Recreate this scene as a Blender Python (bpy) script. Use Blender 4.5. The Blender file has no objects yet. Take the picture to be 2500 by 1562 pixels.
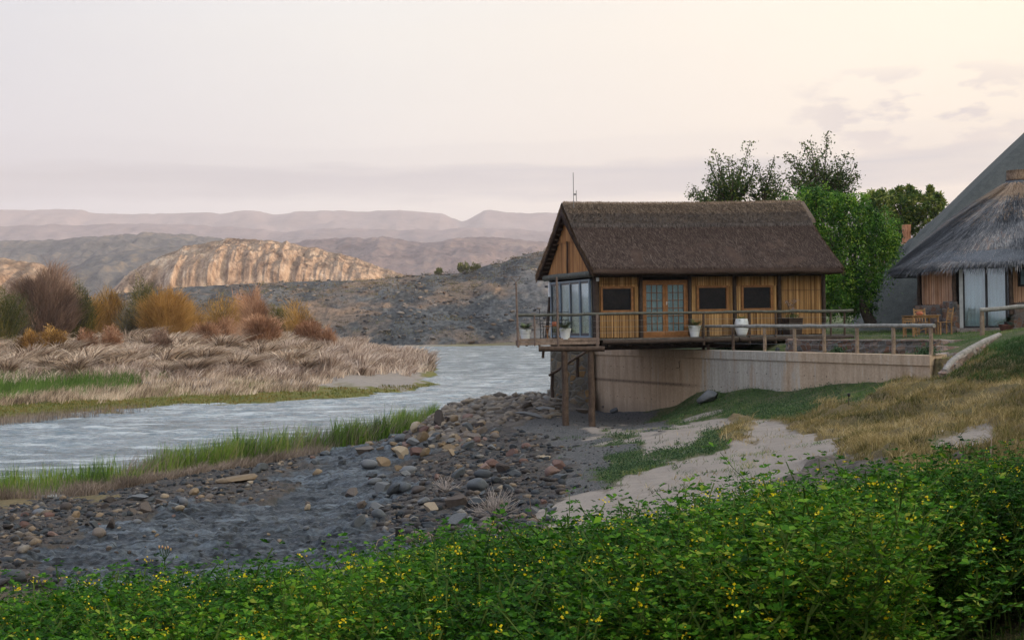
import bpy, bmesh, math, random
import numpy as np
from mathutils import Vector, Matrix
R = math.radians
random.seed(7); rng = np.random.default_rng(7)
sc = bpy.context.scene
C = sc.collection
# ---------------------------------------------------------------- camera
F = 3472.0; ROLL = R(0.9); EYE = 5.5
cth, sth = math.cos(ROLL), math.sin(ROLL)
cd = bpy.data.cameras.new('camera'); cd.lens = 50; cd.sensor_width = 36; cd.clip_start = 0.1; cd.clip_end = 40000
cam = bpy.data.objects.new('camera', cd); C.objects.link(cam)
M3 = Matrix(((cth, sth, 0), (0, 0, -1), (-sth, cth, 0)))
cam.matrix_world = Matrix.Translation((0, 0, EYE)) @ M3.to_4x4()
sc.camera = cam
def P(u, v, Y):
    du = u - 1250.0; dv = 781.0 - v
    return Vector(((du * cth + dv * sth) / F * Y, Y, EYE + (-du * sth + dv * cth) / F * Y))
def proj(x, y, z):
    a = x / y * F; b = (z - EYE) / y * F
    return 1250 + a * cth - b * sth, 781 - (a * sth + b * cth)
# ---------------------------------------------------------------- light
SUN_EL, SUN_AZ = R(7.0), R(112.0)          # azimuth clockwise from +Y
w = bpy.data.worlds.new('World'); sc.world = w; w.use_nodes = True
nt = w.node_tree; nt.nodes.clear()
def wn(t, **k):
    n = nt.nodes.new(t)
    for a, b in k.items(): setattr(n, a, b)
    return n
L = nt.links.new
out = wn('ShaderNodeOutputWorld'); bg = wn('ShaderNodeBackground'); bg.inputs['Strength'].default_value = 0.12
L(bg.outputs[0], out.inputs[0])
sky = wn('ShaderNodeTexSky', sky_type='NISHITA', sun_disc=False, sun_elevation=SUN_EL, sun_rotation=SUN_AZ)
sky.air_density = 1.2; sky.dust_density = 2.0; sky.ozone_density = 1.5
tc = wn('ShaderNodeTexCoord'); sep = wn('ShaderNodeSeparateXYZ'); L(tc.outputs['Generated'], sep.inputs[0])
def wmath(op, a, b=None, c=None, clamp=False):
    n = wn('ShaderNodeMath', operation=op); n.use_clamp = clamp
    for i, q in enumerate((a, b, c)):
        if q is None: continue
        if hasattr(q, 'is_linked') or hasattr(q, 'links'): L(q, n.inputs[i])
        else: n.inputs[i].default_value = q
    return n.outputs[0]
def wramp(fac, stops, interp='LINEAR'):
    n = wn('ShaderNodeValToRGB'); n.color_ramp.interpolation = interp
    e = n.color_ramp.elements
    while len(e) < len(stops): e.new(0.5)
    for q, (p, c) in zip(e, stops): q.position = p; q.color = (*c, 1) if len(c) == 3 else c
    L(fac, n.inputs[0]); return n.outputs[0]
def wmix(f, a, b):
    n = wn('ShaderNodeMix', data_type='RGBA')
    for s, q in ((n.inputs[0], f), (n.inputs[6], a), (n.inputs[7], b)):
        if hasattr(q, 'links'): L(q, s)
        else: s.default_value = q if isinstance(q, float) else (*q, 1)
    return n.outputs[2]
X, Yd, Z = sep.outputs
# high thin overcast: lavender to the left, cream towards the sun on the right
side = wmath('MULTIPLY_ADD', X, 1.0, 0.42, clamp=True)
veil = wramp(side, [(0.0, (5.55, 5.6, 5.95)), (0.32, (7.4, 7.15, 6.6)), (0.62, (8.5, 7.65, 6.35)), (0.9, (8.9, 7.7, 5.9)), (1.0, (9.0, 7.8, 5.9))])
low = wramp(Z, [(0.0, (1.06, 1.0, .98)), (0.05, (.94, .92, .95)), (0.10, (.95, .93, .95)), (0.2, (1.0, 1.0, 1.0)), (.34, (1.0, 1.02, 1.05))])
vm = wn('ShaderNodeMix', data_type='RGBA', blend_type='MULTIPLY'); vm.inputs[0].default_value = 1
L(veil, vm.inputs[6]); L(low, vm.inputs[7]); veil = vm.outputs[2]
# clouds: stretched noise on the direction, in a low bank and a few puffs
mp = wn('ShaderNodeMapping'); mp.inputs['Scale'].default_value = (3.2, 1.0, 26.0); L(tc.outputs['Generated'], mp.inputs[0])
nz = wn('ShaderNodeTexNoise'); nz.inputs['Scale'].default_value = 1.6; nz.inputs['Detail'].default_value = 7; nz.inputs['Roughness'].default_value = .55
L(mp.outputs[0], nz.inputs[0])
zw = wmath('ADD', Z, wmath('MULTIPLY', wmath('SUBTRACT', nz.outputs[0], .5), .034))
bank = wramp(zw, [(0.0, (0, 0, 0)), (0.082, (0,)*3), (0.089, (.75,)*3), (0.1, (.9,)*3), (0.107, (1,)*3), (0.113, (.25,)*3), (0.125, (.22,)*3), (0.13, (.05,)*3), (0.3, (0,)*3)])
cl = wmath('MULTIPLY', wramp(nz.outputs[0], [(0.30, (.55,)*3), (0.56, (1,)*3)]), bank, clamp=True)
veil = wmix(wmath('MULTIPLY', cl, .92), veil, (4.75, 4.55, 4.7))
mp2 = wn('ShaderNodeMapping'); mp2.inputs['Scale'].default_value = (15, 1.0, 36.0); mp2.inputs['Location'].default_value = (2.3, 0, .6); L(tc.outputs['Generated'], mp2.inputs[0])
nz2 = wn('ShaderNodeTexNoise'); nz2.inputs['Scale'].default_value = 1.9; nz2.inputs['Detail'].default_value = 6; L(mp2.outputs[0], nz2.inputs[0])
def bumpf(val, c, wd):   # 1 at c, 0 beyond wd
    return wmath('SUBTRACT', 1.0, wmath('DIVIDE', wmath('ABSOLUTE', wmath('SUBTRACT', val, c)), wd), clamp=True)
puffzone = wmath('MULTIPLY', wmath('POWER', bumpf(X, .275, .095), .5), wmath('POWER', bumpf(Z, .136, .030), .5))
pf = wmath('MULTIPLY', wramp(nz2.outputs[0], [(0.48, (0,)*3), (0.58, (1,)*3)]), puffzone, clamp=True)
veil = wmix(wmath('MULTIPLY', pf, .9), veil, (5.0, 4.5, 4.6))
# general faint mottling of the veil
nz3 = wn('ShaderNodeTexNoise'); nz3.inputs['Scale'].default_value = 1.1; nz3.inputs['Detail'].default_value = 5
mp3 = wn('ShaderNodeMapping'); mp3.inputs['Scale'].default_value = (2, 1, 7); L(tc.outputs['Generated'], mp3.inputs[0]); L(mp3.outputs[0], nz3.inputs[0])
mot = wramp(nz3.outputs[0], [(.3, (.95, .95, .96)), (.7, (1.03, 1.02, 1.01))])
vm = wn('ShaderNodeMix', data_type='RGBA', blend_type='MULTIPLY'); vm.inputs[0].default_value = 1
L(veil, vm.inputs[6]); L(mot, vm.inputs[7]); veil = vm.outputs[2]
# brighter, bluer sky overhead and behind the camera, boosted out of view to lift the shade
bl = wramp(Z, [(0.0, (1, 1, 1)), (.2, (1, 1, 1)), (.34, (.93, 1.0, 1.10)), (.6, (1.06, 1.2, 1.42)), (1.0, (1.2, 1.42, 1.75))])
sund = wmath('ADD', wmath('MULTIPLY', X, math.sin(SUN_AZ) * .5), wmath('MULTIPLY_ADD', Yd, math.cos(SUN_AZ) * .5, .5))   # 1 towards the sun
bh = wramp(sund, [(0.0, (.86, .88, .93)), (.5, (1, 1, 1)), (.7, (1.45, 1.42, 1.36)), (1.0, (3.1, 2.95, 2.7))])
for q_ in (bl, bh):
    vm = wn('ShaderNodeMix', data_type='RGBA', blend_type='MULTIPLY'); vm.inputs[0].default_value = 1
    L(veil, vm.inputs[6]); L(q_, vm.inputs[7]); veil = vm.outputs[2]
cover = wramp(Z, [(0.0, (.94,)*3), (.42, (.94,)*3), (.75, (.85,)*3), (1.0, (.8,)*3)])
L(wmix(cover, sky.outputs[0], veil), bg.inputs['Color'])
sl = bpy.data.lights.new('sun', 'SUN'); sl.energy = 4.2; sl.angle = R(0.6); sl.color = (1.0, .70, .47)
so = bpy.data.objects.new('sun', sl); C.objects.link(so)
sdir = Vector((math.sin(SUN_AZ) * math.cos(SUN_EL), math.cos(SUN_AZ) * math.cos(SUN_EL), math.sin(SUN_EL)))
so.rotation_euler = sdir.to_track_quat('Z', 'Y').to_euler(); so.location = (60, -40, 60)
sc.view_settings.view_transform = 'Standard'; sc.view_settings.look = 'None'; sc.view_settings.gamma = 1
sc.view_settings.exposure = 0.28
sc.render.engine = 'CYCLES'; sc.cycles.use_denoising = True
sc.cycles.max_bounces = 6; sc.cycles.diffuse_bounces = 3; sc.cycles.glossy_bounces = 3; sc.cycles.transmission_bounces = 4
sc.cycles.transparent_max_bounces = 12; sc.cycles.volume_bounces = 0; sc.cycles.caustics_reflective = False; sc.cycles.caustics_refractive = False
# ---------------------------------------------------------------- materials
class NT:
    def __init__(s, name, rough=.8, spec=.3):
        s.m = bpy.data.materials.new(name); s.m.use_nodes = True; s.t = s.m.node_tree
        s.b = s.t.nodes['Principled BSDF']; s.b.inputs['Roughness'].default_value = rough
        s.b.inputs['Specular IOR Level'].default_value = spec
        s.tc = s.t.nodes.new('ShaderNodeTexCoord')
    def n(s, t, **k):
        q = s.t.nodes.new(t)
        for a, b in k.items(): setattr(q, a, b)
        return q
    def put(s, sock, val):
        if hasattr(val, 'links'): s.t.links.new(val, sock)
        elif isinstance(val, (int, float)): sock.default_value = val if sock.type == 'VALUE' else (val, val, val, 1)[:len(sock.default_value)]
        else: sock.default_value = (*val, 1) if len(sock.default_value) == 4 and len(val) == 3 else val
    def co(s, scale=(1, 1, 1), loc=(0, 0, 0), rot=(0, 0, 0), src='Object'):
        m = s.n('ShaderNodeMapping'); m.inputs['Scale'].default_value = scale; m.inputs['Location'].default_value = loc; m.inputs['Rotation'].default_value = rot
        s.t.links.new(s.tc.outputs[src], m.inputs[0]); return m.outputs[0]
    def noise(s, scale, detail=5, rough=.6, co=None, dist=0):
        q = s.n('ShaderNodeTexNoise'); q.inputs['Scale'].default_value = scale; q.inputs['Detail'].default_value = detail
        q.inputs['Roughness'].default_value = rough; q.inputs['Distortion'].default_value = dist
        s.t.links.new(co if co is not None else s.tc.outputs['Object'], q.inputs[0]); return q.outputs[0]
    def vor(s, scale, co=None, feature='F1', out='Distance', rand=1):
        q = s.n('ShaderNodeTexVoronoi', feature=feature); q.inputs['Scale'].default_value = scale; q.inputs['Randomness'].default_value = rand
        s.t.links.new(co if co is not None else s.tc.outputs['Object'], q.inputs[0]); return q.outputs[out]
    def attr(s, name, out='Fac'):
        q = s.n('ShaderNodeAttribute', attribute_name=name); return q.outputs[out]
    def ramp(s, fac, stops, interp='LINEAR'):
        q = s.n('ShaderNodeValToRGB'); q.color_ramp.interpolation = interp; e = q.color_ramp.elements
        while len(e) < len(stops): e.new(.5)
        for a, (p, c) in zip(e, stops):
            a.position = p; a.color = (c, c, c, 1) if isinstance(c, (int, float)) else (*c, 1)
        s.t.links.new(fac, q.inputs[0]); return q.outputs[0]
    def mix(s, f, a, b, mode='MIX'):
        q = s.n('ShaderNodeMix', data_type='RGBA', blend_type=mode); s.put(q.inputs[0], f); s.put(q.inputs[6], a); s.put(q.inputs[7], b); return q.outputs[2]
    def math(s, op, a, b=0.0, clamp=False):
        q = s.n('ShaderNodeMath', operation=op); q.use_clamp = clamp; s.put(q.inputs[0], a); s.put(q.inputs[1], b); return q.outputs[0]
    def color(s, c): s.put(s.b.inputs['Base Color'], c); return s
    def rough(s, c): s.put(s.b.inputs['Roughness'], c); return s
    def bump(s, h, strength=.5, dist=.05):
        q = s.n('ShaderNodeBump'); q.inputs['Strength'].default_value = strength; q.inputs['Distance'].default_value = dist
        s.t.links.new(h, q.inputs['Height']); s.t.links.new(q.outputs[0], s.b.inputs['Normal']); return s
MATS = {}
def simple(name, c1, c2=None, scale=4, rough=.8, spec=.25, bump=.3, bdist=.02, stretch=(1, 1, 1), detail=5, lo=.35, hi=.65):
    if name in MATS: return MATS[name]
    k = NT(name, rough, spec); n = k.noise(scale, detail, .6, k.co(stretch))
    k.color(k.ramp(n, [(lo, c1), (hi, c2 or c1)]))
    if bump: k.bump(n, bump, bdist)
    MATS[name] = k.m; return k.m
def foliage(name, stops, rough=.55, spec=.3, trans=.0):
    """colour varied per leaf clump through the 'rnd' attribute"""
    if name in MATS: return MATS[name]
    k = NT(name, rough, spec); k.color(k.ramp(k.attr('rnd'), stops))
    if trans:
        tr = k.n('ShaderNodeBsdfTranslucent'); k.t.links.new(k.b.inputs['Base Color'].links[0].from_socket, tr.inputs[0])
        mx = k.n('ShaderNodeMixShader'); mx.inputs[0].default_value = trans
        k.t.links.new(k.b.outputs[0], mx.inputs[1]); k.t.links.new(tr.outputs[0], mx.inputs[2])
        k.t.links.new(mx.outputs[0], k.t.nodes['Material Output'].inputs[0])
    MATS[name] = k.m; return k.m
# ---------------------------------------------------------------- numpy noise
_T = np.random.default_rng(3).random((256, 256))
def vnoise(x, y):
    xi = np.floor(x).astype(np.int64); yi = np.floor(y).astype(np.int64)
    fx = x - xi; fy = y - yi; fx = fx * fx * (3 - 2 * fx); fy = fy * fy * (3 - 2 * fy)
    a = _T[xi & 255, yi & 255]; b = _T[(xi + 1) & 255, yi & 255]; c = _T[xi & 255, (yi + 1) & 255]; d = _T[(xi + 1) & 255, (yi + 1) & 255]
    return (a * (1 - fx) + b * fx) * (1 - fy) + (c * (1 - fx) + d * fx) * fy
def fbm(x, y, o=5, g=.5):
    s = 0; a = 1; t = 0
    for i in range(o):
        s = s + a * vnoise(x + 17.3 * i, y + 9.1 * i); t += a; a *= g; x = x * 2.03; y = y * 2.03
    return s / t * 2 - 1
def sstep(a, b, x): t = np.clip((x - a) / (b - a), 0, 1); return t * t * (3 - 2 * t)
# ---------------------------------------------------------------- object helpers
def tag(o, label=None, cat=None, group=None, kind=None):
    if label: o['label'] = label
    if cat: o['category'] = cat
    if group: o['group'] = group
    if kind: o['kind'] = kind
    return o
INV = {}
def own(o, parent):
    if parent is None: return
    o.parent = parent
    if parent.name in INV: o.matrix_parent_inverse = INV[parent.name]
def empty(name, loc=(0, 0, 0), rz=0.0, label=None, cat=None, group=None, world=False):
    """world: its parts are modelled in world coordinates"""
    o = bpy.data.objects.new(name, None); C.objects.link(o); o.location = loc; o.rotation_euler = (0, 0, rz); o.empty_display_size = .2
    if world: INV[o.name] = (Matrix.Translation(loc) @ Matrix.Rotation(rz, 4, 'Z')).inverted()
    return tag(o, label, cat, group)
def np_mesh(name, V, Fq, mats, midx=None, attrs=None, smooth=False, parent=None, link=True):
    """V (n,3); Fq list/array of faces (all same size) or list of arrays"""
    me = bpy.data.meshes.new(name)
    V = np.asarray(V, dtype=np.float32)
    groups = Fq if isinstance(Fq, list) and len(Fq) and isinstance(Fq[0], np.ndarray) and Fq[0].ndim == 2 else [np.asarray(Fq)]
    groups = [g for g in groups if len(g)]
    tot = np.concatenate([np.full(len(g), g.shape[1], np.int32) for g in groups])
    idx = np.concatenate([g.reshape(-1).astype(np.int32) for g in groups])
    me.vertices.add(len(V)); me.vertices.foreach_set('co', V.reshape(-1))
    me.loops.add(len(idx)); me.loops.foreach_set('vertex_index', idx)
    me.polygons.add(len(tot)); st = np.concatenate([[0], np.cumsum(tot)[:-1]]).astype(np.int32)
    me.polygons.foreach_set('loop_start', st); me.polygons.foreach_set('loop_total', tot)
    if midx is not None: me.polygons.foreach_set('material_index', np.asarray(midx, np.int32))
    if smooth: me.polygons.foreach_set('use_smooth', np.ones(len(tot), bool))
    for m in (mats if isinstance(mats, (list, tuple)) else [mats]): me.materials.append(m)
    for k, a in (attrs or {}).items():
        at = me.attributes.new(k, 'FLOAT', 'POINT'); at.data.foreach_set('value', np.asarray(a, np.float32))
    me.update(calc_edges=True)
    if not link: return me
    o = bpy.data.objects.new(name, me); C.objects.link(o)
    own(o, parent)
    return o
class MB:
    """collects shapes, links them as one mesh object"""
    def __init__(s): s.v = []; s.f = []; s.mi = []; s.sm = []; s.cur = 0; s.smooth = False
    def add(s, vs, fs, smooth=None):
        b = len(s.v); s.v += [tuple(q) for q in vs]
        for f in fs: s.f.append(tuple(b + i for i in f)); s.mi.append(s.cur); s.sm.append(s.smooth if smooth is None else smooth)
        return s
    def box(s, c, size, rz=0.0, M=None, jit=0):
        x, y, z = (q / 2 for q in size)
        vs = [Vector(((i & 1) * 2 - 1, ((i >> 1) & 1) * 2 - 1, ((i >> 2) & 1) * 2 - 1)) for i in range(8)]
        vs = [Vector((q.x * x, q.y * y, q.z * z)) for q in vs]
        if jit: vs = [q + Vector((random.uniform(-jit, jit) for _ in range(3))) for q in vs]
        Mx = M if M is not None else Matrix.Rotation(rz, 3, 'Z')
        vs = [Vector(c) + Mx @ q for q in vs]
        return s.add(vs, [(0, 2, 3, 1), (4, 5, 7, 6), (0, 1, 5, 4), (2, 6, 7, 3), (0, 4, 6, 2), (1, 3, 7, 5)], False)
    def beam(s, a, b, w_, h, up=(0, 0, 1)):
        a = Vector(a); b = Vector(b); d = (b - a); ln = d.length; d.normalize()
        side = d.cross(Vector(up)).normalized(); upv = side.cross(d)
        return s.box((a + b) / 2, (ln, w_, h), M=Matrix((d, side, upv)).transposed())
    def tube(s, pts, rad, n=8, cap=True, wob=0.0):
        pts = [Vector(p) for p in pts]; rad = rad if isinstance(rad, (list, tuple)) else [rad] * len(pts)
        rings = []; prev = None
        for i, p in enumerate(pts):
            d = (pts[min(i + 1, len(pts) - 1)] - pts[max(i - 1, 0)]).normalized()
            if prev is None: a = d.orthogonal().normalized()
            else: a = (prev - d * prev.dot(d)).normalized()
            prev = a; b = d.cross(a)
            rings.append([p + (a * math.cos(2 * math.pi * k / n) + b * math.sin(2 * math.pi * k / n)) * rad[i] * (1 + random.uniform(-wob, wob)) for k in range(n)])
        vs = [q for r in rings for q in r]; fs = []
        for i in range(len(pts) - 1):
            for k in range(n): fs.append((i * n + k, i * n + (k + 1) % n, (i + 1) * n + (k + 1) % n, (i + 1) * n + k))
        s.add(vs, fs, True)
        if cap:
            s.add(rings[0][::-1], [tuple(range(n))], False); s.add(rings[-1], [tuple(range(n))], False)
        return s
    def log(s, a, b, r0, r1=None, n=10, segs=6, bend=.02):
        a = Vector(a); b = Vector(b); r1 = r1 or r0; pts = []; rs = []
        for i in range(segs + 1):
            t = i / segs; pts.append(a.lerp(b, t) + (Vector([random.uniform(-bend, bend) for _ in range(3)]) if 0 < i < segs else Vector()))
            rs.append((r0 + (r1 - r0) * t) * random.uniform(.95, 1.05))
        return s.tube(pts, rs, n, True, .03)
    def lathe(s, c, prof, n=20, a0=0, a1=2 * math.pi):
        c = Vector(c); full = abs(a1 - a0 - 2 * math.pi) < 1e-6; m = n if full else n + 1
        vs = [c + Vector((r * math.cos(a0 + (a1 - a0) * k / n), r * math.sin(a0 + (a1 - a0) * k / n), z)) for r, z in prof for k in range(m)]
        fs = []
        for i in range(len(prof) - 1):
            for k in range(n): fs.append((i * m + k, i * m + (k + 1) % m, (i + 1) * m + (k + 1) % m, (i + 1) * m + k))
        return s.add(vs, fs, True)
    def quad(s, a, b, c, d): return s.add([a, b, c, d], [(0, 1, 2, 3)], False)
    def prism(s, poly, z0, z1):
        n = len(poly); vs = [(x, y, z0) for x, y in poly] + [(x, y, z1) for x, y in poly]
        return s.add(vs, [tuple(range(n))[::-1], tuple(range(n, 2 * n))] + [(i, (i + 1) % n, n + (i + 1) % n, n + i) for i in range(n)], False)
    def build(s, name, mats, parent=None, bevel=0, rnd=False):
        me = bpy.data.meshes.new(name); me.from_pydata(s.v, [], s.f)
        for m in (mats if isinstance(mats, (list, tuple)) else [mats]): me.materials.append(m)
        me.polygons.foreach_set('material_index', s.mi); me.polygons.foreach_set('use_smooth', s.sm)
        me.update()
        o = bpy.data.objects.new(name, me); C.objects.link(o)
        own(o, parent)
        if bevel:
            md = o.modifiers.new('bevel', 'BEVEL'); md.width = bevel; md.segments = 2; md.limit_method = 'ANGLE'
        return o
def blades(base, h, lean, w_, azi, segs=2, droop=.0, rnd=None):
    """vectorised grass blades: base (n,3), h, lean (n,2) tip offset, w_ width. returns V,F(quads),rnd"""
    n = len(base); V = np.zeros((n, (segs + 1) * 2, 3), np.float32)
    sx = np.cos(azi) * w_ / 2; sy = np.sin(azi) * w_ / 2
    for i in range(segs + 1):
        t = i / segs; k = (1 - t) ** .7 + .12
        cx = base[:, 0] + lean[:, 0] * t ** 1.6; cy = base[:, 1] + lean[:, 1] * t ** 1.6
        cz = base[:, 2] + h * (t - droop * t * t)
        V[:, 2 * i, 0] = cx - sx * k; V[:, 2 * i, 1] = cy - sy * k; V[:, 2 * i, 2] = cz
        V[:, 2 * i + 1, 0] = cx + sx * k; V[:, 2 * i + 1, 1] = cy + sy * k; V[:, 2 * i + 1, 2] = cz
    m = (segs + 1) * 2
    q = np.array([[2 * i, 2 * i + 1, 2 * i + 3, 2 * i + 2] for i in range(segs)])
    Fq = (np.arange(n)[:, None, None] * m + q[None]).reshape(-1, 4)
    if rnd is None: rnd = rng.random(n)
    return V.reshape(-1, 3), Fq, np.repeat(rnd, m)
def merge(parts):
    Vs = []; Fs = []; Rs = []; b = 0
    for V, Fq, r in parts: Vs.append(V); Fs.append(Fq + b); Rs.append(r); b += len(V)
    return np.concatenate(Vs), np.concatenate(Fs), np.concatenate(Rs)
def leaves(pos, size, rnd=None, up=.3, aspect=.45):
    """diamond leaf faces with random orientation"""
    n = len(pos); d = rng.normal(size=(n, 3)); d[:, 2] += up; d /= np.linalg.norm(d, axis=1)[:, None]
    s = np.cross(d, rng.normal(size=(n, 3))); s /= np.linalg.norm(s, axis=1)[:, None]
    size = np.asarray(size).reshape(-1, 1) * np.ones((n, 1))
    nrm = np.cross(d, s)
    V = np.stack([pos, pos + d * size * .5 + s * size * aspect * .5 + nrm * size * .08, pos + d * size, pos + d * size * .5 - s * size * aspect * .5 + nrm * size * .08], 1)
    Fq = np.arange(n * 4).reshape(n, 4)
    if rnd is None: rnd = rng.random(n)
    return V.reshape(-1, 3), Fq, np.repeat(rnd, 4)
# ---------------------------------------------------------------- ground heights
CP = []   # x, y, z
def cp(u, v, Y): p = P(u, v, Y); CP.append((p.x, Y, p.z))
def cz(u, Y, z): CP.append(((u - 1250) / F * Y, Y, z))
def cw(u, v, z=0.0):   # point at height z seen at (u, v)
    p = P(u, v, 1.0); Y = (z - EYE) / (p.z - EYE); CP.append((p.x * Y, Y, z))
# near ground by the camera
for u, z in ((-1500, 2.6), (-400, 2.9), (0, 3.05), (600, 3.2), (1250, 3.4), (1800, 3.6), (2500, 3.85), (4000, 4.2)):
    cz(u, 3.5, z + .15); cz(u, 8, z)
for u, z in ((-1500, 1.5), (0, 1.95), (500, 2.05), (1000, 2.2), (1500, 2.35), (2000, 2.6), (2500, 2.8), (4000, 3.8)): cz(u, 14, z)
for u, z in ((0, 2.45), (1000, 2.75), (2000, 3.05), (2500, 3.2)): cz(u, 11, z)
for u, z in ((-1500, 1.3), (0, 1.75), (600, 1.8), (1100, 2.0), (1500, 2.35)): cz(u, 20, z)
for q in ((0, 1400, 22), (300, 1330, 26), (600, 1300, 29), (0, 1250, 37), (300, 1230, 40), (700, 1180, 45.5), (900, 1250, 33), (900, 1150, 46), (1000, 1060, 54),
          (1100, 1100, 46), (1300, 1200, 30), (1300, 1300, 23), (1200, 1150, 36), (1500, 1240, 24), (1700, 1100, 33), (1900, 1150, 27), (1600, 1050, 41), (1400, 1050, 48.5),
          (1378, 1038, 49.5), (1443, 1040, 49.6), (1250, 1010, 54), (1340, 975, 58.5), (1340, 958, 60.5), (1200, 970, 60.5), (1130, 985, 60), (1075, 1008, 59.5), (1100, 1060, 54), (1180, 1020, 55),
          (1475, 1012, 58), (1560, 1017, 55.2), (1640, 1010, 53), (1760, 985, 50), (1900, 970, 47), (2100, 945, 43), (2265, 925, 40.3), (1800, 1050, 37), (1950, 1060, 34),
          (2100, 1000, 37), (2300, 1000, 33), (2500, 1000, 30), (2500, 900, 37), (2300, 925, 39.5), (2400, 930, 37), (2200, 1100, 24), (2050, 1120, 26), (2400, 1080, 24), (2500, 1100, 22), (1950, 1010, 41),
          (2330, 905, 40.5), (2420, 850, 41), (2500, 805, 43), (2700, 850, 38), (3200, 800, 40), (1500, 1130, 34), (1450, 1180, 29), (2000, 1170, 24.5), (2250, 1150, 22)): cp(*q)
# pads behind the wall: lawn and planted strip
for u, v, Y in ((1760, 842, 54), (1900, 838, 52), (2100, 832, 51), (2250, 835, 47), (2300, 822, 50), (2400, 818, 50), (2500, 800, 50), (2100, 816, 58), (2300, 815, 56), (2000, 815, 66), (2100, 800, 70), (2500, 800, 62), (1700, 822, 66)): cp(u, v, Y)
cz(1500, 66, 1.0); cz(1600, 72, 3.5); cz(2400, 90, 5.0); cz(1800, 100, 4.5); cz(2200, 120, 5); cz(3200, 60, 6); cz(3500, 120, 8)
cz(1450, 72, -1.0); cz(1600, 110, -.8); cz(1700, 160, -1); cz(1900, 150, 3.5)
# near water's edge, reeds stand here
for u, v in ((-900, 1260), (-300, 1225), (0, 1212), (60, 1203), (170, 1188), (300, 1176), (500, 1150), (700, 1118), (850, 1090), (980, 1050), (1062, 1020)): cw(u, v, .02)
for u, v in ((95, 1216), (140, 1212), (190, 1206), (240, 1200), (285, 1193)): cw(u, v, -.11)
for u, v in ((-300, 1300), (0, 1240), (120, 1240), (220, 1228), (320, 1208), (400, 1190), (560, 1160), (760, 1125), (900, 1095)): cw(u, v, .38)
# river bed
for u, Y in ((-1200, 58), (-400, 58), (0, 57), (0, 66), (300, 56), (300, 72), (600, 66), (600, 82), (850, 76), (850, 90), (1050, 84), (1050, 105), (1180, 72), (1200, 90), (1300, 72), (1300, 110), (1200, 130), (1150, 165), (1250, 180), (1120, 220), (1250, 260), (1050, 270), (1400, 250), (1450, 150), (1600, 290), (-1200, 75), (1000, 290), (800, 300), (400, 300), (0, 300)): cz(u, Y, -1.3)
cz(1340, 66, -.6); cz(1230, 66, -.5); cz(1120, 66, -.6); cz(1050, 66, -.5)
# far left bank, waterline
for u, v in ((-900, 1050), (-300, 1040), (0, 1026), (250, 1008), (600, 985), (850, 971), (1000, 951), (1092, 939)): cw(u, v, .0)
for u, v in ((0, 1000), (250, 990), (600, 972), (850, 960), (1000, 945)): cw(u, v, .22)
for u, v in ((930, 944), (1000, 934), (1060, 926)): cw(u, v, -.12)
for u, v in ((1065, 914), (1068, 900), (1040, 880)): cw(u, v, .05)
for u, v in ((0, 955), (300, 950), (600, 940), (800, 935), (900, 930), (1000, 918)): cw(u, v, .5)
for u, Y, z in ((0, 135, 2.3), (300, 140, 2.4), (600, 145, 2.2), (850, 155, 1.3), (980, 175, .9), (0, 170, 3.2), (300, 180, 3.3), (600, 190, 2.8), (850, 210, 1.8), (950, 250, .6), (0, 240, 3), (400, 250, 2.5), (700, 250, 2), (-900, 140, 2), (-900, 240, 3)): cz(u, Y, z)
for u, Y, z in ((0, 330, 3), (500, 330, 2), (900, 322, .6), (1100, 316, .4), (1340, 316, .5), (1600, 330, 2), (0, 600, 8), (1000, 600, 4), (2500, 600, 8), (0, 1500, 12), (1250, 1500, 8), (2500, 1500, 12), (0, 8000, 20), (1250, 8000, 20), (2500, 8000, 20), (2500, 300, 6), (3500, 300, 15), (-1500, 400, 5), (-1500, 1500, 10), (4000, 1500, 20), (-1500, 8000, 20), (4000, 8000, 20)): cz(u, Y, z)
CP = np.array(CP)
def q2(x, y): return np.stack([x / y * 4.2, np.log(y) * 1.9], -1)
_A = q2(CP[:, 0], CP[:, 1]); _n = len(_A)
_D = np.linalg.norm(_A[:, None] - _A[None], axis=2) + np.eye(_n) * 0
_K = np.block([[_D + np.eye(_n) * -0.006, np.ones((_n, 1))], [np.ones((1, _n)), np.zeros((1, 1))]])
_W = np.linalg.solve(_K, np.concatenate([CP[:, 2], [0]]))
def base_h(x, y):
    sh = x.shape; A = q2(x.ravel(), np.maximum(y.ravel(), 2.0)); o = np.empty(len(A))
    for i in range(0, len(A), 20000):
        a = A[i:i + 20000]; o[i:i + 20000] = np.sqrt(((a[:, None] - _A[None]) ** 2).sum(2)) @ _W[:-1] + _W[-1]
    return o.reshape(sh)
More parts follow.
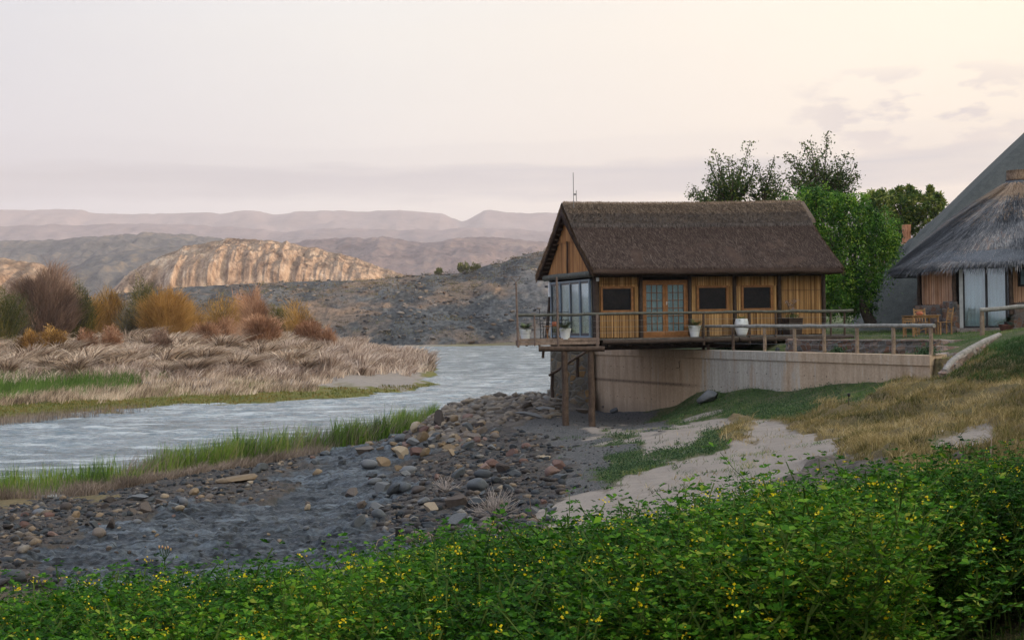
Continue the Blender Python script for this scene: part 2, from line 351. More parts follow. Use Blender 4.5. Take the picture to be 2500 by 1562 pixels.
# surface kinds from labelled places
LAB = {
 'slab': [(300, 1310), (500, 1330), (700, 1260), (800, 1200), (900, 1190), (650, 1370), (880, 1330), (980, 1380), (150, 1350), (850, 1130), (420, 1260), (560, 1240), (780, 1290), (760, 1160), (980, 1100), (400, 1400)],
 'rub': [(100, 1250), (300, 1220), (50, 1300), (1000, 1230), (1100, 1200), (1200, 1150), (1300, 1200), (1100, 1300), (1200, 1070), (1330, 1100), (1300, 1290), (960, 1060), (620, 1170), (480, 1190), (0, 1400), (1200, 1250), (1350, 1180), (150, 1220), (700, 1130), (1050, 1130)],
 'pale': [(1120, 1000), (1200, 985), (1300, 975), (1250, 1005), (1340, 990), (1180, 1020), (1110, 1040), (2050, 1150), (2110, 1140), (2000, 1180), (2160, 1160)],
 'dgr': [(1400, 1030), (1500, 1035), (1450, 1130), (1400, 1080), (1350, 1030), (1420, 1180), (1560, 1040), (1480, 1090)],
 'sand': [(1700, 1050), (1850, 1120), (1950, 1100), (1450, 1220), (1620, 1140), (1480, 1060), (1500, 1230), (1600, 1180), (1700, 1140), (1850, 1130), (1930, 1140), (1650, 1065), (1750, 1030), (1800, 1100), (1900, 1080), (1550, 1065), (1400, 1260), (1780, 1200), (1850, 1050), (2350, 1070), (2000, 1100), (1600, 1090), (500, 925), (750, 930), (900, 935), (980, 925), (300, 900), (600, 900), (1600, 1300), (1700, 1250)],
 'grn': [(1700, 1000), (1800, 990), (1950, 982), (1640, 1018), (2050, 960), (1560, 1130), (1650, 1105), (1750, 1080), (1500, 1140), (2450, 850), (2200, 826), (2300, 818), (2400, 815), (2480, 820), (1850, 1000), (100, 955), (250, 945), (0, 960), (1900, 835), (1800, 840), (2100, 825), (1500, 1070)],
 'dry': [(2050, 1020), (2200, 980), (2350, 950), (2150, 1040), (2300, 1030), (2450, 1000), (2480, 1080), (1960, 1040), (2250, 1090), (2400, 920), (2400, 885), (2500, 895), (2470, 870), (1800, 1055), (2100, 1090), (2000, 1000), (2500, 950), (2100, 1300), (2300, 1200), (2500, 1250), (2250, 1150), (200, 1190), (60, 1200), (2400, 1130)],
 'oliv': [(0, 990), (300, 985), (600, 970), (900, 955), (1050, 942), (450, 975), (750, 962), (150, 1000)],
 'dirt': [(2450, 1500), (2300, 1540), (1500, 1540), (1000, 1540), (500, 1540), (0, 1500), (1500, 1400), (1000, 1450)],
}
def kinds(x, y, z):
    u, v = proj(x, np.maximum(y, 1), z)
    sc_ = np.clip(y / 25, .3, 6)
    u = u + fbm(x / 1.7, y / 1.7, 6, .62) * 110 / sc_ ** .3; v = v + fbm(x / 1.3 + 50, y / 2.2, 6, .62) * 50 / sc_ ** .8
    tot = 0; W = {}
    for k, pts in LAB.items():
        d2 = np.full(u.shape, 1e9)
        for a, b in pts: d2 = np.minimum(d2, (u - a) ** 2 + ((v - b) * 2.1) ** 2)
        W[k] = 1 / (d2 + 500) ** 2.3; tot = tot + W[k]
    return {k: q / tot for k, q in W.items()}
def ground_h(x, y, K=None):
    z = base_h(x, y)
    if K is None: K = kinds(x, y, z)
    near = np.clip(y, 0, 90)
    dry = sstep(-.05, .5, z)
    # tilted rock layers of the slab: a stepped saw
    ph = (x * .35 + y * 1.0 + fbm(x / 3, y / 3, 3) * 1.6) / 1.15
    saw = ph - np.floor(ph); st = (saw ** 3 - .3) * .16
    ph2 = (x * .3 - y * 1.0 + fbm(x / 1.2 + 9, y / 1.2, 3) * .9) / .42; saw2 = ph2 - np.floor(ph2)
    ks = sstep(.25, .65, K['slab']) * (near < 75)
    def terrace(zz, st_): q = zz / st_; f = np.floor(q); return (f + sstep(.72, 1.0, q - f)) * st_
    zz = z + fbm(x / 2.6 + y * .1, y / 1.5, 5, .55) * .55 + (y * .25 - x * .1) * .25; tz_ = terrace(zz, .15) - zz
    z2 = z + fbm(x / 1.1 + 31, y / .7, 4, .6) * .22 + (y * .3 + x * .05) * .3; tz2 = terrace(z2, .06) - z2
    z = z + ks * (tz_ * 1.0 + tz2 * .8 + fbm(x / 3.0, y / 1.6, 5, .6) * .30 + fbm(x / .35, y / .22, 3, .6) * .04)
    z = z + (K['rub'] + K['dgr'] * .35) * (fbm(x / .55, y / .55, 4) * .13) * (near < 75)
    z = z + K['pale'] * (np.abs(fbm(x / .9, y / .9, 4)) * .3)
    z = z + K['sand'] * fbm(x / 2.5, y / 1.2, 3) * .07 * dry
    z = z + K['dry'] * (fbm(x / 1.3, y / 1.3, 4, .6) * .38) * dry + K['grn'] * fbm(x / 1.5, y / 1.5, 3) * .06 * dry
    z = z + K['dirt'] * fbm(x / .8, y / .8, 3) * .08
    z = z + sstep(95, 130, y) * dry * fbm(x / 7, y / 9, 2) * .3
    # where the ground is cut by the wall: lower in front, lawn level behind
    return z
# wall line (plan): front face of the retaining wall
WA = Vector((3.75, 58.7)); WB = Vector((11.95, 40.7))
WDIR = (WB - WA).normalized(); WN = Vector((WDIR.y, -WDIR.x))   # points to the river/camera-left side
if WN.x > 0: WN = -WN
WTOP = 4.30
def wall_cut(x, y, z):
    s = (x - WA.x) * WDIR.x + (y - WA.y) * WDIR.y; d = (x - WA.x) * -WN.x + (y - WA.y) * -WN.y   # d>0 behind wall
    inside = (d > .18) & (s > -.5) & (s < 20.2)
    lvl = np.clip(WTOP - .1 + sstep(1.2, 3.2, d) * .0, 0, 9)
    z = np.where(inside, np.maximum(z, lvl) * sstep(10, 7, d) + z * (1 - sstep(10, 7, d)), z)
    front = (d <= .18) & (s > -.5) & (s < 19.6)
    z = np.where(front & (d > -2.0), np.minimum(z, WTOP - .35), z)
    return z
def make_ground():
    r0 = np.concatenate([[-6, -4, -3, -2.2, -1.7, -1.35, -1.1], np.linspace(-.9, -.385, 26)[:-1]]); r1 = np.linspace(-.385, .385, 620); r2 = np.concatenate([np.linspace(.385, .9, 26)[1:], [1.1, 1.35, 1.7, 2.2, 3, 4, 6]])
    r = np.concatenate([r0, r1, r2])
    yy = np.concatenate([np.linspace(.6, 6, 14)[:-1], np.exp(np.linspace(math.log(6), math.log(75), 560)), np.exp(np.linspace(math.log(75), math.log(460), 190))[1:], np.exp(np.linspace(math.log(460), math.log(14000), 22))[1:]])
    Rr, Yy = np.meshgrid(r, yy); Xx = Rr * Yy
    z0 = base_h(Xx, Yy); K = kinds(Xx, Yy, z0)
    Z_ = ground_h(Xx, Yy, K); Z_ = wall_cut(Xx, Yy, Z_)
    V = np.stack([Xx, Yy, Z_], -1).reshape(-1, 3); ny, nx = Xx.shape
    i = np.arange((ny - 1) * nx).reshape(ny - 1, nx)[:, :-1].ravel()
    Fq = np.stack([i, i + 1, i + nx + 1, i + nx], 1)
    return V, Fq, {k: q.ravel() for k, q in K.items()}, (r, yy, Z_)
k = NT('ground_mix', .9, .2)
fine = k.noise(9, 8, .68); med = k.noise(1.3, 6, .6); tiny = k.noise(45, 4, .7); vr = k.vor(7, out='Color')
vd = k.vor(7)
str1 = k.noise(2.2, 8, .68, k.co((.32, 1.3, .5), rot=(0, 0, .22)), .5)
big1 = k.noise(1.15, 5, .62, k.co((.22, 1.0, .4), rot=(0, 0, .28)), .8); big2 = k.noise(.55, 4, .6, k.co((.4, 1, 1), (8, 3, 0)))
slab0 = k.mix(.55, k.ramp(str1, [(.40, (.008, .010, .014)), (.49, (.036, .044, .055)), (.60, (.13, .15, .17))]), k.ramp(fine, [(.40, (.012, .015, .020)), (.62, (.12, .14, .16))]))
slab = k.mix(.8, slab0, k.mix(.5, k.ramp(big1, [(.40, (.22, .24, .28)), (.5, (.8, .85, .9)), (.58, (1.7, 1.75, 1.8))]), k.ramp(big2, [(.4, .45), (.6, 1.5)])), 'MULTIPLY')
crk = k.vor(1.5, k.mix(.25, k.co((.38, 1.5, .8), rot=(0, 0, .25)), k.noise(2.5, 3), 'ADD'), 'DISTANCE_TO_EDGE'); slab = k.mix(1.0, slab, k.ramp(crk, [(.0, .22), (.05, .9), (.09, 1.0)]), 'MULTIPLY')
rubc = k.mix(.62, k.ramp(fine, [(.3, (.02, .02, .021)), (.5, (.06, .052, .047)), (.68, (.13, .105, .085))]), k.ramp(vr, [(.2, (.02, .024, .030)), (.45, (.058, .056, .056)), (.7, (.085, .066, .058)), (.9, (.055, .064, .076))]))
pale = k.mix(.5, k.ramp(fine, [(.3, (.075, .066, .06)), (.65, (.21, .185, .165))]), k.ramp(k.noise(3, 5, .6, k.co((1, 2.2, 3))), [(.35, (.06, .055, .05)), (.6, (.20, .165, .14))]))
dgr = k.ramp(k.noise(16, 7, .72), [(.34, (.035, .038, .044)), (.5, (.10, .102, .108)), (.66, (.22, .205, .195))])
sand = k.mix(.5, k.ramp(med, [(.35, (.21, .18, .16)), (.65, (.33, .285, .25))]), k.ramp(tiny, [(.3, (.18, .155, .14)), (.7, (.34, .295, .265))]))
grn = k.mix(k.ramp(med, [(.45, 0.0), (.62, .7)]), k.ramp(fine, [(.3, (.025, .045, .016)), (.7, (.085, .13, .035))]), (.16, .145, .085))
dry = k.mix(.4, k.ramp(fine, [(.32, (.055, .042, .025)), (.5, (.15, .118, .06)), (.72, (.27, .21, .11))]), k.ramp(med, [(.35, (.12, .12, .05)), (.65, (.26, .18, .10))]))
oliv = k.ramp(k.noise(1.1, 7, .7, k.co((1, .5, 1))), [(.3, (.065, .085, .02)), (.5, (.15, .15, .035)), (.7, (.20, .125, .04))])
dirt = k.ramp(fine, [(.3, (.05, .042, .03)), (.7, (.17, .135, .095))])
col = dirt
for nm, c in (('slab', slab), ('rub', rubc), ('pale', pale), ('dgr', dgr), ('sand', sand), ('grn', grn), ('dry', dry), ('oliv', oliv)):
    a = k.attr(nm); a2 = k.math('MULTIPLY_ADD' if False else 'ADD', a, k.math('MULTIPLY', k.math('SUBTRACT', k.mix(.5, fine, tiny), .5), 1.5))
    col = k.mix(k.ramp(a2, [(.26, 0.0), (.66, 1.0)]), col, c)
k.color(col)
hb = k.mix(.5, fine, tiny); hb = k.mix(k.attr('rub'), hb, k.mix(.5, fine, vd)); hb = k.mix(k.attr('slab'), hb, k.mix(.5, str1, fine)); hb = k.mix(k.attr('sand'), hb, k.mix(.8, .5, k.noise(3.0, 4, .6, k.co((1, 5, 1)))))
k.bump(hb, 1.0, .14); k.rough(k.ramp(k.attr('slab'), [(.3, .92), (.8, .62)]))
MG = k.m
GV, GF, GK, GRID = make_ground()
tag(np_mesh('ground', GV, GF, MG, attrs=GK, smooth=True), kind='structure')
_r, _yy, _ZZ = GRID
def gz(x, y):
    """ground height, bilinear in the grid"""
    x = np.atleast_1d(np.asarray(x, float)); y = np.atleast_1d(np.asarray(y, float))
    r = x / y; i = np.clip(np.searchsorted(_yy, y) - 1, 0, len(_yy) - 2); j = np.clip(np.searchsorted(_r, r) - 1, 0, len(_r) - 2)
    ty = np.clip((y - _yy[i]) / (_yy[i + 1] - _yy[i]), 0, 1); tx = np.clip((r - _r[j]) / (_r[j + 1] - _r[j]), 0, 1)
    return (_ZZ[i, j] * (1 - tx) + _ZZ[i, j + 1] * tx) * (1 - ty) + (_ZZ[i + 1, j] * (1 - tx) + _ZZ[i + 1, j + 1] * tx) * ty
def G1(x, y): return float(gz(x, y)[0])
def hit(u, v, y0=5.0, y1=400):
    """where the view ray meets the ground"""
    ys = np.exp(np.linspace(math.log(y0), math.log(y1), 1500)); d = P(u, v, 1.0)
    xs = d.x * ys; zs = EYE + (d.z - EYE) * ys; b = zs < gz(xs, ys)
    i = int(np.argmax(b)) if b.any() else len(ys) - 1
    return Vector((xs[i], ys[i], G1(xs[i], ys[i])))
# ---------------------------------------------------------------- river
def make_river():
    r = np.linspace(-.8, .5, 420); yy = np.concatenate([np.exp(np.linspace(math.log(38), math.log(140), 560)), np.exp(np.linspace(math.log(140), math.log(345), 150))[1:]])
    Rr, Yy = np.meshgrid(r, yy); Xx = Rr * Yy
    am = sstep(44, 56, Yy) * (.075 + .10 * sstep(.40, .62, vnoise(Xx / 9, Yy / 6)))
    Z_ = am * fbm(Xx / 1.7 + Yy * .12, Yy / .9, 4, .6) * (1 - .6 * sstep(110, 200, Yy)) 
    V = np.stack([Xx, Yy, Z_], -1).reshape(-1, 3); nx = len(r); ny = len(yy)
    i = np.arange((ny - 1) * nx).reshape(ny - 1, nx)[:, :-1].ravel()
    return V, np.stack([i, i + 1, i + nx + 1, i + nx], 1)
k = NT('river_water', .12, .5); k.b.inputs['IOR'].default_value = 1.5
foam = k.ramp(k.noise(.45, 8, .75, k.co((.45, 1.3, 1))), [(.50, 0.0), (.64, 1.0)])
c = k.mix(k.ramp(k.noise(.35, 4), [(.4, 0.0), (.6, 1.0)]), (.09, .13, .155), (.15, .195, .22))
k.color(k.mix(k.math('MULTIPLY', foam, .75), c, (.55, .58, .6)))
k.rough(k.ramp(foam, [(0, .09), (1, .5)]))
h = k.mix(.5, k.noise(.75, 6, .62, k.co((.5, 1.5, 1)), .5), k.noise(3.5, 4, .6, k.co((.5, 1.2, 1))))
k.bump(h, 1.0, .55)
RV, RF = make_river()
tag(np_mesh('river', RV, RF, k.m, smooth=True), kind='structure')
# ---------------------------------------------------------------- hills and mountains
def interp_prof(prof, u):
    a = np.array(prof, float); return np.interp(u, a[:, 0], a[:, 1])
def hill(name, prof, Y, foot, depth, mat, nu=360, nt_=46, amp=.06, fr=.6, power=1.0, rough=.5, back=1.0, flutes=0, jag=1.0, footz=2.0, seed=0, uext=None):
    """crest seen along prof (u,v) at distance Y; the front slope comes down to distance foot"""
    us = np.linspace(prof[0][0], prof[-1][0], nu); vs = interp_prof(prof, us)
    pts = [P(a, b, Y) for a, b in zip(us, vs)]; cx = np.array([p.x for p in pts]); czz = np.array([p.z for p in pts])
    hh = np.maximum(czz - footz, .01)
    czz = czz + fbm(cx / (Y * .006) + seed, cx * 0 + seed, 5, .6) * Y * .0009 * jag
    t = np.concatenate([np.linspace(0, 1, nt_), 1 + np.linspace(0, 1, 12)[1:] * back])
    T, CX = np.meshgrid(t, cx, indexing='ij'); CZ = np.tile(czz, (len(t), 1)); HH = np.tile(hh, (len(t), 1))
    fr_ = np.clip(T, 0, 1); Yf = foot + (Y - foot) * fr_ + np.clip(T - 1, 0, 9) * depth
    shape = np.where(T <= 1, fr_ ** power, 1 - .8 * np.clip((T - 1) / back, 0, 1) ** 1.5)
    Zf = footz + (CZ - footz) * shape
    Xf = CX * (Yf / Y) * .5 + CX * .5
    s = Y * .02 / fr
    n1 = fbm(Xf / s + seed * 3.1, Yf / s + seed, 6, rough)
    rid = 1 - np.abs(fbm(Xf / s * 1.3 + seed, Yf / s * .8 + 40, 5, .5)) * 2
    env = np.sin(np.clip(T, 0, 1) * math.pi) ** .6 * (T < 1) + .12
    Zf = Zf + (n1 * .6 + rid * .4 - .2) * HH * amp * env * 3
    if flutes:
        fl = fbm(Xf / (Y * .012) + seed, Xf * 0 + T * 1.2, 4, .6); fl2 = np.abs(fbm(Xf / (Y * .03) + seed + 7, T * .7, 3, .5))
        Yf = Yf + (fl * 1.0 + fl2 * 1.6) * flutes * np.clip(1.15 - T, 0, 1) * (T > 0.02)
    V = np.stack([Xf, Yf, Zf], -1).reshape(-1, 3); n = nu; m = len(t)
    i = np.arange((m - 1) * n).reshape(m - 1, n)[:, :-1].ravel()
    return tag(np_mesh(name, V, np.stack([i, i + 1, i + n + 1, i + n], 1), mat, smooth=not flutes), kind='structure')
def hill_mat(name, stops, scale, scale2, b=.6, bd=1.0, streak=(1, 1, 1)):
    k = NT(name, .95, .1); a = k.noise(scale, 8, .68, k.co(streak)); c = k.noise(scale2, 7, .7, k.co(streak))
    k.color(k.ramp(k.mix(.5, a, c), stops)); k.bump(k.mix(.5, a, c), b, bd); return k.m
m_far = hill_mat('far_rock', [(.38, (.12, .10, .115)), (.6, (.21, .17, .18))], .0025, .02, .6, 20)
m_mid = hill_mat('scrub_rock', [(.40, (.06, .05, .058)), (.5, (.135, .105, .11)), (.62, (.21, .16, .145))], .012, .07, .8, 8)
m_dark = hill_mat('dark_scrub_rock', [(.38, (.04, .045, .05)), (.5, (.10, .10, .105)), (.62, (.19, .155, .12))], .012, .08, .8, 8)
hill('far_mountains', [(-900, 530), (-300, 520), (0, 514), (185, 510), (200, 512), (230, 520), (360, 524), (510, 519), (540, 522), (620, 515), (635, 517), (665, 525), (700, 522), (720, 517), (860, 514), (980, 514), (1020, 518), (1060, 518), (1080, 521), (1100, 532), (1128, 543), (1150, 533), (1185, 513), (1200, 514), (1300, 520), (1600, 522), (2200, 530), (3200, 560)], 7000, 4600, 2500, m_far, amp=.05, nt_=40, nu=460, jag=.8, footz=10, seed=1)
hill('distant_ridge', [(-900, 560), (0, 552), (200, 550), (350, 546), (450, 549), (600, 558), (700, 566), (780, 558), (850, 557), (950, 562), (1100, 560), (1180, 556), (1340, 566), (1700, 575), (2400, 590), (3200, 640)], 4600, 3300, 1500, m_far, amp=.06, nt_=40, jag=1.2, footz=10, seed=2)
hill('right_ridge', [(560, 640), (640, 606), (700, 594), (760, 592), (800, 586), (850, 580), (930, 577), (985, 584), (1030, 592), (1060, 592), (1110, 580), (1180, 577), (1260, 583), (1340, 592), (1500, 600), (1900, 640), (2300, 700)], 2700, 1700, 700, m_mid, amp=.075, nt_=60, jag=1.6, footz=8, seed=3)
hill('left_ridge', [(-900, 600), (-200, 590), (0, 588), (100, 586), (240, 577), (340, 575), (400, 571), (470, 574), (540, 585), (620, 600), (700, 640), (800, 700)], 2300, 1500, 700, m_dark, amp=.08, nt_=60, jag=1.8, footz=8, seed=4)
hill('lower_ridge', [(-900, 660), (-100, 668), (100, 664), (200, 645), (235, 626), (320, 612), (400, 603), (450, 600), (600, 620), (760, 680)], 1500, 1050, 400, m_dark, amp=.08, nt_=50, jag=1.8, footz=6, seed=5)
k = NT('cliff_rock', .95, .1)
a = k.noise(.06, 8, .65, k.co((1, 1, .3)), 1.2); b_ = k.noise(.3, 7, .7, k.co((1, 1, .6)))
cc = k.ramp(k.mix(.45, a, b_), [(.38, (.10, .062, .042)), (.46, (.26, .18, .13)), (.54, (.42, .31, .23)), (.63, (.58, .47, .38))])
sp = k.n('ShaderNodeSeparateXYZ'); k.t.links.new(k.tc.outputs['Object'], sp.inputs[0])
ge = k.n('ShaderNodeNewGeometry'); sn = k.n('ShaderNodeSeparateXYZ'); k.t.links.new(ge.outputs['Normal'], sn.inputs[0])
cc = k.mix(k.ramp(k.math('ADD', sn.outputs[2], k.math('SUBTRACT', b_, .5)), [(.80, 0.0), (.98, .7)]), cc, (.10, .08, .06))
k.color(cc); k.bump(k.mix(.5, a, b_), 1.0, 5.0); m_cliff = k.m
hill('cliff', [(255, 735), (285, 705), (320, 665), (360, 640), (400, 622), (450, 602), (500, 592), (530, 587), (555, 583), (580, 586), (650, 588), (700, 590), (730, 600), (760, 606), (800, 612), (850, 625), (900, 640), (950, 660), (1000, 676), (1060, 700)], 900, 840, 140, m_cliff, nu=620, nt_=90, amp=.03, power=.17, flutes=9, jag=1.8, footz=3, seed=6, fr=1.4)
hill('small_cliff', [(-700, 640), (-200, 620), (0, 626), (40, 634), (90, 640), (110, 650), (130, 668), (165, 690), (200, 725)], 700, 655, 120, m_cliff, nu=300, nt_=50, amp=.03, power=.25, flutes=11, jag=1.8, footz=3, seed=7, fr=1.4)
k = NT('slate_hill_rock', .9, .2)
a = k.noise(.09, 8, .68, k.co((1, .28, 1.3)), .5); b_ = k.noise(.8, 7, .75, k.co((1, .3, 1.5))); c_ = k.noise(.055, 5, .6, k.co((1, .5, 1), (40, 3, 0)))
base = k.ramp(k.mix(.5, a, b_), [(.40, (.010, .014, .019)), (.48, (.045, .052, .06)), (.58, (.13, .135, .14))])
brown = k.ramp(b_, [(.35, (.06, .05, .045)), (.6, (.24, .175, .13))])
pl = k.ramp(k.mix(.4, a, b_), [(.40, (.06, .056, .056)), (.5, (.15, .14, .135)), (.6, (.23, .215, .205))])
sp = k.n('ShaderNodeSeparateXYZ'); k.t.links.new(k.tc.outputs['Object'], sp.inputs[0])
tw = k.math('ADD', k.math('MULTIPLY', sp.outputs[0], .018), k.math('MULTIPLY', k.math('SUBTRACT', a, .5), 1.8))
col = k.mix(k.ramp(c_, [(.50, 0.0), (.60, 1.0)]), base, brown)
col = k.mix(k.ramp(tw, [(-.0, 0.0), (.45, .85)]), col, pl)
k.color(col); k.bump(k.mix(.5, a, b_), 1.0, 2.5); m_slate = k.m
SLH = hill('slate_hill', [(150, 735), (300, 715), (430, 702), (600, 693), (700, 688), (860, 685), (930, 680), (1000, 672), (1100, 669), (1140, 662), (1160, 655), (1200, 645), (1225, 642), (1250, 630), (1310, 616), (1345, 607), (1450, 590), (1700, 600), (1900, 640)], 430, 317, 120, m_slate, nu=620, nt_=130, amp=.045, power=.8, jag=.6, footz=.1, seed=8, fr=.55, rough=.55)
# ---------------------------------------------------------------- hut on stilts, in its own frame: t along the front, o to the back, z up
HD = Vector((.9563, .2924)); HN = Vector((-.2924, .9563)); HC = Vector((2.91, 51.0))
def H(t, o, z): return Vector((HC.x + HD.x * t + HN.x * o, HC.y + HD.y * t + HN.y * o, z))
def ray2(u, v): d = P(u, v, 1.0); return d.x
def tu(u, v=750, o=0.0):      # t of the point seen at column u on the plane o
    r = ray2(u, v); bx = HC.x + HN.x * o; by = HC.y + HN.y * o
    return (by * r - bx) / (HD.x - HD.y * r)
def ou(u, v=750, t=0.0):
    r = ray2(u, v); bx = HC.x + HD.x * t; by = HC.y + HD.y * t
    return (bx - by * r) / (HN.y * r - HN.x)
def zv(u, v, o=0.0, t=None):
    t = tu(u, v, o) if t is None else t; p = H(t, o, 0); return P(u, v, p.y).z
hutM = Matrix(((HD.x, HN.x, 0), (HD.y, HN.y, 0), (0, 0, 1)))
def hbox(m, t0, t1, o0, o1, z0, z1): return m.box(H((t0 + t1) / 2, (o0 + o1) / 2, (z0 + z1) / 2), (abs(t1 - t0), abs(o1 - o0), abs(z1 - z0)), M=hutM)
DK = 4.78; LEN = 9.22; WID = 4.65
# materials
def reed_mat(name, stops, g=1.0):
    k = NT(name, .65, .3); a = k.ramp(k.attr('rnd'), stops)
    n = k.noise(3.0, 6, .65, k.co((1, 1, .35))); k.color(k.mix(.75, a, k.ramp(n, [(.3, (.55, .5, .45)), (.65, (1.15, 1.1, 1.05))]), 'MULTIPLY')); return k.m
m_reed = reed_mat('golden_reed', [(0, (.09, .045, .016)), (.25, (.25, .135, .048)), (.6, (.41, .245, .10)), (1, (.58, .39, .19))])
m_reed2 = reed_mat('gable_reed', [(0, (.20, .085, .03)), (.5, (.38, .18, .065)), (1, (.50, .27, .11))])
m_reed3 = reed_mat('pink_reed', [(0, (.26, .12, .06)), (.4, (.48, .27, .16)), (1, (.66, .45, .33))])
def wood_mat(name, c1, c2, c3=None, rough=.75, sc_=6):
    k = NT(name, rough, .25); a = k.noise(sc_, 7, .65, k.co((1, 1, 1))); b = k.noise(sc_ * 5, 4, .6)
    k.color(k.ramp(k.mix(.4, a, b), [(.35, c1), (.55, c2), (.7, c3 or c2)])); k.bump(b, .5, .01); return k.m
m_varn = wood_mat('varnished_pine', (.12, .05, .018), (.235, .108, .04), (.32, .165, .07), .4)
m_dark = wood_mat('dark_creosote_log', (.020, .014, .011), (.05, .034, .027), (.085, .06, .048))
m_rail = wood_mat('weathered_rail_log', (.045, .045, .038), (.095, .095, .08), (.16, .155, .13))
m_grey = wood_mat('grey_log', (.13, .125, .11), (.27, .26, .235), (.38, .36, .32))
m_tan = wood_mat('tan_plank', (.12, .085, .065), (.26, .19, .15), (.36, .29, .24))
m_post = wood_mat('brown_post', (.030, .020, .015), (.085, .056, .040), (.15, .105, .08))
m_pole = wood_mat('mauve_pole', (.09, .06, .05), (.17, .125, .105), (.23, .18, .16))
m_board = wood_mat('deck_board', (.05, .046, .042), (.12, .11, .10), (.19, .175, .16))
m_alu = simple('blue_grey_aluminium', (.14, .20, .27), (.20, .27, .34), 3, .45, .5, bump=.0)
m_alud = simple('dark_aluminium', (.015, .02, .03), (.03, .038, .05), 3, .35, .5, bump=.0)
m_black = simple('black_paint', (.008, .008, .009), (.02, .02, .02), 5, .5, .4, bump=.1)
m_white = simple('white_plastic', (.62, .66, .70), (.74, .76, .78), 3, .35, .5, bump=.05)
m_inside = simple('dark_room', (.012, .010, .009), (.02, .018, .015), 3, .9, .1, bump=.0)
k = NT('curtain_cloth', .9, .1); k.color(k.ramp(k.noise(2.2, 4, .6, k.co((1, 1, .4))), [(.3, (.74, .72, .58)), (.7, (.90, .90, .83))])); m_curt = k.m
k = NT('pale_curtain', .9, .1); k.color(k.ramp(k.noise(3, 4, .6, k.co((1, 1, .4))), [(.3, (.60, .66, .62)), (.7, (.80, .84, .80))])); m_curt2 = k.m
def glass_mat(name, rough=.05, refl=.5, tint=(.75, .85, .9)):
    k = NT(name, rough, .5); tr = k.n('ShaderNodeBsdfTransparent'); tr.inputs[0].default_value = (*tint, 1)
    gl = k.n('ShaderNodeBsdfGlossy'); gl.inputs['Roughness'].default_value = rough; gl.inputs['Color'].default_value = (.9, .95, 1, 1)
    fr = k.n('ShaderNodeFresnel'); fr.inputs[0].default_value = 1.5; mx = k.n('ShaderNodeMixShader')
    a = k.math('ADD', k.math('MULTIPLY', fr.outputs[0], .5), refl * .25, True)
    k.t.links.new(a, mx.inputs[0]); k.t.links.new(tr.outputs[0], mx.inputs[1]); k.t.links.new(gl.outputs[0], mx.inputs[2])
    k.t.links.new(mx.outputs[0], k.t.nodes['Material Output'].inputs[0]); return k.m
m_glass = glass_mat('clear_glass'); m_glassb = glass_mat('sky_glass', .04, .25, (.92, .98, 1.0))
def thatch_mat(name, stops, scale=(9, 9, 2.0), b=.8):
    k = NT(name, .95, .08); a = k.noise(5, 8, .75, k.co(scale)); c = k.noise(.9, 6, .65); d = k.noise(60, 3, .7)
    k.color(k.ramp(k.mix(.42, k.mix(.4, a, c), d), stops)); k.bump(k.mix(.5, a, d), b, .05); return k.m
m_th = thatch_mat('brown_thatch', [(.36, (.020, .013, .011)), (.48, (.055, .037, .031)), (.58, (.09, .064, .055)), (.68, (.15, .11, .095))])
m_ths = foliage('thatch_straw', [(0, (.018, .012, .010)), (.4, (.055, .038, .033)), (.8, (.105, .076, .066)), (1, (.20, .155, .135))], .9, .1)
m_cap = foliage('ridge_straw', [(0, (.07, .05, .04)), (.5, (.20, .15, .115)), (1, (.36, .28, .22))], .9, .1)
m_capg = foliage('ridge_straw_grey', [(0, (.03, .027, .028)), (.5, (.085, .074, .072)), (1, (.20, .17, .16))], .9, .1)
m_under = foliage('eave_straw', [(0, (.05, .030, .017)), (.5, (.14, .085, .05)), (1, (.26, .17, .10))], .9, .1)
hut = empty('thatched_hut', H(LEN / 2, WID / 2, DK), 0, 'reed walled hut with brown thatched gable roof on stilts above the river bank', 'hut', world=True)
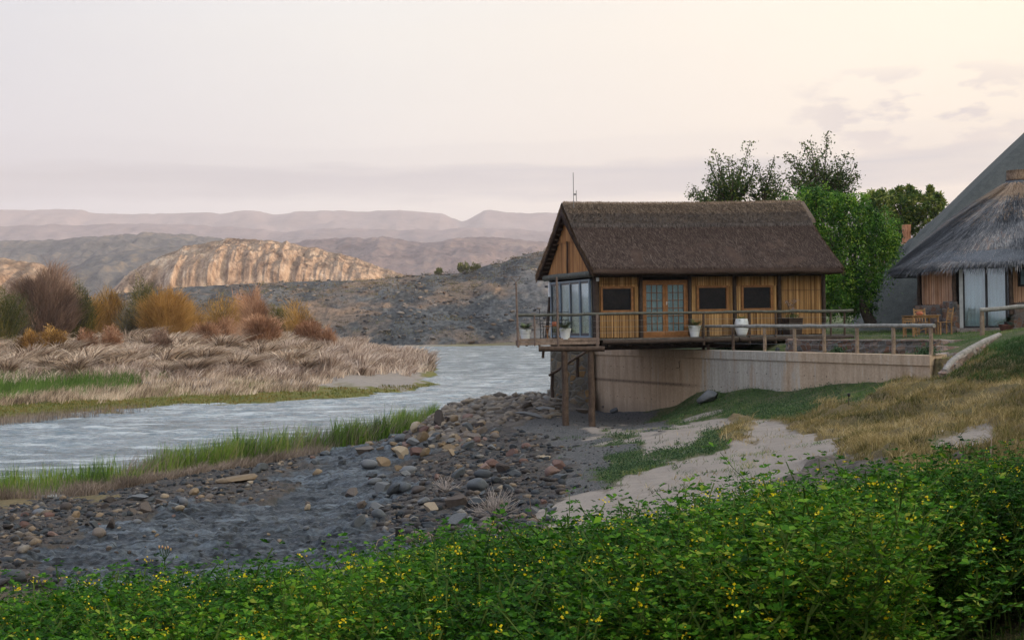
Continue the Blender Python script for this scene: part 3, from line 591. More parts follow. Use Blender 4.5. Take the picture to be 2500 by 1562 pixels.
# ---- roof
def roof_profile(n=26):
    pts = [(-.80, 7.04), (-.90, 7.10), (-.86, 7.22)]
    for i in range(n + 1):
        s = i / n; o = -.74 + (2.33 + .74) * s; z = 7.36 + (9.72 - 7.36) * (s ** 1.0) - .09 * math.sin(math.pi * s)
        pts.append((o, z))
    q = pts[:-1] + [(2.33, 9.74)]
    full = q + [(2 * 2.33 - o, z) for o, z in q[::-1][1:]]
    under = [(4.66 + .68, 7.02), (2.33, 9.38), (-.68, 7.02)]
    return np.array(full), np.array(under)
pf_, un_ = roof_profile()
T0, T1 = -.33, 9.62
def roof_z(s): return .17 * s            # the far end stands a little higher
def make_roof():
    prof = np.concatenate([pf_, un_]); nt_ = 150; ts = np.linspace(0, 1, nt_)
    V = []
    for i, s in enumerate(ts):
        for (o, z) in prof:
            hfr = (z - 7.0) / 2.9
            t = T0 + (T1 - T0) * s + (s - .5) * .22 * hfr * (1 if s > .5 else .2)
            e = min(s, 1 - s) * (T1 - T0); rnd = max(0, 1 - e / .22) ** 2 * .10
            zz = z + roof_z(s) * hfr - rnd * (1 if z > 7.15 else -0.3) - .05 * math.sin(math.pi * s) * hfr
            V.append((t, o, zz))
    V = np.array(V); m = len(prof)
    n = fbm(V[:, 0] * 1.3 + V[:, 1] * .3, V[:, 1] * 1.2 + V[:, 2] * .9, 5, .6) * .05 + fbm(V[:, 0] * 6, V[:, 2] * 3, 3) * .018
    V[:, 2] += n; V[:, 1] += np.where(V[:, 1] < 2.33, -1, 1) * n * .6
    W = np.stack([HC.x + HD.x * V[:, 0] + HN.x * V[:, 1], HC.y + HD.y * V[:, 0] + HN.y * V[:, 1], V[:, 2]], 1)
    i, j = np.meshgrid(np.arange(nt_ - 1), np.arange(m), indexing='ij'); a = (i * m + j).ravel(); b = (i * m + (j + 1) % m).ravel()
    Fq = np.stack([a, b, b + m, a + m], 1)[:, ::-1]
    mid = len(pf_) // 2; ends = []
    for base in (0, (nt_ - 1) * m):     # end faces: strip between outer profile and underside
        N = len(pf_)
        for q in range(N - 1):
            l = m - 1 if q < mid else m - 3
            ends.append((base + q, base + q + 1, base + l, base + l))
        ends.append((base + mid, base + m - 2, base + m - 1, base + m - 1)); ends.append((base + mid, base + m - 3, base + m - 2, base + m - 2))
    return W, Fq, np.array([(a, b, c) for a, b, c, d in ends])
RW, RFq, RFe = make_roof()
# straw lying on the roof
def surf(t, s, back=False):     # t along, s 0..1 from eave to ridge
    o = -.80 + 3.13 * s; z = 7.33 + 2.41 * s - .09 * np.sin(np.pi * s); z = z + roof_z((t - T0) / 10) * (z - 7) / 2.9
    z = z - .05 * np.sin(np.pi * np.clip((t - T0) / (T1 - T0), 0, 1)) * (z - 7) / 2.9
    if back is True: o = 4.66 - o
    return o, z
def to_w(t, o, z): return np.stack([HC.x + HD.x * t + HN.x * o, HC.y + HD.y * t + HN.y * o, z], 1)
def straw(n, s0, s1, ln, lift, wd, back=False, mode='flat'):
    t = rng.uniform(T0 + .02, T1 - .02, n); s = rng.uniform(s0, s1, n); o, z = surf(t, s, back)
    base = to_w(t, o, z + .0)
    dn = -1 if not back else 1; L_ = ln * rng.uniform(.5, 1.3, n)
    if mode == 'fringe': do = dn * L_ * .35; dz = -L_ * .9
    elif mode == 'up': do = dn * L_ * -.1; dz = L_ * .9
    else: do = dn * L_ * .72; dz = -L_ * .60 + lift * rng.uniform(.2, 1, n)
    dt = rng.normal(0, .22, n) * L_
    tip = to_w(t + dt, o + do, z + dz)
    sd = np.array([HD.x, HD.y, 0])[None] * (wd * rng.uniform(.5, 1.2, n))[:, None] / 2
    V = np.stack([base - sd, base + sd, tip + sd * .4, tip - sd * .4], 1).reshape(-1, 3)
    return V, np.arange(4 * n).reshape(n, 4), np.repeat(rng.random(n), 4)
V1, F1, R1 = merge([straw(26000, .0, .72, .22, .055, .016), straw(5000, 0, .02, .13, .0, .018, mode='fringe'), straw(5000, 0, .75, .25, .05, .02, True)])
nb = len(RW)
tag(np_mesh('roof', np.concatenate([RW, V1]), [np.concatenate([RFq, F1 + nb]), RFe], [m_th, m_ths], midx=np.concatenate([np.zeros(len(RFq)), np.ones(len(F1)), np.zeros(len(RFe))]),
        attrs={'rnd': np.concatenate([np.full(nb, .4), R1])}, parent=hut), 'steep dark brown thatched roof')
roof = bpy.data.objects['roof']
# ridge cap: a thick saddle over the ridge, paler on top, frayed below
def make_cap():
    nt_ = 140; prof = []
    for s in np.linspace(.70, 1.0, 12): prof.append((s, .075 if s > .72 else .01))
    V = []; 
    for i, q in enumerate(np.linspace(0, 1, nt_)):
        t = T0 + .0 + (T1 + .15 - T0) * q
        row = []
        for s, h in prof:
            o, z = surf(np.array([t]), np.array([s])); row.append((t, o[0] - h * .6, z[0] + h))
        row.append((t, 2.33, row[-1][2] + .03))
        row += [(t, 4.66 - o, z) for (_, o, z) in row[::-1][1:]]
        V += row
    V = np.array(V); m = 25; n = fbm(V[:, 0] * 2.2, V[:, 1] * 2, 4) * .035; V[:, 2] += n
    W = to_w(V[:, 0], V[:, 1], V[:, 2]); i, j = np.meshgrid(np.arange(nt_ - 1), np.arange(m - 1), indexing='ij'); a = (i * m + j).ravel()
    return W, np.stack([a, a + m, a + m + 1, a + 1], 1)
CW, CF = make_cap()
m_capb = thatch_mat('ridge_thatch', [(.36, (.05, .04, .036)), (.5, (.12, .095, .08)), (.66, (.22, .17, .135))])
def capst(n, s0, s1, ln, extra, **kw):
    global T1
    V, Fq, r_ = straw(n, s0, s1, ln, .12, .016, **kw); V[:, 2] += extra; V[:, 0] += HN.x * -.07; V[:, 1] += HN.y * -.07; return V, Fq, r_
Va, Fa, Ra = capst(7000, .86, 1.0, .20, .08)
Vb, Fb, Rb = merge([capst(6000, .71, .86, .18, .07), capst(3500, .69, .73, .16, .03, mode='fringe')])
Vc, Fc, Rc = capst(4200, .985, 1.0, .09, .08, mode='up')
n0 = len(CW); n1 = n0 + len(Va); n2 = n1 + len(Vb)
np_mesh('ridge_cap', np.concatenate([CW, Va, Vb, Vc]), np.concatenate([CF, Fa + n0, Fb + n1, Fc + n2]), [m_capb, m_cap, m_capg],
        midx=np.concatenate([np.zeros(len(CF)), np.ones(len(Fa)), np.full(len(Fb), 2), np.ones(len(Fc))]), attrs={'rnd': np.concatenate([np.full(n0, .5), Ra, Rb, Rc])}, parent=roof)
# rolled verge of straw along both gable edges
def verge(t, sgn):
    n = 5200; s = rng.uniform(0, 1, n); bk = rng.random(n) < .5
    o, z = surf(np.full(n, t), s); dep = rng.uniform(0, .34, n); z = z - dep * .85; o = np.where(bk, 4.66 - o, o); tt = np.full(n, t) + (rng.normal(0, .03, n) - dep * .25) * sgn * .5
    base = to_w(tt, o, z); L_ = rng.uniform(.12, .3, n); dn = np.where(bk, 1, -1)
    tip = to_w(tt + sgn * rng.uniform(-.01, .05, n), o + dn * L_ * .7, z - L_ * .62)
    sd = np.stack([np.zeros(n), np.zeros(n), np.full(n, .011)], 1); V = np.stack([base - sd, base + sd, tip + sd * .5, tip - sd * .5], 1).reshape(-1, 3)
    return V, np.arange(4 * n).reshape(n, 4), np.repeat(rng.random(n), 4)
V_, F_, R_ = merge([verge(T0, -1), verge(T1, 1)])
np_mesh('verge', V_, F_, m_under, attrs={'rnd': R_}, parent=roof)
# battens under the left overhang
for i in range(13):
    s = .06 + i * .07; o, z = surf(0, s)
    for oo in (4.66 - o, o): m = MB(); m.beam(H(-.28, oo, z - .40), H(.02, oo, z - .40), .04, .05); m.build('batten', m_post, roof)
m = MB(); b0 = H(-.05, 1.75, 9.6)
m.tube([b0, b0 + Vector((0, 0, 1.32))], .014, 6); c0 = H(.22, 2.2, 9.9); m.tube([c0, c0 + Vector((0, 0, .40))], .014, 6); m.box(c0 + Vector((-.05, 0, .25)), (.12, .04, .07))
m.build('antenna', simple('dull_metal', (.16, .16, .17), (.22, .22, .23), 4, .5, .5), hut)
# ---- reed panels
def reeds(t0, t1, o, z0, z1, facing=-1, pitch=.021, rag=.02, axis='t', ztop=None):
    """a wall of upright reeds; axis t: along the front; axis o: along the gable"""
    n = max(2, int(abs(t1 - t0) / pitch)); a = np.linspace(t0, t1, n + 1)[:-1] + pitch / 2
    a = a + rng.normal(0, .002, n); wd = pitch * rng.uniform(.75, 1.3, n); lo = z0 - rng.uniform(0, rag, n); hi = (np.full(n, z1) if ztop is None else ztop(a)) 
    dpt = rng.uniform(0, .012, n); lean = rng.normal(0, .004, n)
    cols = []
    for k_, (f, dd) in enumerate(((-.5, 0), (0, .011), (.5, 0))):
        for zz, ln in ((lo, 0), (hi, 1)):
            c = a + wd * f + lean * ln * (1 if True else 0); off = (o + facing * (dpt + dd))
            cols.append(to_w(c, off, zz) if axis == 't' else to_w(off, c, zz))
    V = np.stack(cols, 1)    # n,6,3 : (l lo, l hi, m lo, m hi, r lo, r hi)
    q = np.array([[0, 2, 3, 1], [2, 4, 5, 3]])
    return V.reshape(-1, 3), (np.arange(n)[:, None, None] * 6 + q[None]).reshape(-1, 4), np.repeat(rng.random(n), 6)
posts_t = [tu(1455), tu(1564), tu(1683), tu(1793), tu(1902), tu(2010)]
WZ = 7.25
def win_geo(u0, u1, v0, v1): return tu(u0), tu(u1), zv((u0 + u1) / 2, v1), zv((u0 + u1) / 2, v0)
wins = [win_geo(1466, 1546, 699, 763), win_geo(1701, 1778, 697, 760), win_geo(1810, 1886, 696, 758)]
door = (tu(1567), tu(1680), DK + .04, zv(1624, 684))
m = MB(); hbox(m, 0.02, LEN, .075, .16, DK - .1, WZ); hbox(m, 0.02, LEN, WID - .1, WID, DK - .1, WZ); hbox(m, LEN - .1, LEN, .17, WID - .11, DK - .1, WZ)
parts_ = []
def panel(t0, t1, holes=None):
    if holes is None: return parts_.append(reeds(t0, t1, .03, DK + .03, WZ))
    a, b, z0, z1 = holes
    parts_.append(reeds(t0, a, .03, DK + .03, z1 + .0)); parts_.append(reeds(b, t1, .03, DK + .03, z1)); parts_.append(reeds(a, b, .035, DK + .03, z0)); parts_.append(reeds(t0, t1, .022, z1 - .02, WZ, rag=.015))
panel(posts_t[0] + .08, posts_t[1] - .07, wins[0]); panel(posts_t[2] + .07, posts_t[3] - .06, wins[1]); panel(posts_t[3] + .06, posts_t[4] - .06, wins[2]); panel(posts_t[4] + .06, posts_t[5] - .05)
parts_.append(reeds(.1, WID, LEN + .02, DK, WZ, facing=1, axis='o', pitch=.03)); parts_.append(reeds(0, LEN, WID + .03, DK, WZ, facing=1, pitch=.04))
V_, F_, R_ = merge(parts_)
np_mesh('reed_wall', V_, F_, m_reed, attrs={'rnd': R_}, parent=hut)
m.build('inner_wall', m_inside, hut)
m = MB(); hbox(m, posts_t[0] + .05, posts_t[5], -.015, .01, 6.98, 7.2); m.build('wall_plate', m_dark, hut)
# cords tying the reeds
for a, b, z in ((posts_t[0], posts_t[1], 5.05), (posts_t[0], posts_t[1], 6.75), (posts_t[4], posts_t[5], 6.45), (posts_t[2], posts_t[3], 5.02), (posts_t[3], posts_t[4], 5.02)):
    m = MB(); m.beam(H(a + .1, -.02, z), H(b - .08, -.02, z), .008, .012); m.build('binding_cord', m_post, hut)
for i, t in enumerate(posts_t):
    m = MB(); m.log(H(t, -.04, DK - .25), H(t, -.04, 7.3), .125 if i == 0 else .075, bend=.008); m.build('wall_post', m_dark, hut)
# windows with dark blinds
for (a, b, z0, z1) in wins:
    f = MB(); w_ = .085
    hbox(f, a, b, -.035, .05, z1 - w_, z1); hbox(f, a, b, -.035, .05, z0, z0 + w_); hbox(f, a, a + w_, -.033, .048, z0 + w_, z1 - w_); hbox(f, b - w_, b, -.033, .048, z0 + w_, z1 - w_)
    hbox(f, a - .02, b + .02, -.06, -.037, z0 - .03, z0 + .01)
    fo = f.build('window', m_varn, hut, bevel=.004)
    f = MB(); n = 22
    for i in range(n): z = z0 + w_ + (i + .5) * (z1 - z0 - 2 * w_) / n; hbox(f, a + w_, b - w_, .048, .062, z - .011, z + .006)
    hbox(f, a + w_, b - w_, .066, .07, z0 + w_, z1 - w_)
    f.build('blind', m_dark, fo)
    f = MB(); hbox(f, a + w_, b - w_, .02, .024, z0 + w_, z1 - w_); f.build('pane', glass_mat('window_glass', .03, .14, (.8, .8, .8)) if 'window_glass' not in bpy.data.materials else bpy.data.materials['window_glass'], fo)
# french doors
a, b, z0, z1 = door; md_ = tu(1624)
f = MB(); hbox(f, a, b, -.03, .06, z1 - .08, z1); hbox(f, a, a + .07, -.028, .058, z0, z1 - .08); hbox(f, b - .07, b, -.028, .058, z0, z1 - .08); hbox(f, a, b, -.09, .05, z0 - .05, z0 - .002)
df = f.build('door_frame', m_varn, hut, bevel=.004)
for k_, (l, r_) in enumerate(((a + .075, md_ - .004), (md_ + .004, b - .075))):
    f = MB(); y0, y1 = -.015, .035; st = .10
    hbox(f, l, l + st, y0, y1, z0 + .005, z1 - .085); hbox(f, r_ - st, r_, y0, y1, z0 + .005, z1 - .085)
    hbox(f, l + st, r_ - st, y0, y1, z0 + .005, z0 + .19); hbox(f, l + st, r_ - st, y0, y1, z1 - .175, z1 - .085)
    gz0, gz1 = z0 + .19, z1 - .175
    for i in (1, 2): c = l + st + (r_ - l - 2 * st) * i / 3; hbox(f, c - .011, c + .011, y0 + .006, y1 - .006, gz0, gz1)
    for i in range(1, 6): c = gz0 + (gz1 - gz0) * i / 6; hbox(f, l + st, r_ - st, y0 + .008, y1 - .008, c - .011, c + .011)
    dl = f.build('door_leaf', m_varn, hut, bevel=.003)
    f = MB(); hbox(f, l + st, r_ - st, .008, .012, gz0, gz1); f.build('pane', m_glass, dl)
    f = MB(); n = 40; vs = []
    for i in range(n + 1):
        t = l + (r_ - l) * i / n; o = .046 + .008 * math.sin(i * 1.35 + k_) + .004 * math.sin(i * 3.1); vs += [H(t, o, z0 + .05), H(t, o, z1 - .1)]
    f.add(vs, [(2 * i, 2 * i + 2, 2 * i + 3, 2 * i + 1) for i in range(n)], True); f.build('curtain', m_curt2, dl)
    if k_ == 1:
        f = MB(); hz = zv(1630, 738); hbox(f, l + .03, l + .065, -.024, -.015, hz - .09, hz + .03); f.tube([H(l + .048, -.04, hz), H(l + .15, -.045, hz)], .010, 6); f.build('handle', simple('chrome', (.5, .5, .5), None, 2, .3, .6, bump=0), dl)
# gable reed triangle and head log, on the t = 0 plane (looks left)
def gtop(o): return 7.05 + np.minimum(o + .45, 5.1 - o) * (9.55 - 7.15) / 2.78 + .0
zb = 7.16
V1_ = reeds(-.42, 5.07, -.03, zb, 9, facing=-1, axis='o', pitch=.028, rag=.04, ztop=lambda a: np.maximum(gtop(a), zb + .01))
V2_ = reeds(1.05, 3.6, -.075, 8.42, 9, facing=-1, axis='o', pitch=.024, rag=.12, ztop=lambda a: np.maximum(gtop(a), 8.45))
V_, F_, R_ = merge([V1_, V2_]); np_mesh('gable_panel', V_, F_, m_reed2, attrs={'rnd': R_}, parent=hut)
m = MB(); m.log(H(-.14, -.35, 7.10), H(-.14, 5.0, 7.10), .12, bend=.012); m.build('head_log', m_rail, hut)
m = MB(); m.log(H(-.14, 2.33, 7.2), H(-.14, 2.33, 8.4), .028, n=6); m.build('gable_post', m_dark, hut)
# sliding doors
sz0, sz1 = DK + .03, 6.93
sd = MB(); hbox(sd, -.06, .03, .16, WID - .02, sz1 - .07, sz1); hbox(sd, -.06, .03, .16, WID - .02, sz0, sz0 + .07)
cols = [ou(1441), ou(1418), ou(1394), ou(1370), ou(1348)]
for i, c in enumerate(cols): hbox(sd, -.055, .025, c - .04, c + .04, sz0 + .07, sz1 - .07)
so_ = sd.build('sliding_door', m_alu, hut, bevel=.004)
f = MB()
for i in range(4):
    tt = -.045 if i % 2 else -.02
    for c in (cols[i] + .055, cols[i + 1] - .055): hbox(f, tt, tt + .03, c - .03, c + .03, sz0 + .07, sz1 - .07)
    hbox(f, tt, tt + .03, cols[i] + .09, cols[i + 1] - .09, sz0 + .07, sz0 + .17); hbox(f, tt, tt + .03, cols[i] + .09, cols[i + 1] - .09, sz1 - .14, sz1 - .07)
f.build('sash', m_alud, so_)
f = MB()
for i in range(4): hbox(f, -.02, -.016, cols[i] + .09, cols[i + 1] - .09, sz0 + .17, sz1 - .14)
f.build('pane', m_glassb, so_)
f = MB(); n = 200; vs = []
for i in range(n + 1):
    o = .2 + 3.55 * i / n; t = .09 + .04 * math.sin(i * .55) + .015 * math.sin(i * 1.3 + 1); vs += [H(t, o, sz0 + .02), H(t, o, sz1 - .03)]
f.add(vs, [(2 * i, 2 * i + 2, 2 * i + 3, 2 * i + 1) for i in range(n)], True); f.build('curtain', m_curt, so_)
m = MB(); hbox(m, -.11, -.05, WID - .08, WID + .06, sz1 - .55, sz1 + .02); m.build('downpipe', m_white, hut)
m = MB(); m.box(H(.12, -.20, 6.9), (.09, .10, .14), M=hutM); m.build('wall_lamp', m_white, hut, bevel=.015)
m = MB(); m.log(P(1347, 668, 56.4), P(1334, 826, 55.7), .065, bend=.01); m.build('strut', m_dark, hut)
# ---- deck
A_ = H(-.15, -1.0, 0); B_ = Vector((.17, 49.75, 0)); C_ = Vector((.36, 56.2, 0)); D_ = H(-.0, WID + .6, 0)
deck = MB(); nb_ = 46
for i in range(nb_):                          # boards run along the terrace
    f0 = i / nb_; f1 = (i + .93) / nb_
    pa = A_.lerp(D_, f0); pb = B_.lerp(C_, f0); pc = B_.lerp(C_, f1); pd = A_.lerp(D_, f1)
    z1_ = DK + random.uniform(-.004, .004); vs = [Vector((q.x, q.y, z)) for z in (DK - .04, z1_) for q in (pa, pb, pc, pd)]
    deck.add(vs, [(3, 2, 1, 0), (4, 5, 6, 7), (0, 1, 5, 4), (1, 2, 6, 5), (2, 3, 7, 6), (3, 0, 4, 7)], False)
for i in range(8): hbox(deck, -.14, 9.9, -1 + i * .125, -1 + i * .125 + .117, DK - .04, DK + random.uniform(-.004, .004))
dko = deck.build('deck', m_board, hut)
m = MB()
for i, (u0, u1) in enumerate(((0.0, .52), (.52, 1.0))):
    p0 = B_.lerp(A_, u0); p1 = B_.lerp(A_, u1)
    off = Vector((0, -.035, 0)); m.beam(p0 + off + Vector((0, 0, DK - .115)), p1 + off + Vector((0, 0, DK - .115)), .05, .115); m.beam(p0 + off * 1.0 + Vector((0, 0, DK - .0 + .005)), p1 + off + Vector((0, 0, DK + .005)), .05, .10)
m.beam(B_ + Vector((-.03, 0, DK - .09)), C_ + Vector((-.03, 0, DK - .09)), .05, .2)
m.build('edge_plank', m_tan, dko)
m = MB()
m.log(H(-.05, -1.03, DK - .115), H(5.2, -1.03, DK - .12), .085, bend=.01); m.log(H(5.25, -1.03, DK - .12), H(9.9, -1.03, DK - .12), .085, bend=.01)
for i in range(12): t = .25 + i * .8; m.beam(H(t, -.95, DK - .17), H(t, WID, DK - .17), .10, .2)
m.beam(H(-.1, -.2, DK - .33), H(6.0, -.2, DK - .33), .14, .16); m.beam(H(-.1, 2.2, DK - .33), H(6.0, 2.2, DK - .33), .14, .16); m.beam(H(-.1, 4.3, DK - .33), H(6, 4.3, DK - .33), .14, .16)
for i in range(5): x = .5 + .45 * i; m.beam((x, 50.1, DK - .14), (x + .1, 56, DK - .14), .08, .16)
m.build('joist', m_dark, dko)
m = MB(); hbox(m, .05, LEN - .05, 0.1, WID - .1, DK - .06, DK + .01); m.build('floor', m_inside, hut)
m = MB(); m.log(P(1315, 851, 49.62), P(1476, 851.5, 49.62), .098, bend=.004, n=14); m.build('bearer_log', m_post, hut)
m = MB(); m.log(P(1326.5, 857, 50.2), P(1325.5, 874, 50.2), .05, segs=2, bend=0); m.build('peg', m_post, hut)
for u, vb in ((1381, 1046), (1445.5, 1048)):
    m = MB(); g = P(u, vb, 49.7); tp = P(u - 3.2, 856, 49.7); m.log(g + Vector((0, 0, -.15)), tp, .122, .108, 14, 9, .012); m.build('stilt', m_post, hut)
# ---- deck railing
RZ = 5.655
rl = MB(); e1 = Vector((.12, 49.72, RZ + .0)); e2 = H(-.2, -1.05, RZ); rl.log(e1, e2, .058, .052, segs=8, bend=.012)
rl.log(e2 + Vector((-.1, -.01, 0)), H(4.7, -1.05, RZ + .005), .052, .048, segs=9, bend=.012); rl.log(H(4.65, -1.05, RZ + .01), H(9.9, -1.05, RZ - .01), .052, .062, segs=9, bend=.012)
rlo = rl.build('railing', m_rail, hut)
def hpost(p, z0, z1, r0, mat, nm='rail_post'): m = MB(); m.log((p[0], p[1], z0), (p[0] - (z1 - z0) * .0, p[1], z1), r0, r0 * .95, 8, 5, .006); return m.build(nm, mat, rlo)
def col(u, v, Y): q = P(u, v, Y); return (q.x, q.y)
for u, Y in ((1305, 49.62), ): hpost(col(u, 800, Y), DK - .2, RZ, .034, m_pole)
m = MB(); q = col(1458.5, 800, 49.72); m.box((q[0], q[1], (DK - .28 + RZ) / 2), (.09, .06, RZ - DK + .28)); m.build('rail_post', m_pole, rlo)
for t in (tu(1718, 800, -1.05), tu(1830, 800, -1.05), tu(1894, 800, -1.05), tu(2028, 800, -1.05), tu(2062, 800, -1.05)): p = H(t, -1.05, 0); hpost((p.x, p.y), 4.5, RZ, .042, m_post)
m = MB(); q = col(1362, 760, 49.6); m.log((q[0], q[1], DK - .22), (q[0] - .03, q[1], P(1362, 676, 49.6).z), .04, .035, 8, 6, .006); m.build('tall_pole', m_pole, rlo)
m = MB()
for z in (5.0, 5.2, 5.42):
    m.tube([(B_.x, 49.7, z), H(-.15, -1.05, z), H(4.7, -1.05, z), H(9.9, -1.05, z)], .006, 4)
m.build('rail_wire', simple('wire', (.22, .22, .22), None, 3, .5, .5, bump=0), rlo)
# lamp pole at the outer deck corner
lp = empty('lamp_pole', (col(1263, 800, 49.6)[0], 49.6, DK - .2), 0, 'thin pole with a forked arm rising from the outer corner of the hut deck', 'lamp pole', world=True)
m = MB(); q = col(1262.5, 800, 49.6); top = P(1259.5, 690, 49.6); m.log((q[0] + .03, q[1], DK - .24), top, .045, .03, 8, 7, .006); m.build('pole', m_pole, lp)
m = MB(); a1 = P(1248, 676.5, 49.6); a2 = P(1270, 676, 49.6); m.tube([top, P(1251, 681, 49.6), a1], .012, 6); m.tube([top, P(1268, 681, 49.6), a2], .012, 6); m.tube([P(1246, 675.8, 49.6), P(1272, 675.4, 49.6)], .009, 6); m.build('forked_arm', m_pole, lp)
# ---------------------------------------------------------------- retaining wall
k = NT('pink_concrete', .85, .2)
st = k.noise(3.2, 6, .65, k.co((1, 1, .16))); pa = k.noise(.28, 4, .55, k.co((1, 1, 1.0), (3, 7, 1))); fi = k.noise(14, 6, .7)
pk = k.ramp(k.mix(.5, st, fi), [(.30, (.27, .19, .125)), (.5, (.45, .335, .235)), (.68, (.56, .44, .325))])
gy = k.ramp(k.mix(.5, st, fi), [(.34, (.24, .225, .20)), (.64, (.46, .43, .38))])
sx = k.n('ShaderNodeSeparateXYZ'); k.t.links.new(k.tc.outputs['Object'], sx.inputs[0])
zone = k.ramp(k.math('MULTIPLY', sx.outputs[0], .1), [(.67, 0.0), (.73, .36), (.86, .36), (.93, .12), (1.1, .1)])
c = k.mix(k.ramp(k.math('ADD', zone, k.math('ADD', k.math('MULTIPLY', pa, .5), k.math('MULTIPLY', k.math('SUBTRACT', st, .5), .8))), [(.40, 0.0), (.56, .9)]), pk, gy)
wt = k.noise(4.5, 3, .5, k.co((1, 1, .09), (11, 2, 0))); c = k.mix(k.ramp(wt, [(.70, 0.0), (.76, .55)]), c, (.50, .48, .44))
dk = k.noise(5.5, 4, .6, k.co((1, 1, .12), (1, 22, 0))); c = k.mix(k.ramp(dk, [(.62, 0.0), (.74, .32)]), c, (.12, .085, .065))
jz = k.math('ABSOLUTE', k.math('SUBTRACT', sx.outputs[2], k.math('ADD', 2.92, k.math('MULTIPLY', fi, .12)))); jm = k.math('MULTIPLY', k.ramp(jz, [(.02, .65), (.09, 0.0)]), k.ramp(k.math('MULTIPLY', sx.outputs[0], .1), [(.62, 1.0), (.70, 0.0)]))
c = k.mix(jm, c, (.09, .06, .045)); bm_ = k.noise(1.0, 2, .5, k.co((7, 7, .02))); c = k.mix(.22, c, k.ramp(bm_, [(.4, .72), (.6, 1.2)]), 'MULTIPLY')
low_ = k.ramp(k.math('ADD', k.math('MULTIPLY', sx.outputs[2], .2), k.math('MULTIPLY', st, .12)), [(.40, .5), (.52, 0.0)]); c = k.mix(low_, c, (.20, .165, .14))
k.color(c); k.bump(k.mix(.5, st, fi), .7, .03); m_conc = k.m
wall = empty('retaining_wall', (WA.x, WA.y, 1.5), 0, 'long stained pink concrete retaining wall running from under the hut to the grass slope', 'wall', world=True)
def wpt(s, d=0): return Vector((WA.x + WDIR.x * s + WN.x * d, WA.y + WDIR.y * s + WN.y * d))
WL = (WB - WA).length
m = MB(); lower = [Vector((3.1, 60.6)), wpt(0, 0), wpt(WL, 0), wpt(WL, 0) + Vector((.75, .95)), wpt(WL, 0) + Vector((.55, 1.25)), wpt(WL, -.35) + Vector((-.12, .1)), wpt(.1, -.35), Vector((3.15, 61.1))]
m.prism([(q.x, q.y) for q in lower][::-1], .6, WTOP - .31); m.build('wall_body', m_conc, wall, bevel=.012)
m = MB(); up = [Vector((3.05, 60.6)), wpt(0, .045), wpt(WL + .03, .045), wpt(WL + .03, .03) + Vector((.78, .97)), wpt(WL, 0) + Vector((.55, 1.3)), wpt(WL, -.40) + Vector((-.12, .1)), wpt(.1, -.40), Vector((3.15, 61.2))]
m.prism([(q.x, q.y) for q in up][::-1], WTOP - .307, WTOP + .0); m.build('coping', m_conc, wall, bevel=.014)
m = MB()
for i in range(34):
    for z in (2.35, 3.0, 3.55):
        s = .6 + i * .55 + random.uniform(-.06, .06); q = wpt(s, .002)
        if z > G1(q.x + WN.x * .4, q.y + WN.y * .4) + .1 and random.random() < .75: m.tube([(q.x, q.y, z), (q.x + WN.x * .012, q.y + WN.y * .012, z)], .018, 6)
mh = m.build('tie_hole', m_black, wall); mh['kind'] = 'stuff'
m = MB(); q = wpt(6.1, .02); m.tube([(q.x, q.y, 3.86), (q.x + WN.x * .06, q.y + WN.y * .06, 3.86), (q.x + WN.x * .06 + .02, q.y + WN.y * .06, 3.62), (q.x + WN.x * .06 - .1, q.y + WN.y * .06, 3.60)], .012, 6)
m.build('steel_hook', m_post, wall)
# ---------------------------------------------------------------- stone work
def stone_mat(name, sc_, cols, mortar=(.16, .15, .14), mw=.06):
    k = NT(name, .85, .2); co = k.co((1, 1, 1.15)); nz = k.noise(3, 3); dco = k.mix(.12, co, nz, 'ADD')
    vc = k.vor(sc_, dco, out='Color'); ed = k.vor(sc_, dco, 'DISTANCE_TO_EDGE'); sp = k.n('ShaderNodeSeparateColor'); k.t.links.new(vc, sp.inputs[0]); fi = k.noise(25, 6, .7)
    c = k.mix(.7, k.ramp(sp.outputs[0], cols), k.ramp(fi, [(.3, .45), (.7, 1.25)]), 'MULTIPLY'); e = k.ramp(ed, [(mw * .5, 0.0), (mw, 1.0)])
    k.color(k.mix(e, k.mix(.5, mortar, k.ramp(fi, [(.3, .10), (.7, .24)])), c)); k.bump(k.mix(.3, e, fi), .9, .05); return k.m
m_cobble = stone_mat('cobble_stone', 4.2, [(0, (.12, .075, .055)), (.3, (.22, .12, .085)), (.5, (.09, .095, .10)), (.7, (.25, .17, .13)), (1, (.16, .15, .145))])
m_clad = stone_mat('flagstone_cladding', 3.0, [(0, (.13, .12, .10)), (.45, (.22, .20, .165)), (.7, (.30, .19, .09)), (1, (.26, .24, .20))], (.20, .185, .16), .10)
m_block = stone_mat('rough_pink_stone', 5.2, [(0, (.20, .13, .105)), (.5, (.32, .23, .19)), (1, (.26, .24, .22))], (.2, .16, .14))
def rough(o, amt=.03, cuts=4, seed=0):
    bm = bmesh.new(); bm.from_mesh(o.data); bmesh.ops.subdivide_edges(bm, edges=bm.edges[:], cuts=cuts, use_grid_fill=True)
    rr = random.Random(seed)
    for v in bm.verts: v.co += Vector((rr.uniform(-amt, amt), rr.uniform(-amt, amt), rr.uniform(-amt, amt)))
    bm.to_mesh(o.data); bm.free(); return o
pil = empty('stone_pillar', (2.5, 59.5, 2), 0, 'square flagstone clad pillar under the hut beside the stair handrail', 'pillar', world=True)
a = P(1346, 900, 59.3); b = P(1443, 900, 59.3)
m = MB(); m.box(((a.x + b.x) / 2, 60.0, 3.1), (b.x - a.x, 1.4, 2.9)); rough(m.build('pillar_shaft', m_clad, pil), .018)
m = MB(); a = P(1339, 970, 59.0); b = P(1446, 970, 59.0); m.box(((a.x + b.x) / 2, 59.9, 2.05), (b.x - a.x, 1.9, .95)); rough(m.build('footing', m_clad, pil), .035)
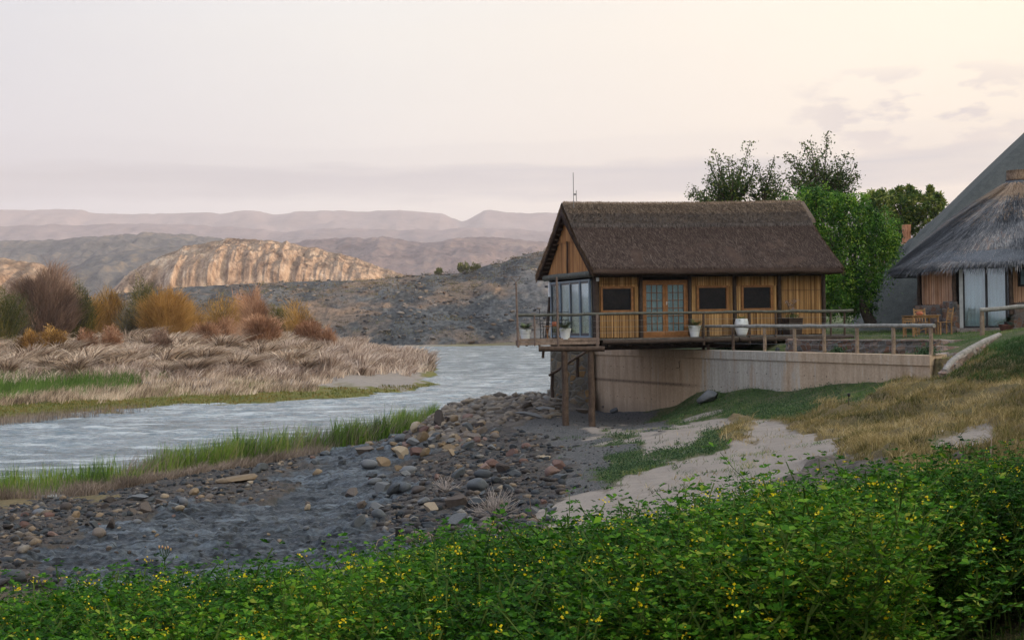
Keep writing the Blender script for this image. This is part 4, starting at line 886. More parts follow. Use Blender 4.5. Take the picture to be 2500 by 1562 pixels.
hr = empty('stair_handrail', (1.9, 58, 2.4), 0, 'sloping brown pole handrail on two posts beside the stone pillar', 'handrail', world=True)
m = MB(); m.log(P(1341, 916, 57.2), P(1432, 857, 58.6), .055); m.build('rail', m_post, hr)
for u, v0, v1, Y in ((1348, 906, 964, 57.4), (1410, 870, 914, 58.3)): m = MB(); m.log(P(u + .6, v1 + 6, Y), P(u, v0, Y), .07); m.build('post', m_post, hr)
# ---- fence on the wall
fen = empty('pole_fence', (WB.x, WB.y, WTOP), 0, 'grey pole fence with short posts along the top of the concrete wall', 'fence', world=True)
def on_wall(u, d=-.18):
    r = ray2(u, 830); lo, hi = -2.0, 21.0
    for _ in range(50):
        s = (lo + hi) / 2; q = wpt(s, d)
        if q.x / q.y < r: lo = s
        else: hi = s
    return wpt(s, d)
fu = [1717, 1729, 1790, 1867, 1940, 2012, 2092, 2181, 2273]
rail_pts = [on_wall(u) for u in fu]; FZ = 5.15
for i in range(1, len(fu) - 1, 2):
    a, b = rail_pts[i], rail_pts[min(i + 2, len(fu) - 1)]
    if i == 1: a = rail_pts[0]
    m = MB(); dd = (b - a).normalized() * .05; m.log((a.x - dd.x, a.y - dd.y, FZ), (b.x + dd.x * 3, b.y + dd.y * 3, FZ + random.uniform(-.01, .01)), .058, .062, 10, 8, .012); m.build('rail', m_grey, fen)
m_fp = wood_mat('fence_post_wood', (.13, .095, .065), (.27, .20, .145), (.37, .30, .23))
for i, q in enumerate(rail_pts): m = MB(); m.log((q.x, q.y, WTOP - .25), (q.x, q.y, FZ + (.10 if i == 0 else -.04)), .062, .058, 10, 4, .006); m.build('post', m_post if i < 3 else m_fp, fen)
for z in (4.55, 4.85): m = MB(); m.tube([(q.x, q.y - .065, z + random.uniform(-.01, .01)) for q in rail_pts], .0055, 4); m.build('wire', bpy.data.materials['wire'], fen)
# ---- low cobble wall holding the lawn, steps, balustrade
low = empty('low_stone_wall', P(2100, 845, 46.5), 0, 'low cobblestone wall holding the lawn behind the pole fence', 'wall', world=True)
m = MB(); pts = [P(1927, 845, 49.4), P(2030, 845, 48.0), P(2150, 845, 46.4), P(2289, 845, 45.0)]
for a, b in zip(pts[:-1], pts[1:]): m.beam((a.x, a.y, 4.33), (b.x + .03, b.y, 4.33), .4, .62)
rough(m.build('wall_stones', m_cobble, low), .03, 5)
m = MB()
for a, b in zip(pts[:-1], pts[1:]): m.beam((a.x, a.y, 4.65), (b.x, b.y, 4.65), .43, .05)
m.beam((pts[0].x - .05, pts[0].y, 4.4), (pts[0].x + .28, pts[0].y - .05, 4.4), .5, .6)
m.build('cap', m_block, low, bevel=.01)
stp = empty('garden_steps', P(2330, 870, 43), 0, 'worn stone steps climbing to the lawn at the end of the concrete wall', 'steps', world=True)
for i, (u, v, Y) in enumerate(((2318, 882, 41.6), (2330, 862, 43.0), (2338, 846, 44.4), (2345, 830, 45.8))):
    m = MB(); p = P(u, v, Y); m.box((p.x, p.y + .3, p.z - .25), (1.3 + .15 * i, .9, .5)); rough(m.build('step', m_block, stp), .035, 3, i)
bal = empty('sloping_stone_kerb', P(2370, 870, 42), 0, 'sloping stone kerb with a smooth pale cap beside the garden steps', 'kerb', world=True)
kp = [P(2306, 908, 39.6), P(2322, 888, 40.0), P(2345, 870, 40.6), P(2375, 852, 41.4), P(2405, 836, 42.3), P(2440, 820, 43.6)]
m = MB()
for i, (a, b) in enumerate(zip(kp[:-1], kp[1:])): m.beam(a + Vector((0, 0, -.30)), b + Vector((0, 0, -.30)), .26, .60)
rough(m.build('kerb_stones', m_block, bal), .04, 3)
m = MB(); m.tube([q + Vector((0, 0, .02)) for q in kp], [.07, .10, .11, .11, .10, .08], 10, wob=.12); m.build('kerb_cap', simple('pale_plaster', (.17, .16, .145), (.32, .29, .27), 6, .85, .2, .6, .03), bal)
# ---------------------------------------------------------------- round thatched hut on the right
RC = Vector((21.05, 59.0)); RB = 4.72
ron = empty('round_thatched_hut', (RC.x, RC.y, RB), 0, 'large round hut with shaggy grey thatched cone roof at the right edge', 'hut', world=True)
m_th2 = thatch_mat('grey_thatch', [(.36, (.022, .026, .032)), (.48, (.075, .085, .10)), (.58, (.17, .18, .205)), (.7, (.34, .33, .34))], (7, 7, 2.4))
m_gs = foliage('grey_thatch_straw', [(0, (.018, .020, .025)), (.25, (.055, .06, .07)), (.55, (.145, .15, .165)), (.82, (.31, .30, .30)), (.93, (.44, .39, .35)), (1, (.28, .15, .10))], .85, .15)
m_ts = foliage('tan_thatch_straw', [(0, (.15, .10, .07)), (.5, (.33, .24, .17)), (1, (.50, .39, .30))], .85, .15)
cprof = [(.40, 10.98), (.52, 10.86), (1.1, 10.45), (1.9, 9.98), (2.9, 9.28), (3.7, 8.60), (4.5, 7.98), (5.05, 7.52), (5.22, 7.32), (5.12, 7.16), (4.9, 7.12)]
def cone_r(z): return np.interp(z, [p[1] for p in cprof][::-1][1:], [p[0] for p in cprof][::-1][1:])
def cone_hut_roof(parent, c, prof, na=90, amp=.05, mats=None, nst=26000, L0=.45, wd=.022, cut=None, a0=-math.pi, a1=math.pi):
    pr = np.array(prof); tt = np.linspace(0, len(pr) - 1, 44); rr = np.interp(tt, np.arange(len(pr)), pr[:, 0]); zz = np.interp(tt, np.arange(len(pr)), pr[:, 1])
    ang = np.linspace(0, 2 * math.pi, na, endpoint=False); A, T = np.meshgrid(ang, np.arange(len(tt))); Rm = rr[T]; Zm = zz[T].copy()
    n = fbm(np.cos(A) * 4 + 10, np.sin(A) * 4 + Zm * 1.2, 4) * amp * np.clip(Rm / 1.5, 0, 1); Rm = Rm + n; Zm = Zm + n * .8 + np.where(Rm > 4.6, -.10 * np.cos(A * 2.0 + 1.0), 0) * np.clip((Rm - 4) / 1, 0, 1)
    V = np.stack([c.x + Rm * np.cos(A), c.y + Rm * np.sin(A), Zm], -1).reshape(-1, 3)
    i, j = np.meshgrid(np.arange(len(tt) - 1), np.arange(na), indexing='ij'); a = (i * na + j).ravel(); b = (i * na + (j + 1) % na).ravel(); Fq = np.stack([a, a + na, b + na, b], 1)
    ap = len(V); V = np.concatenate([V, [[c.x, c.y, pr[-1][1] + .9]]]); las = (len(tt) - 1) * na
    Ft = np.array([(las + q, ap, las + (q + 1) % na) for q in range(na)])
    # straw down the slope
    ns = nst; s = rng.uniform(0, 1, ns) ** .62; r_ = pr[1, 0] + (pr[-3, 0] - pr[1, 0]) * s; order = np.argsort(pr[:-2, 0]); z_ = np.interp(r_, pr[:-2, 0][order], pr[:-2, 1][order]); al = rng.uniform(a0, a1, ns)
    n_ = fbm(np.cos(al) * 4 + 10, np.sin(al) * 4 + z_ * 1.2, 4) * amp; r2 = r_ + n_; L_ = L0 * rng.uniform(.4, 1.5, ns); z2 = np.interp(r_ + .3, pr[:-2, 0][order], pr[:-2, 1][order]); sl = (z2 - z_) / .3; sl = np.where(r_ > pr[-3, 0] - .10, -1.1, sl); q = np.sqrt(1 + sl ** 2)
    base = np.stack([c.x + r2 * np.cos(al), c.y + r2 * np.sin(al), z_ + n_ * .8 + .01], 1); da = rng.normal(0, .12, ns); lift = rng.uniform(.02, .09, ns)
    dr = L_ / q; tip = base + np.stack([dr * np.cos(al + da), dr * np.sin(al + da), dr * sl + lift], 1)
    w_ = wd * rng.uniform(.5, 1.3, ns) / 2; sd = np.stack([-np.sin(al) * w_, np.cos(al) * w_, 0 * al], 1)
    Vs = np.stack([base - sd, base + sd, tip + sd * .4, tip - sd * .4], 1).reshape(-1, 3); Fs = np.arange(4 * ns).reshape(ns, 4) + len(V)
    patch = fbm(np.cos(al) * 5, np.sin(al) * 5 + z_ * 1.1, 4, .6); rv = np.clip(.5 + patch * .65 + rng.normal(0, .17, ns), 0, 1)
    tan = (s < .13 + .12 * rng.random(ns)) | ((s < .5) & (rng.random(ns) < .10))
    me = np.concatenate([np.zeros(len(Fq)), np.where(tan, 2, 1), np.zeros(len(Ft))])
    o = np_mesh('roof', np.concatenate([V, Vs]), [np.concatenate([Fq, Fs]), Ft], mats, midx=me, attrs={'rnd': np.concatenate([np.full(len(V), .4), np.repeat(rv, 4)])}, parent=parent, smooth=False)
    return o
rr_ = cone_hut_roof(ron, RC, cprof, mats=[m_th2, m_gs, m_ts], nst=52000, a0=-math.pi * 1.05, a1=0.2)
m = MB(); m.lathe((RC.x, RC.y, 0), [(.50, 10.84), (.43, 10.98), (.40, 11.12), (.42, 11.34), (.43, 11.36), (.30, 11.37), (.0, 11.37)], 20); cb = m.build('collar', m_ts, rr_)
n = 900; al = rng.uniform(0, 2 * math.pi, n); base = np.stack([RC.x + .415 * np.cos(al), RC.y + .415 * np.sin(al), rng.uniform(10.86, 11.2, n)], 1)
V_, F_, R_ = blades(base, rng.uniform(.12, .24, n), rng.normal(0, .02, (n, 2)) + np.stack([np.cos(al), np.sin(al)], 1) * .015, np.full(n, .02), al + math.pi / 2, 1); np_mesh('collar_straw', V_, F_, m_ts, attrs={'rnd': R_}, parent=rr_)
m = MB(); m.lathe((RC.x, RC.y, 0), [(.455, 10.93), (.47, 10.95), (.455, 10.97)], 20); m.build('collar_band', m_dark, rr_)
fa = [P(2247, 740, 57.4), P(2348, 740, 55.6), P(2464, 740, 54.9), P(2600, 740, 55.8)]
fp = [Vector((q.x, q.y)) for q in fa]
class Face:
    """a flat stretch of wall between two plan points"""
    def __init__(s, a, b): s.a = a; s.d = (b - a); s.l = s.d.length; s.d.normalize(); s.n = Vector((s.d.y, -s.d.x)); s.M = Matrix(((s.d.x, -s.n.x, 0), (s.d.y, -s.n.y, 0), (0, 0, 1)))
    def at(s, t, n, z): q = s.a + s.d * t + s.n * n; return Vector((q.x, q.y, z))
    def tu(s, u, v=740):
        r = ray2(u, v); return (s.a.y * r - s.a.x) / (s.d.x - s.d.y * r)
    def box(s, m, t0, t1, n0, n1, z0, z1): return m.box(s.at((t0 + t1) / 2, (n0 + n1) / 2, (z0 + z1) / 2), (abs(t1 - t0), abs(n1 - n0), abs(z1 - z0)), M=s.M)
    def reed(s, t0, t1, n, z0, z1, pitch=.03, rag=.05):
        k_ = max(2, int((t1 - t0) / pitch)); a = np.linspace(t0, t1, k_ + 1)[:-1] + pitch / 2; w_ = pitch * rng.uniform(.7, 1.3, k_); lo = z0 - rng.uniform(-rag, rag, k_); ln = rng.normal(0, .006, k_)
        cols = []
        for f, dd in ((-.5, 0), (0, .014), (.5, 0)):
            for zz, q in ((lo, 0), (np.full(k_, z1), 1)):
                c = a + w_ * f + ln * q; nn = n + dd + rng.uniform(0, .004, k_); cols.append(np.stack([s.a.x + s.d.x * c + s.n.x * nn, s.a.y + s.d.y * c + s.n.y * nn, zz], 1))
        V = np.stack(cols, 1); q = np.array([[0, 2, 3, 1], [2, 4, 5, 3]])
        return V.reshape(-1, 3), (np.arange(k_)[:, None, None] * 6 + q[None]).reshape(-1, 4), np.repeat(rng.random(k_), 6)
f1, f2, f3 = Face(fp[0], fp[1]), Face(fp[1], fp[2]), Face(fp[2], fp[3])
zb1 = P(2290, 744, 56.5).z
parts_ = [f1.reed(.12, f1.tu(2335), .03, zb1, 7.5), f3.reed(.05, f3.tu(2484), .03, P(2480, 738, 55).z, 7.5), f3.reed(f3.tu(2484), f3.l, .03, P(2490, 738, 55).z, P(2490, 699, 55).z)]
for V_, F_, R_ in (parts_[0], merge(parts_[1:])): np_mesh('reed_wall', V_, F_, m_reed3, attrs={'rnd': R_}, parent=ron)
m = MB(); f1.box(m, 0, f1.l, -.15, .0, RB - .3, 7.4); f3.box(m, 0.0, f3.l, -.15, .0, RB - .3, 7.4); m.lathe((RC.x, RC.y, 0), [(3.6, RB - .4), (3.6, 7.5)], 24, R(-30), R(215)); m.build('inner_wall', m_inside, ron)
m = MB(); f1.box(m, -.02, f1.l - .02, .0, .28, RB - .5, zb1 - .02); f1.box(m, f1.tu(2322), f1.l - .0, .28, .5, RB - .5, zb1 + .1); rough(m.build('stone_base', m_cobble, ron), .035, 5)
m = MB(); f3.box(m, .05, f3.l, .0, .28, RB - .5, P(2480, 740, 55).z); rough(m.build('stone_base', m_cobble, ron), .035, 5)
m = MB(); m.log(f1.at(.02, .1, zb1 - .1), f1.at(.0, .1, 7.5), .075); m.build('post', m_dark, ron)
m = MB(); m.log(f1.at(f1.l - .25, .12, RB), f1.at(f1.l - .25, .12, 7.5), .08); m.build('post', m_post, ron)
m = MB(); m.log(f3.at(.0, .12, RB), f3.at(.0, .12, 7.5), .085); m.build('post', m_post, ron)
dz0, dz1 = P(2400, 800, 55.2).z, 7.4; tl, tm, tr_ = f2.tu(2351), f2.tu(2409), f2.tu(2462)
m = MB(); f2.box(m, f2.tu(2343), f2.tu(2352), .02, .12, dz0, dz1); m.build('door_jamb', simple('pale_jamb', (.34, .35, .34), (.45, .46, .45), 4, .5), ron)
m = MB()
for t in (tl + .03, tm, tr_ - .06): f2.box(m, t - .045, t + .045, .03, .10, dz0 + .07, dz1)
f2.box(m, tl, tr_, .03, .11, dz0, dz0 + .07); sdo = m.build('sliding_door', m_black, ron)
m = MB(); f2.box(m, tl, tr_, .05, .056, dz0 + .07, dz1); m.build('pane', m_glass, sdo)
m = MB(); vs = []; n = 150
for i in range(n + 1):
    t = tl + (tr_ - tl) * i / n; d_ = .0 + .03 * math.sin(i * .5) + .012 * math.sin(i * 1.37); vs += [f2.at(t, d_ - .04, dz0 + .03), f2.at(t, d_ - .04, dz1)]
m.add(vs, [(2 * i, 2 * i + 2, 2 * i + 3, 2 * i + 1) for i in range(n)], True); m.build('curtain', m_curt, sdo)
m = MB(); f2.box(m, -.1, f2.l + .6, .1, .9, RB - .35, dz0 - .01); m.build('threshold', m_block, ron, bevel=.01)
m = MB(); wz0, wz1 = P(2490, 699, 55).z, P(2490, 652, 55).z; t0, t1 = f3.tu(2485), f3.tu(2560)
f3.box(m, t0, t1, .0, .09, wz0, wz0 + .07); f3.box(m, t0, t1, .0, .09, wz1 - .07, wz1); f3.box(m, t0, t0 + .08, .001, .088, wz0 + .07, wz1 - .07); f3.box(m, t1 - .08, t1, .001, .088, wz0 + .07, wz1 - .07)
wo = m.build('window', m_black, ron); m = MB(); f3.box(m, t0 + .08, t1 - .08, .03, .036, wz0 + .07, wz1 - .07); m.build('pane', m_glass, wo)
m = MB(); f3.box(m, t0 + .12, t1 - .08, .005, .01, wz0 + .07, wz1 - .07); m.build('blind', m_curt, wo)
# smaller round hut far behind the tree
R2 = Vector((P(2213, 570, 96).x, 96.0)); r2 = empty('small_round_hut', (R2.x, R2.y, 5), 0, 'distant round hut with pinkish thatched cone roof half hidden behind the green tree', 'hut', world=True)
zc = P(2212, 590, 96).z; ze = P(2212, 700, 96).z
pr2 = [(.30, zc), (.36, zc - .1), (.9, zc - .55), (2.2, zc - 1.5), (3.4, zc - 2.3), (4.3, ze + .45), (4.5, ze + .2), (4.4, ze + .02), (4.2, ze)]
m_pth = thatch_mat('pink_thatch', [(.38, (.13, .085, .07)), (.5, (.26, .18, .155)), (.62, (.38, .28, .24))]); m_pst = foliage('pink_thatch_straw', [(0, (.14, .09, .07)), (.5, (.30, .21, .18)), (1, (.46, .35, .31))], .9, .1)
cr = cone_hut_roof(r2, R2, pr2, mats=[m_pth, m_pst, m_ts], nst=9000, L0=.6, wd=.05)
m = MB(); zt = P(2212, 549, 96).z; m.lathe((R2.x, R2.y, 0), [(.42, zc - .15), (.30, zc), (.27, (zc + zt) / 2), (.31, zt), (0, zt + .01)], 16); m.build('collar', simple('collar_straw_red', (.25, .10, .05), (.48, .24, .14), 8, .9, .1, stretch=(3, 3, .5)), cr)
m = MB(); m.lathe((R2.x, R2.y, 0), [(3.6, 4.2), (3.6, ze + .5)], 32); m.build('wall', m_reed3 if False else simple('pink_reed_wall', (.22, .10, .055), (.42, .23, .14), 6, .8, .1, stretch=(6, 6, .3)), r2)
# ---------------------------------------------------------------- rock dome behind
def make_rock():
    ys = np.concatenate([np.linspace(-160, 58, 40), np.linspace(58, 130, 190)[1:], np.exp(np.linspace(math.log(130), math.log(620), 60))[1:]])
    ts = np.concatenate([np.linspace(-4, 2, 14)[:-1], np.linspace(2, 34, 110), np.linspace(34, 240, 36)[1:]])
    T, Y = np.meshgrid(ts, ys); Yc = np.maximum(Y, 58); kk = .2350 + .30 * np.log(Yc / 77.0) ** 2 + np.clip(Yc - 130, 0, 999) * .00012
    x0 = np.where(Y < 58, np.maximum(.2376 * 58 + 5 + (58 - Y) * .02, 22.5), kk * Yc) + np.clip(66 - Yc, 0, 20) * 1.1 * (Y >= 58)
    x0 = np.where(Y < 58, np.maximum(x0, 22.5), x0)
    X = x0 + T; h = np.where(T < 0, T * .35, 0) + np.where(T >= 0, 70 * (1 - np.exp(-T / 68.0)) + 1.3 * (1 - np.exp(-np.maximum(T, 0) / 1.1)), 0)
    cap = np.interp(Y, [-160, 50, 62, 72, 95, 122, 190, 240, 620], [13, 13, 18, 60, 50, 5, 4, 48, 60])  # ridge out of view added for shade, cut low for sun on far bank
    h = np.where(T > 0, np.where(h < cap * .5, h, cap * .5 + cap * .5 * (1 - np.exp(-(h - cap * .5) / (cap * .5)))), h); h = h - np.clip(T - 30, 0, 40) * .5 * (cap > 40) * (Y < 130)
    foot = np.interp(Y, [-160, 40, 62, 90, 300, 620], [4, 4.6, 4.9, 5.0, 4, 6])
    n = fbm(X / 9 + 3, Y / 9, 5, .5) * .12 * sstep(-1, 8, T) + fbm(X / 2, Y / 3, 4) * .05
    # broken dark ledges low on the slope
    led = sstep(.5, 2, T) * (1 - sstep(3, 5, T)) * sstep(66, 72, Y) * (1 - sstep(79, 90, Y)); n = n + led * (np.abs(fbm(X / 1.1, Y / 1.4, 4, .6)) * 1.5 - .4)
    Zr = foot - .45 + h + n
    far = sstep(200, 620, Y); 
    V = np.stack([X, Y, Zr], -1).reshape(-1, 3); nx = len(ts); i = np.arange((len(ys) - 1) * nx).reshape(len(ys) - 1, nx)[:, :-1].ravel()
    return V, np.stack([i, i + 1, i + nx + 1, i + nx], 1)
k = NT('grey_granite', .9, .15)
a = k.noise(.35, 7, .65, k.co((1, 1, 1), rot=(0, .7, 0))); b = k.noise(3.5, 7, .7); gr = k.noise(22, 4, .75)
c = k.mix(.45, k.ramp(k.mix(.5, a, b), [(.36, (.042, .048, .048)), (.5, (.085, .093, .09)), (.64, (.135, .14, .132))]), k.ramp(gr, [(.3, (.045, .05, .05)), (.7, (.15, .155, .145))]))
br = k.ramp(k.noise(.5, 5, .6, k.co((1, 1, 1), (4, 9, 2))), [(.60, 0.0), (.68, .7)]); k.color(k.mix(br, c, (.10, .07, .055))); k.bump(k.mix(.5, b, gr), .7, .12); m_gran = k.m
RVx, RFx = make_rock(); tag(np_mesh('rock_hill', RVx, RFx, m_gran, smooth=True), kind='structure')
# ---------------------------------------------------------------- pots, planters
m_pot = simple('white_glazed_pot', (.76, .80, .84), (.84, .87, .90), 5, .4, .45, .05); m_soil = simple('potting_soil', (.02, .015, .01), (.05, .035, .025), 20, .95, .1)
m_frond = foliage('palm_frond', [(0, (.02, .045, .012)), (.5, (.06, .10, .025)), (1, (.13, .15, .04))], .5, .3)
m_terra = simple('terracotta', (.28, .09, .05), (.42, .16, .09), 8, .8, .2, .3)
def fronds(c, n=26, ln=.45, wd=.05, up=.9, seed=0, mat=None, parent=None, name='foliage', leaflets=9):
    r_ = np.random.default_rng(seed); Vp = []
    for i in range(n):
        a = r_.uniform(0, 2 * math.pi); l = ln * r_.uniform(.6, 1.15); el = r_.uniform(.1, 1.2) * up; p = Vector(c); d = Vector((math.cos(a) * math.cos(el), math.sin(a) * math.cos(el), math.sin(el)))
        for s in range(leaflets):
            d = (d + Vector((0, 0, -.10))).normalized(); q = p + d * l / leaflets; side = d.cross(Vector((0, 0, 1))).normalized(); w_ = wd * 2.2 * math.sin(math.pi * (s + 1.2) / (leaflets + 1.5))
            for sg in (-1, 1): Vp.append([p, p + side * sg * w_ * .15 + d * .01, p + side * sg * w_ + d * w_ * .7 + Vector((0, 0, w_ * .1)), p + d * w_ * .35])
            Vp.append([p - side * .004, q - side * .004, q + side * .004, p + side * .004]); p = q
    Vv = np.array([[tuple(q) for q in f] for f in Vp]); nn = len(Vv)
    return np_mesh(name, Vv.reshape(-1, 3), np.arange(nn * 4).reshape(nn, 4), mat or m_frond, attrs={'rnd': np.repeat(np.repeat(r_.random(n), (leaflets * 3)), 4)}, parent=parent)
def tapered(name, loc, label, seed, s=1.0, h=.38, r=.21):
    e = empty(name, loc, random.uniform(0, 6), label, 'plant pot', 'white pots of plants on the hut deck')
    m = MB(); m.lathe((0, 0, 0), [(0, 0), (r * .64, 0), (r * .68, .02), (r * .9, h * .72), (r * .93, h * .74), (r * .96, h * .76), (r * 1.0, h * .97), (r * 1.03, h), (r * .94, h), (r * .9, h * .9), (0, h * .9)], 28); m.build('pot', m_pot, e)
    m = MB(); m.lathe((0, 0, 0), [(0, h * .915), (r * .88, h * .91)], 20); m.build('soil', m_soil, e)
    fronds((0, 0, h * .9), 30, .50 * s, .05, .95, seed, parent=e, name='palm'); m = MB(); m.log((0, 0, h * .9), (0, 0, h * .9 + .16), .035, .02, 7, 3, 0); m.build('stem', m_post, e); return e
p = P(1283, 829, 50.1); tapered('potted_palm', (p.x, p.y, DK + .005), 'white tapered pot of small palm at the outer left corner of the deck', 1, .9)
p = P(1380, 829, 49.95); tapered('potted_palm', (p.x, p.y, DK + .005), 'white tapered pot of palm on the deck beside the tall thin pole', 2, 1.05, .39)
q = H(tu(1696, 826, -.72), -.72, DK + .005); tapered('potted_palm', q, 'white tapered pot of dull palm just right of the french doors', 3, .95, .40, .225)
q = H(tu(1811, 820, -.6), -.6, DK + .005)
e = empty('egg_planter', q, 0, 'white egg shaped planter with trailing green plant below the right hand windows', 'plant pot', 'white pots of plants on the hut deck')
m = MB(); m.lathe((0, 0, 0), [(0, 0), (.15, 0), (.19, .08), (.245, .26), (.262, .36), (.25, .50), (.215, .62), (.20, .63), (.19, .60), (0, .58)], 28); m.build('pot', m_pot, e)
fronds((0, 0, .6), 34, .34, .035, .7, 5, foliage('lush_leaf', [(0, (.04, .10, .015)), (1, (.14, .25, .04))]), e, 'trailing_plant', 7)
q = H(tu(1935, 818, -.45), -.45, DK + .005)
e = empty('square_planter', q, R(17), 'dark brown square planter of dry flower stems before the last reed panel', 'plant pot')
m = MB(); m.add([(-.25, -.25, 0), (.25, -.25, 0), (.25, .25, 0), (-.25, .25, 0), (-.29, -.29, .62), (.29, -.29, .62), (.29, .29, .62), (-.29, .29, .62), (-.25, -.25, .62), (.25, -.25, .62), (.25, .25, .62), (-.25, .25, .62), (-.24, -.24, .56), (.24, -.24, .56), (.24, .24, .56), (-.24, .24, .56)],
   [(3, 2, 1, 0)] + [(i, (i + 1) % 4, 4 + (i + 1) % 4, 4 + i) for i in range(4)] + [(4 + i, 4 + (i + 1) % 4, 8 + (i + 1) % 4, 8 + i) for i in range(4)] + [(8 + i, 8 + (i + 1) % 4, 12 + (i + 1) % 4, 12 + i) for i in range(4)] + [(12, 13, 14, 15)]); m.build('box', m_dark, e)
m = MB(); vs = []
for i in range(16):
    a = random.uniform(0, 6.28); l = random.uniform(.25, .75); tp = Vector((math.cos(a) * .32 * l, math.sin(a) * .32 * l, .56 + l)); m.tube([(math.cos(a) * .05, math.sin(a) * .05, .56), tp * .6 + Vector((0, 0, .26)), tp], .006, 4); vs.append(tp)
m.build('stems', m_post, e)
lv = np.array([np.array(tp) + rng.normal(0, .03, 3) for tp in vs for _ in range(14)]); V_, F_, R_ = leaves(lv, .06); np_mesh('dry_flowers', V_, F_, foliage('dry_flower', [(0, (.10, .07, .06)), (1, (.42, .32, .30))]), attrs={'rnd': R_}, parent=e)
lv = rng.normal(0, .11, (160, 3)) * [1, 1, .6] + [0, 0, .66]; V_, F_, R_ = leaves(lv, .08); np_mesh('leaves', V_, F_, m_frond, attrs={'rnd': R_}, parent=e)
# ---------------------------------------------------------------- metal chair, folding table, pot on the terrace
def metal_chair(loc, rz, label, grp):
    e = empty('metal_chair', loc, rz, label, 'chair', grp); m = MB()
    for x in (-.23, .23): m.tube([(x, .23, 0), (x, .25, .46), (x * 1.05, .30, 1.0), (x * 1.05, .31, 1.10)], .016, 6)
    for z in (.55, .68, .98): m.tube([(-.235, .27, z), (.235, .27, z)], .012, 6)
    m.tube([(-.14, .27, .55), (0, .28, .8), (.14, .27, .55)], .008, 5); m.build('backrest', m_black, e)
    for x in (-.22, .22): m = MB(); m.tube([(x, -.22, 0), (x, -.20, .45)], .014, 6); m.build('leg', m_black, e)
    m = MB(); m.box((0, 0, .46), (.46, .46, .03)); m.build('seat', m_black, e, bevel=.008)
    for x in (-.23, .23): m = MB(); m.tube([(x, .25, .66), (x, -.05, .67), (x, -.2, .45)], .012, 6); m.build('armrest', m_black, e)
p = P(1338, 826, 53.0); metal_chair((p.x, p.y, DK + .004), R(12), 'black metal armchair on the deck left of the small folding table', 'black metal chairs on the deck')
p = P(1368, 826, 53.6); metal_chair((p.x, p.y, DK + .004), R(-20), 'black metal armchair on the deck behind the tall thin pole', 'black metal chairs on the deck')
p = P(1349, 826, 51.6); e = empty('folding_table', (p.x, p.y, DK + .004), R(10), 'small brown folding table with crossed legs on the deck', 'table')
m = MB()
for i in range(5): m.box((0, -.2 + i * .1, .47), (.52, .092, .022))
m.build('table_top', m_varn, e)
for x in (-.2, .2): m = MB(); m.beam((x, -.2, 0), (x, .2, .455), .035, .02); m.beam((x + .03, .2, 0), (x + .03, -.2, .455), .035, .02); m.build('crossed_leg', m_varn, e)
e2_ = empty('red_pot', (p.x + .10, p.y, DK + .487), 0, 'small red clay pot on the folding table on the deck', 'pot'); m = MB(); m.lathe((0, 0, 0), [(0, 0), (.09, 0), (.115, .03), (.12, .10), (.10, .135), (.11, .15), (.09, .15), (.08, .1), (0, .1)], 20); m.build('pot_body', m_terra, e2_)
# ---------------------------------------------------------------- wooden table and chairs on the lawn
m_teak = wood_mat('bleached_teak', (.16, .085, .035), (.33, .19, .085), (.45, .29, .15), .6)
GZ = 4.60
def lawn_z(x, y): return G1(x, y)
p = P(2249, 815, 52.3); tz = lawn_z(p.x, p.y)
tb = empty('garden_table', (p.x, p.y, tz), R(8), 'square bleached wooden table on the lawn beside the round hut', 'table')
m = MB()
for i in range(7): m.box((0, -.39 + i * .13, .74), (1.12, .122, .03))
m.build('table_top', m_teak, tb, bevel=.004); m = MB()
for y in (-.38, .38): m.box((0, y, .69), (.98, .03, .07))
for x in (-.47, .47): m.box((x, 0, .69), (.03, .73, .07))
m.build('apron', m_teak, tb)
for x in (-.48, .48):
    for y in (-.38, .38): m = MB(); m.box((x, y, .36), (.06, .06, .72)); m.build('leg', m_teak, tb, bevel=.004)
m = MB(); m.beam((-.46, -.36, .12), (.46, .36, .30), .04, .03); m.build('brace', m_teak, tb)
def wood_chair(loc, rz, label):
    e = empty('wooden_chair', loc, rz, label, 'chair', 'wooden chairs round the garden table')
    for x in (-.21, .21):
        m = MB(); m.beam((x, .22, 0), (x, .22, .46), .045, .045, up=(0, 1, 0)); m.beam((x, .22, .46), (x, .31, 1.0), .042, .042, up=(0, 1, 0)); m.build('rear_leg', m_teak, e)
        m = MB(); m.beam((x, -.2, 0), (x, -.2, .45), .042, .042, up=(0, 1, 0)); m.build('leg', m_teak, e)
    m = MB()
    for i in range(5): m.box((0, -.18 + i * .092, .465), (.46, .082, .022))
    m.build('seat', m_teak, e); m = MB()
    for z, y in ((.92, .30), (.80, .277)): m.box((0, y, z), (.40, .022, .075))
    for x in (-.1, 0, .1): m.beam((x, .235, .52), (x, .285, .84), .03, .012, up=(0, 1, 0))
    m.build('backrest', m_teak, e); return e
p = P(2303, 818, 52.0); wood_chair((p.x, p.y, lawn_z(p.x, p.y)), R(-82), 'wooden chair to the right of the garden table')
p = P(2252, 812, 53.8); wood_chair((p.x, p.y, lawn_z(p.x, p.y)), R(5), 'wooden chair behind the garden table against the cobble wall')
p = P(2222, 822, 51.4); wood_chair((p.x, p.y, lawn_z(p.x, p.y)), R(150), 'wooden chair tucked under the near left side of the garden table').scale = (.9, .9, .72)
p = P(2246, 768, 52.3); e = empty('clay_pot', (tb.location.x - .05, tb.location.y, tz + .757), 0, 'terracotta pot on the bleached garden table', 'pot'); m = MB(); m.lathe((0, 0, 0), [(0, 0), (.10, 0), (.13, .04), (.12, .11), (.07, .14), (.075, .155), (0, .15)], 20); m.build('pot_body', m_terra, e)
